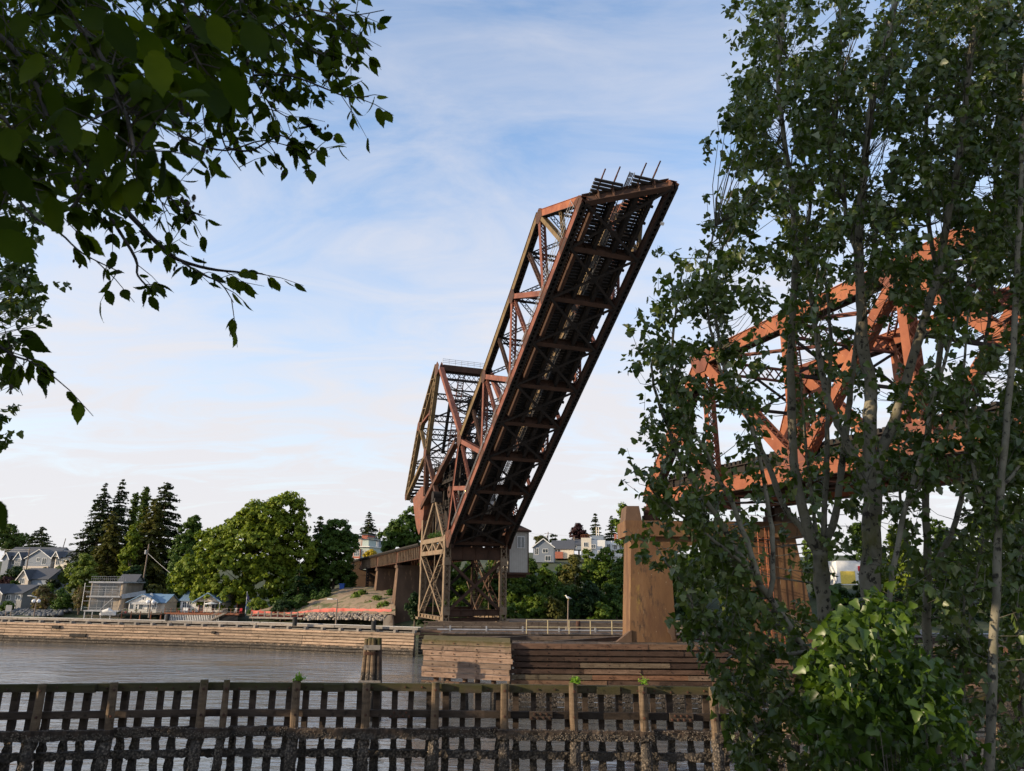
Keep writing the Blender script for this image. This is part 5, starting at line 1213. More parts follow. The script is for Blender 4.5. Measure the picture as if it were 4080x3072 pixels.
# blue grey hill houses
o = place(8, 2262, 262); k = px1(262, 100, 2262); wz = 215 * k
Hh = House('hill_house', 'long blue grey hill house with white gables and many windows', 'house', (o.x, o.y, o.z - 3), R(-5), wz, 10)
Hh.block(0, wz, 0, 10, 0, 7.0, M['blueside']); Hh.gable(0, wz, 0, 10, 7.0, 3.0, M['slate'], 'x', M['blueside'])
for a, b, hh_ in ((.05, .17, 1.8), (.29, .42, 2.0), (.5, 1.0, 2.9)):
    Hh.block(wz * a, wz * b, -1.5, .2, 0, 6.2, M['blueside'], 'front_wing'); Hh.gable(wz * a, wz * b, -1.5, 5, 6.2, hh_, M['slate'], 'y', M['blueside']); Hh.bargeboard(wz * a, wz * b, -1.5, 6.2, hh_, M['white'])
Hh.win(wz * .18, wz * .28, 4.2, 5.8, 0, 4); Hh.win(wz * .30, wz * .40, 3.4, 6.0, -1.5, 4, rows=2); Hh.win(wz * .44, wz * .49, 4.2, 5.6, 0, 3); Hh.win(wz * .72, wz * .78, 5.2, 6.3, -1.5, 2); Hh.win(wz * .83, wz * .91, 4.2, 6.2, -1.5, 2)
mb = MB(); mb.box6(Hh.P(wz * .5, -4, 1.4), Hh.ux * wz * .62, Hh.uy * .3, BZ * 1.0); mb.build('terrace_wall', M['trim'], Hh.t); mb = MB(); mb.box6(Hh.P(wz * .5, -1.8, 2.3), Hh.ux * wz * .48, Hh.uy * .3, BZ * 1.3); mb.build('lower_wall', M['beige'], Hh.t)
o = place(216, 2258, 258); wz = 66 * k
Hi = House('corner_house', 'cream corner house with white porch gable beside the blue grey hill house', 'house', (o.x, o.y, o.z - 3), R(-10), wz, 8)
Hi.block(0, wz, 0, 8, 0, 6.2, M['cream']); Hi.gable(0, wz, 0, 8, 6.2, 2.2, M['slate'], 'x', M['cream']); Hi.gable(0, wz * .4, -1.2, 4, 6.2, 1.8, M['slate'], 'y', M['cream']); Hi.bargeboard(0, wz * .4, -1.2, 6.2, 1.8, M['white']); Hi.win(.5, wz * .32, 3.6, 5.6, -.1, 2); Hi.win(wz * .45, wz * .6, 4.0, 5.2, 0, 2)
# apartments behind the maple
o = place(1404, 2236, 255); k = px1(255, 1460, 2200); wz = 70 * k
Ha = House('apartment_block', 'flat roofed apartment block with brick bays and pale window grids', 'apartment block', (o.x, o.y, o.z - 4), R(-14), wz, 12)
Ha.block(0, wz, 0, 12, 0, 8.6, M['green']); Ha.block(.3, wz * .48, -.5, .2, 0, 8.0, M['brick'], 'brick_bay'); Ha.block(-.4, wz + .3, -.7, 12, 8.6, 8.95, M['trim'], 'cornice'); Ha.block(wz * .3, wz * .7, 3, 9, 8.95, 11.2, M['green'], 'roof_room'); Ha.block(wz * .25, wz * .75, 2.6, 9.4, 11.2, 11.45, M['slate'], 'roof_slab')
for z in (2.9, 5.7): Ha.win(.7, wz * .43, z, z + 1.9, -.5, 3, M['white'], rows=2); Ha.win(wz * .54, wz * .68, z, z + 1.8, 0, 2, M['white']); Ha.win(wz * .76, wz * .94, z, z + 1.8, 0, 3, M['white'], rows=2)
o = place(1384, 2250, 275); k = px1(275, 1460, 2200); wz = 122 * k
Hd = House('terraced_block', 'stepped row of blue grey terraced flats at the skyline', 'apartment block', (o.x, o.y, o.z - 3), R(-8), wz, 9)
Hd.block(0, wz, 0, 9, 0, 9.5, M['bluegrey'])
for a, b, h_, m_ in ((0, .2, 12.6, 'bluegrey'), (.2, .42, 12.2, 'beige'), (.42, .62, 13.6, 'brick'), (.62, .82, 12.4, 'green'), (.82, 1, 11.4, 'bluegrey')):
    Hd.block(wz * a + .02, wz * b - .02, .5, 9, 9.5, h_, M[m_], 'upper_storey'); Hd.block(wz * a - .2, wz * b + .2, .1, 9, h_, h_ + .3, M['slate'], 'roof_slab'); Hd.win(wz * a + .6, wz * b - .8, 9.9, 11.0, .5, 2)
for a in (.04, .3, .55, .8): Hd.win(wz * a, wz * (a + .13), 6.4, 8.0, 0, 2)
# houses above the thicket on the right
def simple(nm, lb, px0, px1_, pyb, pyt, Y, m, roof, ax='y', rh=2.4, wins=(), ang=-6):
    o = place(px0, pyb, Y); kk = px1(Y, px0, pyb); w_ = (px1_ - px0) * kk; hh_ = (place(px0, pyt, Y).z - o.z)
    h = House(nm, lb, 'house', (o.x, o.y, o.z), R(ang), w_, 9); h.block(0, w_, 0, 9, 0, hh_ - rh, M[m]); h.gable(0, w_, 0, 9, hh_ - rh, rh, M[roof], ax, M[m])
    if ax == 'y': h.bargeboard(0, w_, 0, hh_ - rh, rh, M['white'])
    for a, b, z0, z1 in wins: h.win(w_ * a, w_ * b, (hh_ - rh) * z0, (hh_ - rh) * z1, 0)
    return h
simple('gable_house', 'blue grey gabled house with white trim above the thicket', 2124, 2206, 2240, 2147, 215, 'blueside', 'slate', 'y', 2.2, ((.48, .72, .62, .85), (.1, .25, .5, .9), (.6, .85, .1, .4)))
hh = simple('white_gabled_house', 'white house with dark roof and brick lower storey above the thicket', 2200, 2286, 2225, 2152, 235, 'cream', 'slate', 'x', 2.6, ((.12, .38, .55, .9),))
hh.block(hh.w * .05, hh.w * .5, -.6, .1, 0, 2.0, M['brick'], 'brick_wing')
simple('dark_house', 'dark low house partly behind the purple tree', 2262, 2322, 2190, 2148, 250, 'bluegrey', 'slate', 'x', 1.8, ((.3, .6, .4, .8),))
o = place(2316, 2200, 225); k = px1(225, 2350, 2200); wz = 95 * k
Hw = House('white_terrace_house', 'white flat roofed house with roof terrace and twin chimneys', 'house', (o.x, o.y, o.z - 2), R(-6), wz, 9)
Hw.block(0, wz * .42, 0, 9, 0, 6.2, M['cream']); Hw.block(wz * .42, wz, .8, 9, 0, 5.6, M['white']); Hw.block(wz * .45, wz * .95, 2, 8, 5.6, 7.0, M['bluegrey'], 'roof_room'); Hw.win(.8, 2.0, 3.6, 4.8, 0); Hw.win(3.0, 4.2, 3.2, 4.2, 0)
for x in (.66, .75):
    mb = MB(); mb.rod(Hw.P(wz * x, 4, 7), Hw.P(wz * x, 4, 9.6), .16, 8); mb.build('chimney', M['yelpaint'] if 0 else M['cream'], Hw.t)
mb = MB()
for x in np.arange(0, wz * .42, .5): mb.rod(Hw.P(x, .1, 6.2), Hw.P(x, .1, 7.1), .03, 4)
mb.rod(Hw.P(0, .1, 7.1), Hw.P(wz * .42, .1, 7.1), .04, 4); mb.build('terrace_railing', M['redwood'], Hw.t)
o = place(2412, 2215, 228); wz = 78 * k
Hv = House('balcony_house', 'pale house with stacked white balconies half hidden by bushes', 'house', (o.x, o.y, o.z - 2), R(-6), wz, 8)
Hv.block(0, wz, 0, 8, 0, 6.4, M['white'])
for z in (1.8, 3.6, 5.2): Hv.block(wz * .3, wz, -.9, .1, z, z + .15, M['white'], 'balcony')
for x in (.3, .64, .97): Hv.block(wz * x, wz * x + .3, -.9, -.6, 0, 6.4, M['white'], 'balcony_post')
Hv.block(wz * .5, wz * .62, 2, 4, 6.4, 8.6, M['brick'], 'chimney'); Hv.win(wz * .1, wz * .25, 3.8, 5.4, 0); Hv.win(wz * .45, wz * .6, 3.9, 5.1, 0); Hv.win(wz * .75, wz * .9, 3.9, 5.1, 0)
o = place(3340, 2330, 150); k = px1(150, 3400, 2300); wz = 150 * k
Hm = House('painted_building', 'white building with a yellow painted wall glimpsed between the poplars', 'building', o, R(-4), wz, 6)
Hm.block(0, wz, 0, 6, 0, 4.6, M['white']); Hm.block(.6, 3.4, -.08, .1, .2, 2.6, M['yelpaint'], 'painted_panel'); Hm.block(wz * .55, wz * .9, -.06, .1, 2.6, 3.6, M['red'], 'painted_panel')

# orange fence, rocks, dirt slope, bin, lamps, poles
D = [[(980, 2450, 150), (1150, 2452, 147), (1300, 2448, 143), (1440, 2446, 139), (1575, 2450, 135)], [(1050, 2425, 154), (1180, 2418, 152), (1310, 2408, 149), (1440, 2402, 145), (1575, 2408, 140)],
     [(1160, 2398, 160), (1240, 2385, 158), (1330, 2372, 156), (1450, 2368, 152), (1580, 2375, 148)], [(1250, 2362, 168), (1310, 2350, 168), (1380, 2341, 167), (1470, 2341, 164), (1590, 2345, 160)], [(1250, 2352, 182), (1310, 2345, 182), (1390, 2338, 180), (1480, 2338, 178), (1600, 2340, 175)]]
DV = [[place(*q) for q in row] for row in D]
V, F = [], []; nu, nv = 40, 32
def dsl(u, v):
    i, j = min(3, int(v * 4)), min(3, int(u * 4)); a, b = v * 4 - i, u * 4 - j
    p = DV[i][j].lerp(DV[i][j + 1], b).lerp(DV[i + 1][j].lerp(DV[i + 1][j + 1], b), a); return p
for j in range(nv + 1):
    for i in range(nu + 1): p = dsl(i / nu, j / nv); V.append((p.x, p.y, p.z + random.uniform(-.12, .12)))
for j in range(nv):
    for i in range(nu): a = j * (nu + 1) + i; F.append((a, a + 1, a + nu + 2, a + nu + 1))
dm = mat('dry_dirt', [(.35, (.20, .14, .085)), (.5, (.30, .22, .145)), (.64, (.10, .105, .04))], .35, .95, bsc=3, bst=.6, bd=.1, world=True)
tag(npmesh('dirt_slope', V, F, dm, None, True), kind='structure')
M['stone'] = mat('pale_riprap', [(.3, (.17, .14, .11)), (.7, (.33, .29, .24))], 1.5, .9, isl=.35)
M['darkstone'] = mat('dark_riprap', [(.3, (.05, .055, .06)), (.7, (.16, .17, .18))], 1.5, .9, isl=.3)
def rocks(name, path, n, r0, r1, spread, m):
    V, F = [], []
    ico = [(0, 0, 1), (.9, 0, .35), (.28, .86, .4), (-.72, .53, .4), (-.72, -.53, .4), (.28, -.86, .4), (.7, .5, -.4), (-.28, .86, -.4), (-.9, 0, -.4), (-.28, -.86, -.4), (.7, -.5, -.4)]
    fc = [(0, 1, 2), (0, 2, 3), (0, 3, 4), (0, 4, 5), (0, 5, 1), (1, 6, 2), (2, 7, 3), (3, 8, 4), (4, 9, 5), (5, 10, 1), (2, 6, 7), (3, 7, 8), (4, 8, 9), (5, 9, 10), (1, 10, 6)]
    for _ in range(n):
        f_ = random.random() * (len(path) - 1); i = min(len(path) - 2, int(f_)); p = Vector(path[i]).lerp(Vector(path[i + 1]), f_ - i); g = random.random()
        p = p + Vector((random.uniform(-.3, .3), g * spread[0], g * spread[1])); r = random.uniform(r0, r1); o_ = len(V); sq = Vector((random.uniform(.8, 1.3), random.uniform(.8, 1.2), random.uniform(.6, .9)))
        rt = Matrix.Rotation(random.random() * 6.3, 3, 'Z')
        for v in ico: q = rt @ Vector((v[0] * sq.x, v[1] * sq.y, v[2] * sq.z)) * r * random.uniform(.85, 1.15); V.append(tuple(p + q))
        F += [tuple(k + o_ for k in f) for f in fc]
    return npmesh(name, V, F, m)
tag(rocks('riprap', [place(1215, 2470, 140), place(1300, 2467, 138), place(1420, 2467, 136), place(1530, 2474, 133)], 420, .2, .42, (4, .9), M['stone']), 'pale riprap boulders below the red fence', 'riprap', kind='stuff')
tag(rocks('shore_rocks', [place(-40, 2452, 165), place(100, 2452, 163), place(230, 2452, 161)], 260, .3, .65, (5, 1.0), M['darkstone']), 'dark shore rocks below the lawn', 'rocks', kind='stuff')
rn = thing('barrier_fence', 'red orange plastic mesh barrier fence along the bank', 'barrier fence', place(1300, 2440, 147))
pts = [(1000, 2440, 151), (1070, 2445, 150), (1130, 2450, 149), (1190, 2447, 147.5), (1250, 2438, 146), (1320, 2432, 144), (1400, 2434, 142), (1480, 2436, 139.5), (1560, 2436, 137)]
PP = [place(*q) for q in pts]; mb = MB(); V, F = [], []; n = 90
for i in range(n + 1):
    f_ = i / n * (len(PP) - 1); a = min(len(PP) - 2, int(f_)); p = PP[a].lerp(PP[a + 1], f_ - a); wv_ = .12 * math.sin(i * .9) + .08 * math.sin(i * 2.3); sag = .12 * abs(math.sin(i * .55))
    V += [(p.x, p.y + wv_, p.z - .6), (p.x, p.y + wv_ * .4 - .1, p.z), (p.x, p.y + wv_ * .6, p.z + .5 - sag)]
for i in range(n):
    for j in (0, 1): a = i * 3 + j; F.append((a, a + 3, a + 4, a + 1))
om, ot, ob = newmat('orange_mesh_plastic'); ob.inputs['Base Color'].default_value = (.85, .13, .08, 1); ob.inputs['Roughness'].default_value = .6
ov = coords(ot); ot.links.new(ramp(ot, noise(ot, ov, .5, 5), [(.35, (.30, .028, .02)), (.6, (.46, .055, .03))]), ob.inputs['Base Color'])
npmesh('mesh', V, F, om, rn, True)
for i in range(0, n + 1, 6):
    v = V[i * 3]; mb = MB(); mb.rod((v[0], v[1] + .1, v[2] - .4), (v[0], v[1] + .1, v[2] + 1.6), .035, 5); mb.build('stake', M['redwood'], rn)
p = place(1362, 2352, 166); bn = thing('wheelie_bin', 'blue plastic bin standing at the top of the dirt slope', 'bin', p)
mb = MB(); pier_box(p.x - .5, p.x + .5, p.y - .5, p.y + .5, p.z, p.z + 1.3, -.08, mb=mb); mb.build('body', M['blue'], bn); mb = MB(); mb.box(p.x - .56, p.x + .56, p.y - .56, p.y + .56, p.z + 1.3, p.z + 1.42); mb.build('lid', M['blue'], bn)
mb = MB(); a, b = place(1000, 2462, 149), place(1210, 2466, 145); mb.bar(a + BZ * .1, b + BZ * .1, BZ, .3, 1.1)
for i in range(9): c = a.lerp(b, i / 8) + Vector((0, -.22, .1)); mb.box6(c, (.2, 0, 0), (0, .3, 0), (0, 0, 1.1))
tag(mb.build('timber_bulkhead', M['greywood']), 'low grey timber bulkhead under the red fence', 'bulkhead')
M['lampglass'] = flat('lamp_globe', (.75, .75, .75), .3)
def lamp_post(pb, pt, lb, heads):
    t = thing('lamp_post', lb, 'lamp post', pb); pb, pt = Vector(pb), Vector(pt)
    mb = MB(); mb.tube([pb, pt], [.11, .07], 8); mb.build('pole', M['pole'], t)
    if heads == 'globes':
        for dx in (-.38, .38):
            c = pt + Vector((dx, 0, -.55)); mb = MB(); mb.tube([c + BZ * z for z in (-.26, -.2, -.05, .1, .22, .28)], [.05, .2, .3, .27, .15, .04], 12); mb.build('globe', M['lampglass'], t, True)
        mb = MB(); mb.bar(pt + Vector((-.4, 0, -.25)), pt + Vector((.4, 0, -.25)), BZ, .06, .06); mb.bar(pt, pt + Vector((-1.0, -.2, .25)), BZ, .12, .1); mb.box6(pt + Vector((-1.3, -.3, .18)), (.6, 0, 0), (0, .25, 0), (0, 0, .12)); mb.build('arm', M['trim'], t)
    else:
        mb = MB(); mb.bar(pt, pt + Vector((-.9, -.1, .05)), BZ, .08, .08); mb.build('arm', M['trim'], t); mb = MB(); mb.box6(pt + Vector((-1.3, -.2, -.02)), (.7, 0, 0), (0, .25, 0), (0, 0, .14)); mb.build('lamp_head', M['white'], t)
lamp_post(place(135, 2458, 118), place(147, 2380, 118), 'lamp post with two white globes in front of the grey shingled house', 'globes')
lamp_post(place(592, 2462, 109), place(603, 2382, 109), 'lamp post with two white globes in front of the cottage', 'globes')
lamp_post(place(1338, 2490, 101), place(1344, 2388, 101), 'slender lamp post with one arm in front of the dirt slope', 'arm')
t = thing('back_of_sign', 'blank grey sign board on two posts seen from behind at the lawn edge', 'sign', place(33, 2452, 125)); a = place(20, 2436, 125); kk = px1(125, 30, 2440)
mb = MB(); mb.box6(a, (24 * kk, 0, 0), (0, .06, 0), (0, 0, 24 * kk)); mb.build('panel', M['greypaint'], t)
for dx in (.05, 22 * kk):
    mb = MB(); mb.box6(a + Vector((dx, .07, -1.2)), (.1, 0, 0), (0, .1, 0), (0, 0, 1.9)); mb.build('post', M['pole'], t)
def util(pb, pt, lb, arm=True, trans=False):
    t = thing('utility_pole', lb, 'utility pole', pb); pb, pt = Vector(pb), Vector(pt)
    mb = MB(); mb.tube([pb, pt], [.2, .14], 8); mb.build('pole', M['pole'], t)
    if arm: mb = MB(); c = pt - BZ * .6; mb.bar(c + Vector((-1.3, 0, 0)), c + Vector((1.3, 0, 0)), BZ, .12, .14); mb.build('crossarm', M['pole'], t)
    if trans: mb = MB(); c = pt + Vector((-.45, 0, -2.2)); mb.tube([c, c + BZ * .9], [.28, .28], 10); mb.build('transformer', M['steelgrey'], t)
    return pt
u1 = util(place(95, 2330, 225), place(119, 2183, 225), 'leaning brown utility pole in front of the blue grey hill house')
u2 = util(place(318, 2300, 265), place(333, 2140, 265), 'utility pole with crossarm rising behind the weeping tree')
u3 = util(place(562, 2370, 170), place(594, 2168, 170), 'tall grey utility pole with transformer beside the dark conifer', False, True)
u4 = util(place(242, 2215, 300), place(262, 2145, 300), 'thin distant pole on the skyline left of the tall conifers', False)
u5 = util(place(2181, 2200, 270), place(2184, 2119, 270), 'utility pole with transformer on the skyline above the gabled house', True, True)
u6 = util(place(2289, 2180, 240), place(2288, 2138, 240), 'short utility pole left of the white terrace house', True)
u7 = util(place(1513, 2130, 280), place(1513, 2105, 280), 'thin mast on the skyline beside the apartment block', False)
def wire(pts, lb, r=.03):
    mb = MB()
    for a, b, sag in pts:
        a, b = Vector(a), Vector(b); mb.tube([a.lerp(b, i / 12) - BZ * sag * 4 * (i / 12) * (1 - i / 12) for i in range(13)], r, 4)
    tag(mb.build('overhead_wires', M['trim']), lb, 'wires', 'overhead wires')
wire([(place(-60, 2178, 232), u1 - BZ * .5, .4), (u1 - BZ * .5, u2 - BZ * 3, .7), (u1 - BZ * 1.0, u2 - BZ * 3.6, .7), (place(-60, 2182, 232), u1 - BZ * 1.1, .4)], 'overhead wires running to the leaning pole before the hill house')
wire([(place(-60, 2262, 215), u1 - BZ * 7, 1.0), (u1 - BZ * 4, place(225, 2240, 258), .5), (u1 - BZ * 4.6, place(150, 2250, 250), .5)], 'sagging service wires crossing the blue grey hill house')
wire([(u3 - BZ * 2, place(800, 2372, 162), .4)], 'guy wire from the tall grey pole down to the white house')
wire([(u5 - BZ * .5, place(2480, 2130, 270), 1), (place(2080, 2112, 270), u5 - BZ * .5, .8), (place(2080, 2122, 270), u5 - BZ * 1.5, .8)], 'thin wires on the skyline above the gabled house')
c = place(610, 2375, 157); t = thing('chimney_pipe', 'pale curved vent pipe above the cottage roof', 'vent pipe', c); mb = MB(); mb.tube([place(606, 2400, 159), place(607, 2378, 159), place(605, 2370, 159), place(601, 2366, 159)], [.2, .22, .24, .26], 9); mb.build('pipe', M['white'], t)

# ---------------------------------------------------------------- far trees
def bark(): return M['bark']
M['bark'] = mat('grey_brown_bark', [(.3, (.06, .045, .033)), (.7, (.16, .125, .095))], 2, .95, stretch=(1, 1, .3))
LM = {}
def lmat(key):
    if key in LM: return LM[key]
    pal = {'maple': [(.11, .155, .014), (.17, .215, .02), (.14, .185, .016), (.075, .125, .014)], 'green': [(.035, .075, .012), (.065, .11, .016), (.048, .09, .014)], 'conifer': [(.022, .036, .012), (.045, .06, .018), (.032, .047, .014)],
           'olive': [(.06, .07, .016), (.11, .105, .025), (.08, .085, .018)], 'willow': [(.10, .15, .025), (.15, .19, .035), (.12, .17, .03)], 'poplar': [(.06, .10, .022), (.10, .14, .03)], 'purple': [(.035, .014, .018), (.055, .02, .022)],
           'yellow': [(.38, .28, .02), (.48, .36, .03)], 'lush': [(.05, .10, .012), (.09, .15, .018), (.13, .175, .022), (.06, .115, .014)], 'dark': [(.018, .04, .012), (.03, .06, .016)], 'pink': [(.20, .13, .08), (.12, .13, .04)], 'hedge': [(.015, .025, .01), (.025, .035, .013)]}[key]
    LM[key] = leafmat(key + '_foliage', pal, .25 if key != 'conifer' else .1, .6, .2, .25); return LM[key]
def blobs_crown(lobes, dens, size, lumps=1.0):
    Ps, Ns = [], []
    for c, r in lobes:
        c, r = np.array(c), np.array(r); area = 4 * math.pi * ((r[0] * r[1]) ** 1.6 / 3 + (r[0] * r[2]) ** 1.6 / 3 + (r[1] * r[2]) ** 1.6 / 3) ** (1 / 1.6)
        n = int(area * dens * 1.7); ncl = max(8, int(area * .55))
        cd = unit(RNG.normal(size=(ncl, 3))); cd[:, 2] = np.abs(cd[:, 2]) * np.sign(RNG.uniform(-.45, 1, ncl)); cc = c + cd * r * RNG.uniform(.72, 1.04, (ncl, 1))
        k = RNG.integers(0, ncl, n); rad = size * RNG.uniform(1.0, 2.6, (ncl, 1)) * lumps
        off = unit(RNG.normal(size=(n, 3))) * RNG.uniform(.3, 1, (n, 1)) * rad[k]; off[:, 2] *= .7
        P = cc[k] + off; Ps.append(P); Ns.append(unit(P - c) * .5 + unit(off) * .6 + RNG.normal(size=(n, 3)) * .45 + np.array([0, 0, .25]))
    return np.concatenate(Ps), np.concatenate(Ns)
def gz(x, y): return ground_n(x, y)
def decid(lb, px_, pyt, pyb, wpx, Y, key='green', nm='broadleaf_tree', cat='tree', lobes=None, size=.42, dens=15, seed=0, group=None, depth=.85):
    b = place(px_, pyb, Y); tp = place(px_, pyt, Y); kk = px1(Y, px_, (pyt + pyb) / 2); g = min(gz(b.x, Y), b.z)
    t = thing(nm, lb, cat, (b.x, Y, g), group); h = tp.z - b.z; w = wpx * kk / 2
    rs = np.random.default_rng(seed + int(px_) * 7 + int(pyt))
    if lobes is None:
        lobes = []
        for i in range(7):
            z = b.z + h * (.22 + .6 * (i / 6)); f_ = math.sin(math.pi * min(.93, .25 + .62 * i / 6)) ; q = rs.uniform(-.5, .5, 2) * w * f_
            lobes.append(((b.x + q[0] * 1.1, Y + q[1], z), (w * .62 * f_ + .25, w * .62 * f_ * depth + .25, h * .2)))
        lobes.append(((b.x, Y, tp.z - h * .13), (w * .3, w * .3, h * .13)))
    else: lobes = [((b.x + (lx - px_) * kk, Y + ly, place(lx, lyp, Y).z), (rx * kk, rx * kk * depth, rz * kk)) for lx, lyp, rx, rz, ly in lobes]
    P, N = blobs_crown(lobes, dens, size)
    npmesh('crown', *leafquads(P, N, size), lmat(key), t)
    mb = MB(); top = (b.x, Y, b.z + h * .7); mb.tube([(b.x, Y, g - .4), (b.x + .1, Y, b.z + h * .3), top], [w * .055 + .1, w * .045 + .07, .05], 8)
    for (c, r) in lobes: mb.tube([(b.x + .1, Y, min(c[2] - r[2] * .6, b.z + h * .45)), ((b.x + c[0]) / 2, (Y + c[1]) / 2, c[2] - r[2] * .3), c], [w * .03 + .05, .06, .03], 5)
    mb.build('trunk', M['bark'], t); return t
def conif(lb, px_, pyt, pyb, wpx, Y, key='conifer', nm='conifer_tree', open_=.5, droop=.25, dens=1.0, powr=.85, group=None):
    b = place(px_, pyb, Y); tp = place(px_, pyt, Y); kk = px1(Y, px_, (pyt + pyb) / 2); g = min(gz(b.x, Y), b.z)
    t = thing(nm, lb, 'conifer', (b.x, Y, g), group); h = tp.z - b.z; w = wpx * kk * .66
    Ps, Ns, Ds = [], [], []; nlev = int(h / .55); rs = RNG
    mb = MB(); mb.tube([(b.x, Y, g - .4), (b.x, Y, b.z + h * .5), (b.x, Y, tp.z)], [.12 + h * .012, .08 + h * .007, .03], 7)
    for i in range(nlev):
        f_ = (i + rs.uniform(0, 1)) / nlev; z = b.z + h * f_; r = w * (1 - f_) ** powr * rs.uniform(.8, 1.18) + .3; nb = max(5, int(8 * (1 - f_) + 5))
        for j in range(nb):
            g_ = rs.uniform(0, 2 * math.pi); ln = r * rs.uniform(.6, 1.1); d = np.array([math.cos(g_), math.sin(g_), 0]); m = max(5, int(ln * 10 * dens))
            s_ = rs.uniform(.12, 1, m); dr = droop * ln * (s_ ** 1.6) - .12 * ln * s_
            P = np.array([b.x, Y, z]) + d * (s_ * ln)[:, None]; P[:, 2] -= dr; P += rs.normal(size=P.shape) * np.array([.12, .12, .09]) * (1 + ln * .1)
            Ps.append(P); Ns.append(np.tile([0, 0, 1.], (m, 1)) + d * .35 + rs.normal(size=(m, 3)) * .42)
            if ln > 1 and j % 3 == 0: mb.tube([(b.x, Y, z), tuple(np.array([b.x, Y, z - droop * ln * .6]) + d * ln * .8)], [.05, .015], 4, False)
    P, N = np.concatenate(Ps), np.concatenate(Ns)
    npmesh('crown', *leafquads(P, N, .42, 1.5), lmat(key), t); mb.build('trunk', M['bark'], t); return t
conif('tall narrow dark conifer, left one of the twin spires', 368, 1925, 2290, 175, 205); conif('tall narrow dark conifer, right one of the twin spires', 437, 1912, 2290, 150, 208, open_=.6)
conif('olive green cedar in front of the twin spires', 402, 2040, 2400, 150, 182, 'olive', droop=.4, powr=.6, dens=1.2)
conif('broad tall dark conifer with a spiky top right of the poplars', 610, 1918, 2380, 215, 190, 'conifer', powr=.62, dens=1.1); conif('olive cedar leaning against the broad dark conifer', 570, 1985, 2400, 150, 184, 'olive', powr=.5, droop=.4, dens=1.2)
conif('wide dark blue green spruce on the skyline behind the hill house', 148, 2098, 2235, 125, 300, powr=.6); conif('small dark spruce in front of the skyline spruce', 180, 2165, 2225, 60, 285, powr=.7)
conif('lone dark fir on the skyline above the apartments', 1466, 2036, 2150, 68, 290, dens=.8); conif('dark fir peeking out left of the round green maple', 1250, 2055, 2420, 90, 172, powr=.6)
conif('tall conifer right of the purple tree', 2375, 2044, 2190, 62, 255, dens=.9); conif('bluish conifer between the purple tree and the concrete pier', 2440, 2056, 2200, 75, 262); conif('small dark cypress pair above the white gabled house, left', 2201, 2128, 2165, 16, 250, powr=.4); conif('small dark cypress pair above the white gabled house, right', 2213, 2127, 2165, 16, 250, powr=.4)
conif('low drooping dark fir at the foot of the big maple', 1180, 2265, 2448, 150, 158, 'dark', powr=.6, droop=.4)
conif('tall narrow green poplar column, right of the twin spires', 500, 1970, 2290, 34, 212, 'poplar', 'poplar_tree', droop=-.9, powr=.28, dens=1.7); conif('tall narrow green poplar column beside the broad dark conifer', 538, 1945, 2290, 38, 204, 'poplar', 'poplar_tree', droop=-.9, powr=.28, dens=1.7)
decid('wide dark green maple right of the broad conifer', 725, 2058, 2430, 165, 176, 'green'); decid('bright green young maple between the poplar columns and the glass house', 495, 2105, 2420, 95, 180, 'maple')
decid('light green weeping tree left of the glass house', 315, 2205, 2405, 130, 172, 'willow', 'weeping_tree', size=.36)
decid('huge sunlit yellow green maple in the middle of the bank', 960, 1965, 2440, 540, 165, 'maple', lobes=[(1105, 2035, 82, 70, 0), (1010, 2075, 95, 75, -1), (930, 2130, 105, 85, 1), (830, 2180, 85, 75, 0), (780, 2290, 78, 80, -2), (890, 2265, 110, 110, -3), (1010, 2200, 110, 110, -2), (1110, 2150, 95, 100, 0), (1160, 2215, 80, 90, 1), (930, 2370, 90, 55, -4), (1060, 2300, 100, 90, -1), (740, 2310, 50, 55, -2), (850, 2360, 60, 50, -4), (1130, 2320, 80, 80, 1)], size=.5, dens=10)
decid('round dark green maple between the big maple and the viaduct', 1320, 2060, 2430, 175, 170, 'green', lobes=[(1320, 2120, 60, 55, 0), (1285, 2170, 60, 70, 0), (1355, 2170, 50, 65, 1), (1320, 2230, 85, 80, -1), (1330, 2310, 80, 70, 0), (1265, 2290, 60, 80, 0), (1370, 2330, 35, 60, 2)])
decid('big dark green maple rising behind the viaduct', 1600, 2015, 2250, 200, 178, 'green', lobes=[(1645, 2065, 50, 45, 0), (1610, 2110, 65, 55, 0), (1560, 2150, 55, 50, 0), (1640, 2150, 60, 60, -1), (1580, 2190, 65, 40, -1), (1680, 2180, 55, 60, 1)])
decid('bright yellow flowering bush by the apartment block', 1480, 2190, 2240, 66, 235, 'yellow', 'flowering_bush', 'bush', size=.32)
decid('dark purple leaved tree on the skyline', 2306, 2088, 2175, 85, 258, 'purple'); decid('loose grey green tree at the far left skyline', 20, 2088, 2215, 140, 310, 'poplar', size=.5, dens=7); decid('rounded green tree on the skyline beside the spruce', 228, 2182, 2225, 60, 300, 'olive')
decid('small round tree on the skyline above the gabled house', 2155, 2135, 2180, 58, 262, 'olive'); decid('tiny bright green tree on the skyline left of the purple tree', 2250, 2147, 2180, 26, 262, 'lush')
decid('tall slim bright green tree just left of the concrete pier', 2492, 2010, 2330, 62, 150, 'lush', lobes=[(2500, 2040, 26, 30, 0), (2478, 2085, 25, 40, 0), (2505, 2110, 30, 45, 0), (2490, 2180, 30, 50, 0), (2500, 2260, 34, 50, 0)])
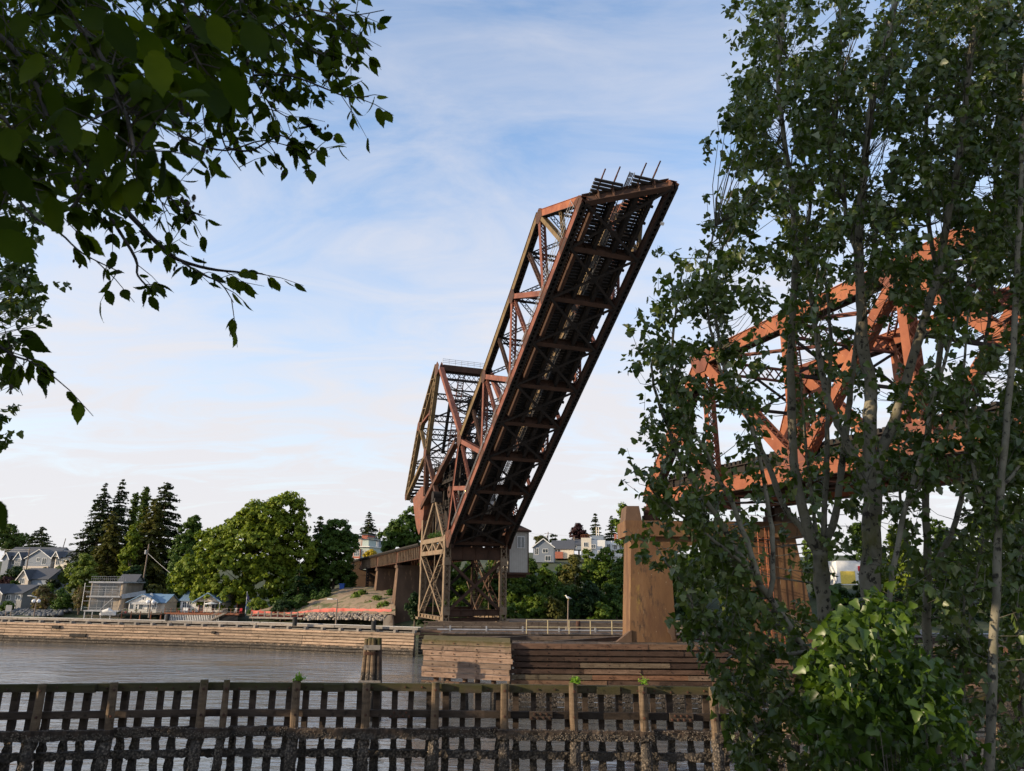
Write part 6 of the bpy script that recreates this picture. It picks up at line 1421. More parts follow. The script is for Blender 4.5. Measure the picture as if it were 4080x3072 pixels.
for i, (x, yt, yb, w_, Y, key, lb) in enumerate([(1130, 0, 0, 0, 0, '', '')][:0] + [
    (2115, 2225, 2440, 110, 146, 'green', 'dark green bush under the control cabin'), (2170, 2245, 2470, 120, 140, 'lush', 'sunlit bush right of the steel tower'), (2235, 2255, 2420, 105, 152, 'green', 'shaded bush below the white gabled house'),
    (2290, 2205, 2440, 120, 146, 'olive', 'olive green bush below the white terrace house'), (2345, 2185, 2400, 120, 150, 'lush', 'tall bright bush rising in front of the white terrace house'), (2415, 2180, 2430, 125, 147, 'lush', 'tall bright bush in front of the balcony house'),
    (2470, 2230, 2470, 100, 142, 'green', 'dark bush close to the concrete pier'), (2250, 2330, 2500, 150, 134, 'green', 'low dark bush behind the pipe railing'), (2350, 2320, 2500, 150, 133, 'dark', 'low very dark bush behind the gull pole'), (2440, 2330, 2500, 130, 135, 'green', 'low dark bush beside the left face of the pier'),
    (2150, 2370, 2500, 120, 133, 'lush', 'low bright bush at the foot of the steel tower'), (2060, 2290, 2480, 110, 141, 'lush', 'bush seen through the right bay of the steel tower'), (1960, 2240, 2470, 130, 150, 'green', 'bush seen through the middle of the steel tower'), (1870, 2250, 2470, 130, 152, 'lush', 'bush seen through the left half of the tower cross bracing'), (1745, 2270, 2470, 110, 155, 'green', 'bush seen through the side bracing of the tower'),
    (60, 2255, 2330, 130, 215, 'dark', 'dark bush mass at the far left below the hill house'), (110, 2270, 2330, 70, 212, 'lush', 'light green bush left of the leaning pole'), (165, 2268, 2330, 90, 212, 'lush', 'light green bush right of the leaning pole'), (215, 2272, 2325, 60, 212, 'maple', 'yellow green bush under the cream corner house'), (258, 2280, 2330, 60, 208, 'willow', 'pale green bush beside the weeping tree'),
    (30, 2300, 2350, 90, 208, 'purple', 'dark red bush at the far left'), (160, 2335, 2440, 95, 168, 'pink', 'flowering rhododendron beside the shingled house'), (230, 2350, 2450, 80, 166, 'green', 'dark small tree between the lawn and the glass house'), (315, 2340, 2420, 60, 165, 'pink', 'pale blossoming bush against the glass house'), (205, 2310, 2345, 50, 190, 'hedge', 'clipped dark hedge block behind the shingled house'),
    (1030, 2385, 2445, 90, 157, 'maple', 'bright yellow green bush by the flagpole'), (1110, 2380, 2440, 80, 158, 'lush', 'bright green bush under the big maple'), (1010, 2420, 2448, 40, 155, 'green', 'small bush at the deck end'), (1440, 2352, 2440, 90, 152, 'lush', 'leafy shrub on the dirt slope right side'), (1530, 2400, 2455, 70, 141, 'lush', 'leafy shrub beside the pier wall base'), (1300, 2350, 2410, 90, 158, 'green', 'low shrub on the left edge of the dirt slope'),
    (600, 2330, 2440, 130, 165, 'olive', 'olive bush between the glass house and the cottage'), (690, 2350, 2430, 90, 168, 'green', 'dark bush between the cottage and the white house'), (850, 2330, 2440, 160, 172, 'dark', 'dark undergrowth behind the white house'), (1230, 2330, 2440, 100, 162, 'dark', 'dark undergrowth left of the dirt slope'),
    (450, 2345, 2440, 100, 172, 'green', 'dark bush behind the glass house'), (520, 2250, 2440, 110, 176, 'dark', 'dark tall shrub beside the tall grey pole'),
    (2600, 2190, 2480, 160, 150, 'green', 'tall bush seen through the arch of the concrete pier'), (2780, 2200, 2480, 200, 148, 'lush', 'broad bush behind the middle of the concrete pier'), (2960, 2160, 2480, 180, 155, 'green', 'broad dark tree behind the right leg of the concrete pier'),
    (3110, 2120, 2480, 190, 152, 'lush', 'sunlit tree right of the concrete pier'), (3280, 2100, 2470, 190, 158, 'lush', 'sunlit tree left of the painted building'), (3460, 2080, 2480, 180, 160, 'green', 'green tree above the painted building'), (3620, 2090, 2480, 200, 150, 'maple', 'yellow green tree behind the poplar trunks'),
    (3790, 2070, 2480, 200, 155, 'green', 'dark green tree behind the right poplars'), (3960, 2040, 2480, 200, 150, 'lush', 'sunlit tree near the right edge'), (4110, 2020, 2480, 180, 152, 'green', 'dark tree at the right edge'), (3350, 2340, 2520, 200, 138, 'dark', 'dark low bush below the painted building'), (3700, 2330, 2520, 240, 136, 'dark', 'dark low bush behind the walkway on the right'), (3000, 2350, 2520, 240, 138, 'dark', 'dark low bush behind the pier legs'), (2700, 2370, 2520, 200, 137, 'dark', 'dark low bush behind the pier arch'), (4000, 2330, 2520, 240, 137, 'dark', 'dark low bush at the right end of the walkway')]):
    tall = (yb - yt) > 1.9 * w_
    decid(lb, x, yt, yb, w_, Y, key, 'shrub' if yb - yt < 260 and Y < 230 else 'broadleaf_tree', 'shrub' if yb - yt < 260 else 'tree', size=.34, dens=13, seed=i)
for i, x in enumerate(range(1650, 2530, 62)):
    k_ = ['dark', 'green', 'lush', 'green', 'olive'][i % 5]; side = 'under the tower' if x < 2040 else 'right of the tower'
    n_ = ['first', 'second', 'third', 'fourth', 'fifth', 'sixth', 'seventh', 'eighth', 'ninth'][i if x < 2040 else i - 7]
    decid('low bush along the water edge, ' + n_ + ' from the left ' + side, x, 2365 + (i * 37) % 45, 2500, 95, 131 + (i % 3) * 2, k_, 'shrub', 'shrub', size=.34, dens=11, group='bushes along the water edge')
for i, (x, y) in enumerate(((1700, 2230), (1790, 2215), (1880, 2225), (1970, 2215), (2050, 2235))):
    decid('tall bush behind the steel tower, ' + ['first', 'second', 'third', 'fourth', 'fifth'][i] + ' from the left', x, y, 2470, 125, 158, ['green', 'lush', 'green', 'maple', 'green'][i], 'shrub', 'shrub', size=.36, dens=12, group='tall bushes behind the tower')
for x, yt, w_, Y, k_, lb in ((60, 2268, 70, 240, 'green', 'garden tree in front of the hill house, left one'), (150, 2262, 60, 238, 'olive', 'garden tree in front of the hill house, middle one'), (205, 2258, 50, 236, 'green', 'garden tree in front of the hill house, right one'), (30, 2315, 90, 198, 'green', 'garden bush between the hill house and the back cottage'), (180, 2325, 70, 188, 'lush', 'garden bush right of the back cottage'), (20, 2398, 60, 168, 'green', 'small bush at the corner of the shingled house'), (1120, 2390, 80, 150, 'dark', 'dark bush on the left foot of the dirt slope'), (1190, 2370, 90, 152, 'green', 'green bush over the left foot of the dirt slope'), (1250, 2355, 80, 157, 'green', 'green bush climbing the left side of the dirt slope'), (1500, 2375, 70, 146, 'lush', 'bright leafy bush on the right of the dirt slope'), (1555, 2350, 60, 150, 'green', 'bush half hidden behind the first pier wall')):
    decid(lb, x, yt, 2440, w_, Y, k_, 'shrub', 'shrub', size=.3, dens=12)
lawn = MB(); q = [place(-60, 2450, 166), place(250, 2450, 162), place(250, 2438, 176), place(-60, 2436, 180)]
V = [tuple(q[0].lerp(q[1], i / 40).lerp(q[3].lerp(q[2], i / 40), j / 12) + Vector((0, 0, random.uniform(-.04, .04) + .35))) for j in range(13) for i in range(41)]
F = [(j * 41 + i, j * 41 + i + 1, j * 41 + i + 42, j * 41 + i + 41) for j in range(12) for i in range(40)]
tag(npmesh('lawn', V, F, mat('lawn_grass', [(.3, (.075, .11, .018)), (.7, (.14, .17, .03))], 1.2, .95, bsc=8), None, True), kind='structure')
# ---------------------------------------------------------------- poplars on the near bank (right)
def poplarleaf():                                     # broad toothed leaf folded along its midrib
    V = [(0, 0, 0), (0, .45, -.03), (0, 1.0, -.12), (.34, -.02, .06), (.47, .20, .15), (.30, .44, .08), (.24, .70, .05), (-.34, -.02, .06), (-.47, .20, .15), (-.30, .44, .08), (-.24, .70, .05)]
    F = [(0, 3, 4), (0, 4, 5), (0, 5, 1), (1, 5, 6), (1, 6, 2), (0, 8, 7), (0, 9, 8), (0, 1, 9), (1, 10, 9), (1, 2, 10)]
    return np.array(V, float), np.array(F)
PLV, PLF = poplarleaf()
M['poplarbark'] = mat('pale_poplar_bark', [(.3, (.105, .095, .065)), (.55, (.205, .185, .135)), (.75, (.135, .12, .065))], 3.5, .9, stretch=(1, 1, .8),
                      spots=[(2.2, .55, .7, (.105, .10, .035)), (11, .56, .62, (.035, .03, .022))], bsc=22, bst=.5, bd=.01)
M['twig'] = mat('grey_twig_bark', [(.3, (.09, .08, .06)), (.7, (.17, .155, .12))], 8, .9)
PLM = leafmat('poplar_leaves', [(0.042, 0.073, 0.013), (0.060, 0.098, 0.017), (0.081, 0.124, 0.023), (0.055, 0.081, 0.021), (0.104, 0.150, 0.034), (0.156, 0.189, 0.091), (0.065, 0.104, 0.016), (0.075, 0.114, 0.018), (0.234, 0.260, 0.163)], .32, .38, .45, .8)
def trace(pts, Y, rad, dY=0):
    n = len(pts); return [(Vector(at(x, y, Y + dY * i / max(1, n - 1))), rad[0] + (rad[1] - rad[0]) * i / max(1, n - 1)) for i, (x, y) in enumerate(pts)]
def smooth(tr, k=4):
    out = []
    for i in range(len(tr) - 1):
        p0, p1, p2, p3 = tr[max(0, i - 1)][0], tr[i][0], tr[i + 1][0], tr[min(len(tr) - 1, i + 2)][0]
        for j in range(k):
            t = j / k; q = .5 * ((2 * p1) + (p2 - p0) * t + (2 * p0 - 5 * p1 + 4 * p2 - p3) * t * t + (3 * p1 - p0 - 3 * p2 + p3) * t ** 3)
            out.append((q, tr[i][1] * (1 - t) + tr[i + 1][1] * t))
    out.append(tr[-1]); return out
TREES = [
 ('A', 'poplar with the thickest pale forked trunk on the near bank', 10.0, [
   ([(3520, 3300), (3492, 2750), (3470, 2400), (3475, 2024), (3468, 1920)], .16, .14, 0), ([(3468, 1930), (3465, 1800), (3465, 1650), (3470, 1540), (3438, 1392), (3433, 1245), (3423, 1048), (3425, 880), (3440, 700), (3480, 380), (3560, 40), (3600, -120)], .115, .05, 0),
   ([(3462, 1940), (3400, 1810), (3340, 1690), (3290, 1560), (3262, 1400), (3240, 1250), (3215, 1000), (3240, 700)], .07, .03, .5), ([(3478, 1930), (3520, 1780), (3570, 1650), (3600, 1560), (3680, 1280), (3735, 1100), (3770, 900), (3830, 560), (3870, 200), (3910, -80)], .085, .045, -.4),
   ([(3423, 1030), (3380, 900), (3350, 700), (3330, 420), (3350, 150), (3340, -60)], .04, .02, .4)]),
 ('B', 'poplar with a pale trunk splitting into five stems, second from the left', 10.8, [
   ([(3330, 3300), (3320, 2850), (3300, 2560), (3275, 2330), (3266, 2200)], .14, .125, 0), ([(3264, 2220), (3190, 2100), (3120, 2010), (3060, 1850), (3010, 1740), (2960, 1620), (2900, 1500), (2860, 1330), (2850, 1150), (2880, 980)], .06, .025, .4),
   ([(3262, 2210), (3215, 2090), (3172, 1900), (3160, 1800), (3150, 1480), (3155, 1300), (3168, 1000), (3155, 749), (3124, 562), (3100, 312), (3120, 60), (3110, -100)], .085, .035, 0), ([(3266, 2200), (3245, 2060), (3222, 1870), (3205, 1700), (3190, 1500)], .04, .02, .2),
   ([(3275, 2210), (3330, 2050), (3352, 1860), (3372, 1700), (3395, 1500), (3420, 1300), (3470, 1050), (3510, 800)], .07, .03, -.3), ([(3275, 2200), (3290, 2000), (3296, 1800), (3300, 1600), (3310, 1350), (3290, 1100)], .055, .025, .3)]),
 ('C', 'slender poplar leaning far left across the concrete pier', 9.2, [
   ([(3440, 3250), (3380, 2850), (3330, 2700), (3214, 2596), (3069, 2384), (2942, 2207), (2852, 2049), (2762, 1927), (2700, 1800), (2640, 1650), (2600, 1500), (2606, 1350)], .07, .016, .6), ([(3030, 2330), (2990, 2200), (2920, 2013), (2866, 1909), (2800, 1780), (2720, 1640), (2680, 1450), (2690, 1250), (2720, 1080)], .045, .015, .3),
   ([(2990, 2270), (2875, 2180), (2760, 2090), (2640, 2000), (2590, 1940)], .03, .012, -.3), ([(3069, 2384), (3080, 2200), (3060, 2000), (3000, 1728), (2952, 1608), (2880, 1498), (2830, 1300), (2810, 1080), (2850, 900)], .04, .016, .5),
   ([(3214, 2596), (3000, 2620), (2850, 2560), (2780, 2460), (2720, 2330), (2650, 2240)], .03, .012, -.2), ([(3330, 2700), (3150, 2760), (3050, 2900), (2980, 2980)], .03, .012, -.3)]),
 ('D', 'poplar with a straight pale trunk near the right edge', 8.6, [
   ([(3925, 3300), (3942, 3000), (3955, 2700), (3965, 2467), (3980, 2093), (3988, 1945), (4014, 1650), (4040, 1300), (4060, 900), (4075, 500), (4090, 100)], .062, .03, 0), ([(3988, 1945), (4080, 1830), (4160, 1700), (4220, 1500)], .03, .015, 0), ([(3980, 2093), (3900, 1950), (3860, 1750), (3840, 1500), (3860, 1200)], .035, .015, .3)]),
 ('E', 'poplar with a thin forked trunk behind the leaning stem', 11.5, [
   ([(3740, 3250), (3715, 2800), (3692, 2467), (3699, 2290), (3690, 1995), (3700, 1720), (3740, 1450), (3760, 1200), (3700, 900), (3692, 312), (3730, 60)], .085, .03, 0), ([(3699, 2300), (3780, 2150), (3830, 1990), (3850, 1800), (3900, 1500), (3950, 1200), (3960, 800), (3980, 400)], .055, .025, .5), ([(3700, 2320), (3640, 2240), (3600, 2100), (3580, 1850), (3590, 1600)], .04, .018, .3)]),
 ('F', 'very slender bare stemmed poplar leaning right between the thick trunks', 9.0, [
   ([(3500, 3200), (3520, 2700), (3536, 2438), (3590, 2093), (3665, 1847), (3704, 1650), (3760, 1450), (3830, 1200), (3900, 1000)], .05, .018, 0), ([(3610, 2020), (3690, 1900), (3760, 1720), (3810, 1650), (3900, 1500)], .025, .01, -.2)]),
 ('G', 'thin grey sapling stems at the lower right', 9.4, [
   ([(3800, 3200), (3810, 2800), (3850, 2600), (3880, 2350), (3920, 2150)], .03, .015, 0), ([(3840, 3200), (3840, 2780), (3830, 2600), (3835, 2450), (3850, 2300)], .025, .012, .3), ([(4120, 3200), (4060, 2600), (4060, 2300), (4090, 2000), (4070, 1700)], .03, .015, .2)]),
]
# leaf density of the stand, rows from top to bottom, columns from left to right of the stand (measured on the photograph)
GX0, GDX, GY0, GDY = 2500, 100, -100, 120
GRID = ["0000378888899999", "0000378888889999", "0000588888899999", "0001788888988999", "0001788888988998", "0001788888888998", "0002788888878999", "0003878888788999", "0015777888877899", "0145677778878899", "0267666667876788", "1465546556767778", "2665434456767778", "3563323346766778", "3563432345666778", "2443432335556778", "2443443345556778", "2466543445445677", "1355432344334667", "1355653444434566", "0256765444444556", "0047766444444555", "0025766544554455", "0004776655665444", "0000688777766544", "0000388888876555", "0000288888876555"]
class NT: pass
trees = []
for key, lb, Y, stems in TREES:
    t_ = NT(); t_.base = Vector(at(stems[0][0][0][0], stems[0][0][0][1], Y)); g = ground_s(t_.base.x, Y)
    t_.obj = thing('poplar_tree', lb, 'poplar tree', (t_.base.x, Y, min(g, t_.base.z)), 'poplars on the near bank')
    t_.nodes = []; t_.Y = Y; t_.tw = MB(); t_.P = []; t_.X = []; t_.Yv = []; t_.s = []
    for i, (pts, r0, r1, dY) in enumerate(stems):
        tr = smooth(trace(pts, Y, (r0, r1), dY)); 
        if i == 0: tr = [(Vector((tr[0][0].x, Y, min(g, tr[0][0].z) - .3)), r0 * 1.15)] + tr
        mb = MB(); mb.tube([p + Vector((random.gauss(0, .006), random.gauss(0, .006), 0)) for p, r in tr], [r * .84 * random.uniform(.92, 1.08) for p, r in tr], 12 if r0 > .05 else 8, jit=.035); mb.build('trunk' if i == 0 else 'stem', M['poplarbark'], t_.obj, True)
        t_.nodes += [(p, r) for p, r in tr[(2 if i == 0 else 0):]]
    t_.N = np.array([tuple(p) for p, r in t_.nodes]); trees.append(t_)
def grid(x, y):
    i, j = int((x - GX0) // GDX), int((y - GY0) // GDY)
    return int(GRID[j][min(i, 15)]) if 0 <= j < len(GRID) and i >= 0 else 0
def twigleaves(t_, a, b, n, ls, up=.0):
    ax = (b - a); L_ = ax.length; ax.normalize()
    for k in range(n):
        f_ = .15 + .85 * (k + random.random()) / n; p = a.lerp(b, f_)
        st = Vector((random.gauss(0, 1), random.gauss(0, 1), random.gauss(-.1, .7))).normalized() * random.uniform(.02, .07)
        q = p + st; dn = (st.normalized() * .8 + Vector((random.gauss(0, .35), random.gauss(0, .35), -.75 + random.gauss(0, .4)))).normalized()
        t_.P.append(tuple(q)); t_.Yv.append(tuple(dn)); t_.X.append((random.gauss(0, 1), random.gauss(0, .8), random.gauss(0, .45))); t_.s.append(ls * random.uniform(.6, 1.25))
GATE = RNG.random((90, 60))
def gate(x, y):                                       # airy holes between the leaf sprays
    u, v = (x - 2400) / 62, (y + 150) / 62; i, j = int(u), int(v); a, b = u - i, v - j; a, b = a * a * (3 - 2 * a), b * b * (3 - 2 * b)
    return (GATE[j, i] * (1 - a) + GATE[j, i + 1] * a) * (1 - b) + (GATE[j + 1, i] * (1 - a) + GATE[j + 1, i + 1] * a) * b
def spray(best, c):
    tip = c + Vector((random.gauss(0, .09), random.gauss(0, .1), random.uniform(.06, .26)))
    best.tw.tube([c, tip], [.004, .002], 3, False); twigleaves(best, c - (tip - c) * .8, tip, random.randint(8, 13), .098)
for t_ in trees:
    for p, r in t_.nodes:
        if r < .034:
            for _ in range(1 if random.random() < .6 else 2): spray(t_, p + Vector((random.gauss(0, .12), random.gauss(0, .12), random.gauss(0, .1))))
FRONT = []
for t_ in trees:
    for p, r in t_.nodes:
        if r > .04:
            w_ = p.y * math.cos(PITCH) + p.z * math.sin(PITCH); FRONT.append((CX + FPX * p.x / w_, CY - FPX * (-p.y * math.sin(PITCH) + p.z * math.cos(PITCH)) / w_, p.y, r * 2950 / w_))
FRONT = np.array(FRONT)
ncl = 0
for j, row in enumerate(GRID):
    for i in range(17):
        d = int(row[min(i, 15)])
        if not d: continue
        m = {1: 2, 2: 4, 3: 7, 4: 9, 5: 12, 6: 15, 7: 20, 8: 26, 9: 32}[d]
        for _ in range(m):
            x, y = GX0 + (i + random.random()) * GDX, GY0 + (j + random.random()) * GDY
            d2 = grid(x + random.uniform(-40, 40), y + random.uniform(-40, 40))
            if d2 == 0: continue
            if gate(x, y) < {1: .5, 2: .5, 3: .5, 4: .5, 5: .49, 6: .46, 7: .42, 8: .36, 9: .27}[d]: continue
            Y = random.uniform(8.4, 12.0) if x > 2950 else random.uniform(8.8, 10.6)
            if random.random() < .72 and np.any((np.abs(FRONT[:, 0] - x) < FRONT[:, 3] + 34) & (np.abs(FRONT[:, 1] - y) < 70) & (FRONT[:, 2] > Y - .25)): Y = 12.2   # keep most of the stems clear of spray in front
            c = Vector(at(x, y, Y)); cn = np.array(c)
            if c.z < ground_s(c.x, c.y) + .1: continue
            best = min(trees, key=lambda t: np.min(np.linalg.norm((t.N - cn) * np.array([1, .6, 1]), axis=1)))
            dd = np.linalg.norm((best.N - (cn - np.array([0, 0, .28]))) * np.array([1, .7, 1.0]), axis=1) + np.maximum(0, best.N[:, 2] - cn[2]) * 1.5
            k = int(np.argmin(dd)); a = Vector(best.N[k])
            mid = a.lerp(c, .5) + Vector((random.gauss(0, .04), random.gauss(0, .06), -.06))
            r = min(.009, .003 + .004 * (c - a).length)
            if (c - a).length < 1.7 and random.random() < .55: best.tw.tube([a, a.lerp(mid, .5), mid, c], [r, r * .85, r * .7, .003], 4, False)
            tip = c + Vector((random.gauss(0, .09), random.gauss(0, .1), random.uniform(.06, .26)))
            best.tw.tube([c, tip], [.004, .002], 3, False)
            twigleaves(best, c - (tip - c) * .8, tip, random.randint(8, 13), .098)
            ncl += 1
for t_ in trees:
    if t_.tw.f: t_.tw.build('twigs', M['twig'], t_.obj)
    if t_.P: npmesh('crown', *tmpl_leaves(PLV, PLF, np.array(t_.P), np.array(t_.X), np.array(t_.Yv), np.array(t_.s)), PLM, t_.obj)
# leafy suckers at the foot of the poplars
sk = thing('leafy_suckers', 'dense clump of large dark ivy like leaves around the thick poplar trunk', 'shrub', (at(3480, 3072, 7.6).x, 7.6, -3.6)); t_ = NT(); t_.P, t_.X, t_.Yv, t_.s = [], [], [], []; stem = MB()
for _ in range(280):
    u = random.random(); yy = random.triangular(2330, 3120, 2800); hw = np.interp(yy, [2330, 2480, 2700, 3100], [70, 130, 260, 420])
    x = 3450 + random.uniform(-hw, hw) + (60 if yy > 2700 else 0); Y = random.uniform(7.0, 8.6); c = Vector(at(x, yy, Y)); b = Vector((c.x * .9 + .25, Y, ground_s(c.x, Y)))
    if random.random() < .07: stem.tube([b, b.lerp(c, .5) + Vector((.05, 0, 0)), c], [.012, .008, .004], 4, False)
    twigleaves(t_, c - Vector((0, 0, .15)), c + Vector((random.gauss(0, .1), 0, .15)), random.randint(8, 12), .105)
npmesh('leaves', *tmpl_leaves(PLV, PLF, np.array(t_.P), np.array(t_.X), np.array(t_.Yv), np.array(t_.s)), leafmat('sucker_leaves', [(.03, .065, .008), (.055, .105, .013), (.085, .145, .02), (.038, .075, .010)], .3, .38, .45, .8), sk); stem.build('stems', M['twig'], sk)

# ---------------------------------------------------------------- overhanging alder boughs (upper left)
def alderleaf():
    prof = [(0, .0), (.08, .03), (.18, .15), (.25, .34), (.24, .54), (.15, .75), (.055, .92), (0, 1.06)]; V, F = [], []
    ser = []
    for (x0, y0), (x1, y1) in zip(prof[:-1], prof[1:]):
        for k in range(3):
            t = k / 3; x, y = x0 + (x1 - x0) * t, y0 + (y1 - y0) * t; ser.append((x + (.022 if k == 1 and x > .05 else 0), y))
    ser.append((0, 1.06)); n = len(ser)
    for y in [s[1] for s in ser]: V.append((0, y, -.10 * math.sin(y * 3.1)))
    for sgn in (1, -1):
        o = len(V)
        for x, y in ser: V.append((sgn * x, y, .20 * x - .10 * math.sin(y * 3.1) + .012 * math.sin(y * 45)))
        for i in range(n - 1): F += [(i, i + 1, o + i + 1), (i, o + i + 1, o + i)] if sgn > 0 else [(i, o + i + 1, i + 1), (i, o + i, o + i + 1)]
    return np.array(V, float), np.array(F)
ALV, ALF = alderleaf()
ALM = leafmat('alder_leaves', [(.018, .034, .003), (.034, .056, .004), (.055, .085, .005), (.024, .042, .003), (.085, .12, .006), (.03, .05, .004)], .42, .7, .08, 6)  # brighter palette entries stand in for backlit leaves
M['alderbark'] = mat('dark_alder_bark', [(.3, (.03, .026, .02)), (.7, (.07, .06, .048))], 8, .9)
ald = thing('alder_tree', 'alder whose toothed leaves and dark boughs hang into the upper left', 'alder tree', (-7.2, 3.0, -2.6))
mb = MB(); crownhub = Vector((-6.6, 3.6, 3.2)); mb.tube([(-7.2, 3.0, -2.8), (-7.0, 3.2, 0), crownhub, (-6.9, 4.0, 6.5), (-7.1, 4.3, 9)], [.2, .17, .13, .08, .02], 12); mb.build('trunk', M['alderbark'], ald, True)
BR = [  # boughs: traced points, depth along them, thickness
 ([(-400, -500), (80, -160), (260, 0), (300, 90), (370, 170), (440, 300), (465, 400), (500, 450), (530, 560), (525, 620)], 2.2, 1.5, .011, .003), ([(-500, -300), (-160, 20), (40, 180), (150, 350), (190, 470), (290, 600), (345, 720), (300, 810), (240, 850)], 3.4, 2.7, .018, .004),
 ([(-500, 100), (-120, 60), (0, 150), (100, 290), (185, 460), (230, 560), (380, 760), (450, 880), (540, 1030), (550, 1100), (630, 1180)], 4.0, 3.3, .024, .003), ([(-400, -100), (60, 180), (250, 430), (460, 780), (560, 900), (640, 980), (700, 1030), (830, 1070), (960, 1085), (1045, 1090)], 4.2, 3.4, .024, .003),
 ([(640, 980), (720, 1040), (800, 1090), (880, 1130), (930, 1205)], 3.55, 3.4, .008, .002), ([(200, -400), (620, -160), (960, 0), (900, 70), (760, 105), (740, 140), (800, 260)], 2.6, 2.0, .009, .003), ([(500, -400), (900, -120), (1000, -60), (1100, 0), (1250, 40), (1400, 60), (1530, 40)], 4.0, 3.4, .011, .002),
 ([(700, -300), (960, 0), (1000, 170), (1010, 300), (1080, 420), (1150, 470)], 3.4, 3.0, .010, .002), ([(600, -200), (820, 200), (850, 350), (870, 480), (900, 590), (960, 680)], 3.6, 3.2, .010, .002), ([(500, -100), (640, 300), (690, 500), (760, 560), (900, 600), (1050, 560), (1200, 600)], 3.4, 3.0, .009, .002),
 ([(900, 590), (1000, 600), (1120, 540), (1190, 600), (1225, 640)], 3.2, 3.0, .006, .002), ([(1010, 300), (1150, 300), (1290, 350), (1380, 385), (1470, 385)], 3.1, 2.9, .006, .002), ([(1100, 120), (1200, 180), (1290, 220)], 3.2, 3.0, .006, .002), ([(1000, 170), (1200, 60), (1340, 90), (1400, 160)], 3.3, 3.0, .006, .002),
 ([(-300, 500), (-60, 700), (40, 760), (130, 860), (240, 930), (330, 1010), (480, 1085)], 3.2, 2.9, .010, .002), ([(-300, 1250), (-60, 1340), (40, 1410), (120, 1440), (190, 1480)], 3.0, 2.8, .008, .002), ([(-300, 300), (-80, 560), (0, 640), (60, 700), (150, 760)], 2.0, 1.7, .007, .002),
 ([(230, 560), (330, 640), (480, 620), (560, 700), (640, 800), (680, 860)], 3.5, 3.2, .008, .002), ([(460, 780), (600, 760), (680, 790), (720, 840), (780, 860)], 3.4, 3.1, .006, .002)]
P, X, Yv, Sz = [], [], [], []
def aleaf(p, y, x, s): P.append(tuple(p)); Yv.append(tuple(y)); X.append(tuple(x)); Sz.append(s)
def hang(spread=.55):
    return Vector((random.gauss(.35, spread), random.gauss(-.1, spread * .8), -.85 + random.gauss(0, .35))).normalized()
AGRID = ["789998999999975531", "899999999998976542", "899988999987765531", "798888887765654431", "789877766543455421", "688766654344342000", "587654433332232000", "467664322110000000", "345576210000000000", "233356630000000000", "000002443000000000", "000000111000000000", "000000000000000000", "330000000000000000", "210000000000000000"]
def ag(x, y):
    i, j = int((x + 20) // 86), int((y + 20) // 86); return int(AGRID[j][i]) if 0 <= j < len(AGRID) and 0 <= i < 18 else (9 if x < 0 or y < 0 else 0)
for pts, d0, d1, r0, r1 in BR:
    n = len(pts); tr = [(Vector(at(x, y, d0 + (d1 - d0) * i / (n - 1))), r0 + (r1 - r0) * i / (n - 1)) for i, (x, y) in enumerate(pts)]
    first = tr[0][0]
    if pts[0][0] < 0 or pts[0][1] < 0: tr = [(crownhub + Vector((.1, 0, random.uniform(-1, 2.2))), r0 * 1.5)] + tr
    tr = smooth(tr); mb = MB(); mb.tube([p for p, r in tr], [r for p, r in tr], 7, jit=.1); mb.build('bough', M['alderbark'], ald, True)
    tw = MB()
    for i in range(4 if len(tr) > 12 else 1, len(tr) - 1):
        p, r = tr[i]; q = tr[i + 1][0]
        if p.y < .5: continue
        # where this stretch sits in the hanging curtain decides how leafy it is
        cp, sp = math.cos(PITCH), math.sin(PITCH); w_ = p.y * cp + p.z * sp; sx, sy = CX + FPX * p.x / w_, CY - FPX * (-p.y * sp + p.z * cp) / w_
        d = ag(sx, sy); d = d if d else (1 if random.random() < .3 else 0)
        for _ in range(int(max(d, 1.2) * .42 + random.random())):
            a = p.lerp(q, random.random()); dirn = Vector((random.gauss(.5, .6), random.gauss(0, .6), random.gauss(-.3, .6))).normalized(); ln = random.uniform(.06, .26)
            b = a + dirn * ln; tw.tube([a, a.lerp(b, .5) + Vector((0, 0, .01)), b], [.0028, .002, .0012], 4, False)
            for k in range(random.randint(2, 4)):
                c = a.lerp(b, random.uniform(.3, 1.0)); y = (hang() + dirn * .5).normalized(); aleaf(c, y, (random.gauss(0, 1), random.gauss(0, 1), random.gauss(0, .3)), random.uniform(.06, .098))
            if random.random() < .12:
                for k in range(3): c = b + Vector((random.gauss(0, .012), random.gauss(0, .012), -.012 - .01 * k)); tw.tube([c, c - BZ * .008, c - BZ * .016], [.003, .006, .003], 6)
    if tw.f: tw.build('twigs', M['alderbark'], ald)
# fill of the leaf curtain, deeper inside the crown
fill = MB()
for j, row in enumerate(AGRID):
    for i, ch in enumerate(row):
        d = int(ch)
        for _ in range(int({0: 0, 1: .3, 2: .7, 3: 1.1, 4: 1.6, 5: 2.1, 6: 2.6, 7: 3.2, 8: 3.7, 9: 4.3}[d] + random.random())):
            x, y = -20 + (i + random.random()) * 86, -20 + (j + random.random()) * 86; Y = random.uniform(2.6, 4.6); c = Vector(at(x, y, Y)); b = c + Vector((random.uniform(-.22, -.05), random.uniform(-.1, .1), random.uniform(.05, .22)))
            fill.tube([b, b.lerp(c, .6), c], [.0028, .0022, .0012], 4, False)
            for k in range(random.randint(2, 5)): aleaf(b.lerp(c, random.uniform(.2, 1)), hang(), (random.gauss(0, 1), random.gauss(0, 1), random.gauss(0, .3)), random.uniform(.05, .085))
fill.build('twigs', M['alderbark'], ald)
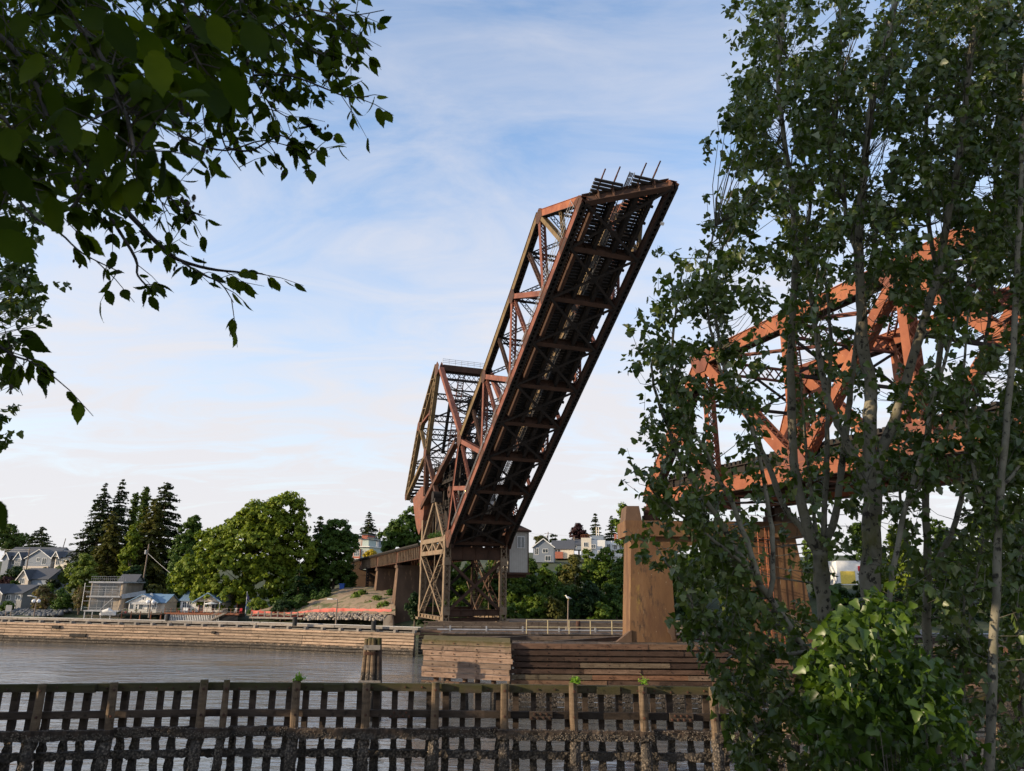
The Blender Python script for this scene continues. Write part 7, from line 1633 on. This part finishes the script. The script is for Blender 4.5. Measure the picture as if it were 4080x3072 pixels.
for x, y, ln, ang, Y in [(150, 215, 185, 100, 1.5), (185, 330, 300, 82, 1.35), (60, 60, 190, 60, 1.5), (330, 40, 230, 40, 1.5), (430, 60, 280, 60, 1.4), (310, 190, 190, 110, 1.6), (620, 200, 270, 82, 1.35), (560, 120, 200, 60, 1.5), (760, 60, 190, 45, 1.6), (840, 60, 190, 65, 1.55), (980, 90, 250, 62, 1.35), (890, 270, 250, 66, 1.35), (880, 355, 190, 88, 1.7), (410, 490, 250, 92, 1.45), (405, 580, 180, 95, 1.6), (10, 520, 200, 60, 1.4), (0, 680, 220, 40, 1.35), (180, 800, 250, 58, 1.4), (5, 860, 170, 70, 1.5), (-20, 930, 210, 35, 1.35), (620, 530, 140, -170, 1.9), (-30, 2000, 150, 55, 1.2), (700, 330, 150, 75, 1.9), (790, 300, 160, 70, 1.8)]:
    # big leaves of a low bough close to the viewer
    p = Vector(at(x, y, Y)); q = Vector(at(x + math.cos(R(ang)) * ln, y + math.sin(R(ang)) * ln, Y)); yv = (q - p); s = yv.length; yv.normalize()
    yv = (yv + Vector((0, random.uniform(-.35, .35), 0))).normalized(); aleaf(p, yv, Vector((yv.z, random.uniform(-.9, .9), -yv.x)), min(s * 1.05, .115))
npmesh('crown', *tmpl_leaves(ALV, ALF, np.array(P), np.array(X), np.array(Yv), np.array(Sz)), ALM, ald)
# poplar at the left edge, behind the alder boughs
lp_ = thing('poplar_tree', 'dark poplar at the left edge behind the alder boughs', 'poplar tree', (-8.6, 9.0, -4.2)); t_ = NT(); t_.P, t_.X, t_.Yv, t_.s = [], [], [], []
mb = MB(); mb.tube([(-8.9, 9.0, -4.6), (-8.7, 9, 0), (-8.2, 9, 4), (-7.8, 9, 8), (-7.6, 9, 12)], [.16, .14, .11, .07, .02], 10); mb.build('trunk', M['poplarbark'], lp_, True); tw = MB()
LG = [(-200, 330, -100, 480, 150), (-200, 210, 380, 900, 90), (-200, 120, 900, 1290, 55), (20, 190, 1060, 1290, 26), (-120, 40, 1290, 1700, 22), (-100, 10, 1700, 2000, 4)]
for x0, x1, y0, y1, n in LG:
    for _ in range(n):
        c = Vector(at(random.uniform(x0, x1), random.uniform(y0, y1), random.uniform(7.2, 10))); z = np.clip((c.z - .6) , -3, 11.5); a = Vector((np.interp(z, [-4.6, 0, 4, 8, 12], [-8.9, -8.7, -8.2, -7.8, -7.6]), 9, z))
        if (c - a).length < 5: tw.tube([a, a.lerp(c, .5) + Vector((0, 0, -.1)), c], [.012, .008, .003], 4, False)
        twigleaves(t_, c, c + Vector((random.gauss(0, .15), random.gauss(0, .15), .1)), random.randint(10, 15), .085)
tw.build('twigs', M['twig'], lp_); npmesh('crown', *tmpl_leaves(PLV, PLF, np.array(t_.P), np.array(t_.X), np.array(t_.Yv), np.array(t_.s)), PLM, lp_)
# neighbouring trees on the near bank, just outside the view, that shade the poplars and the fence
def shade(lb, x, y, zt_, r, n=2600):
    g = ground_s(x, y); t = thing('broadleaf_tree', lb, 'tree', (x, y, g), 'trees beside the viewpoint')
    mb = MB(); mb.tube([(x, y, g - .3), (x, y, g + (zt_ - g) * .5), (x, y, zt_ - .5)], [.2, .14, .03], 8); mb.build('trunk', M['bark'], t)
    lobes = [((x + math.cos(k * 2.4) * r * .4, y + math.sin(k * 2.4) * r * .4, g + 1.2 + (zt_ - g - 1.5) * (k + .5) / 7), (r * .7, r * .7, (zt_ - g) * .14)) for k in range(7)]
    Pq, Nq = blobs_crown(lobes, n / 300, .3); npmesh('crown', *leafquads(Pq, Nq, .3), lmat('green'), t)
shade('tree behind the viewpoint shading the alder boughs', -8.5, -1.8, 8.5, 3.4, 9000); shade('tree far left of the viewpoint on the bank', -14.5, -2.5, 9.5, 3.6, 7000); shade('tree left of the viewpoint shading the poplars', -11.5, 3.6, 14.5, 3.3, 6500); shade('second tree left of the viewpoint shading the poplars', -14.0, 7.4, 16, 3.6, 6500); shade('bank tree outside the left edge shading the fence', -27, 26.3, 2.2, 4.4, 3800)
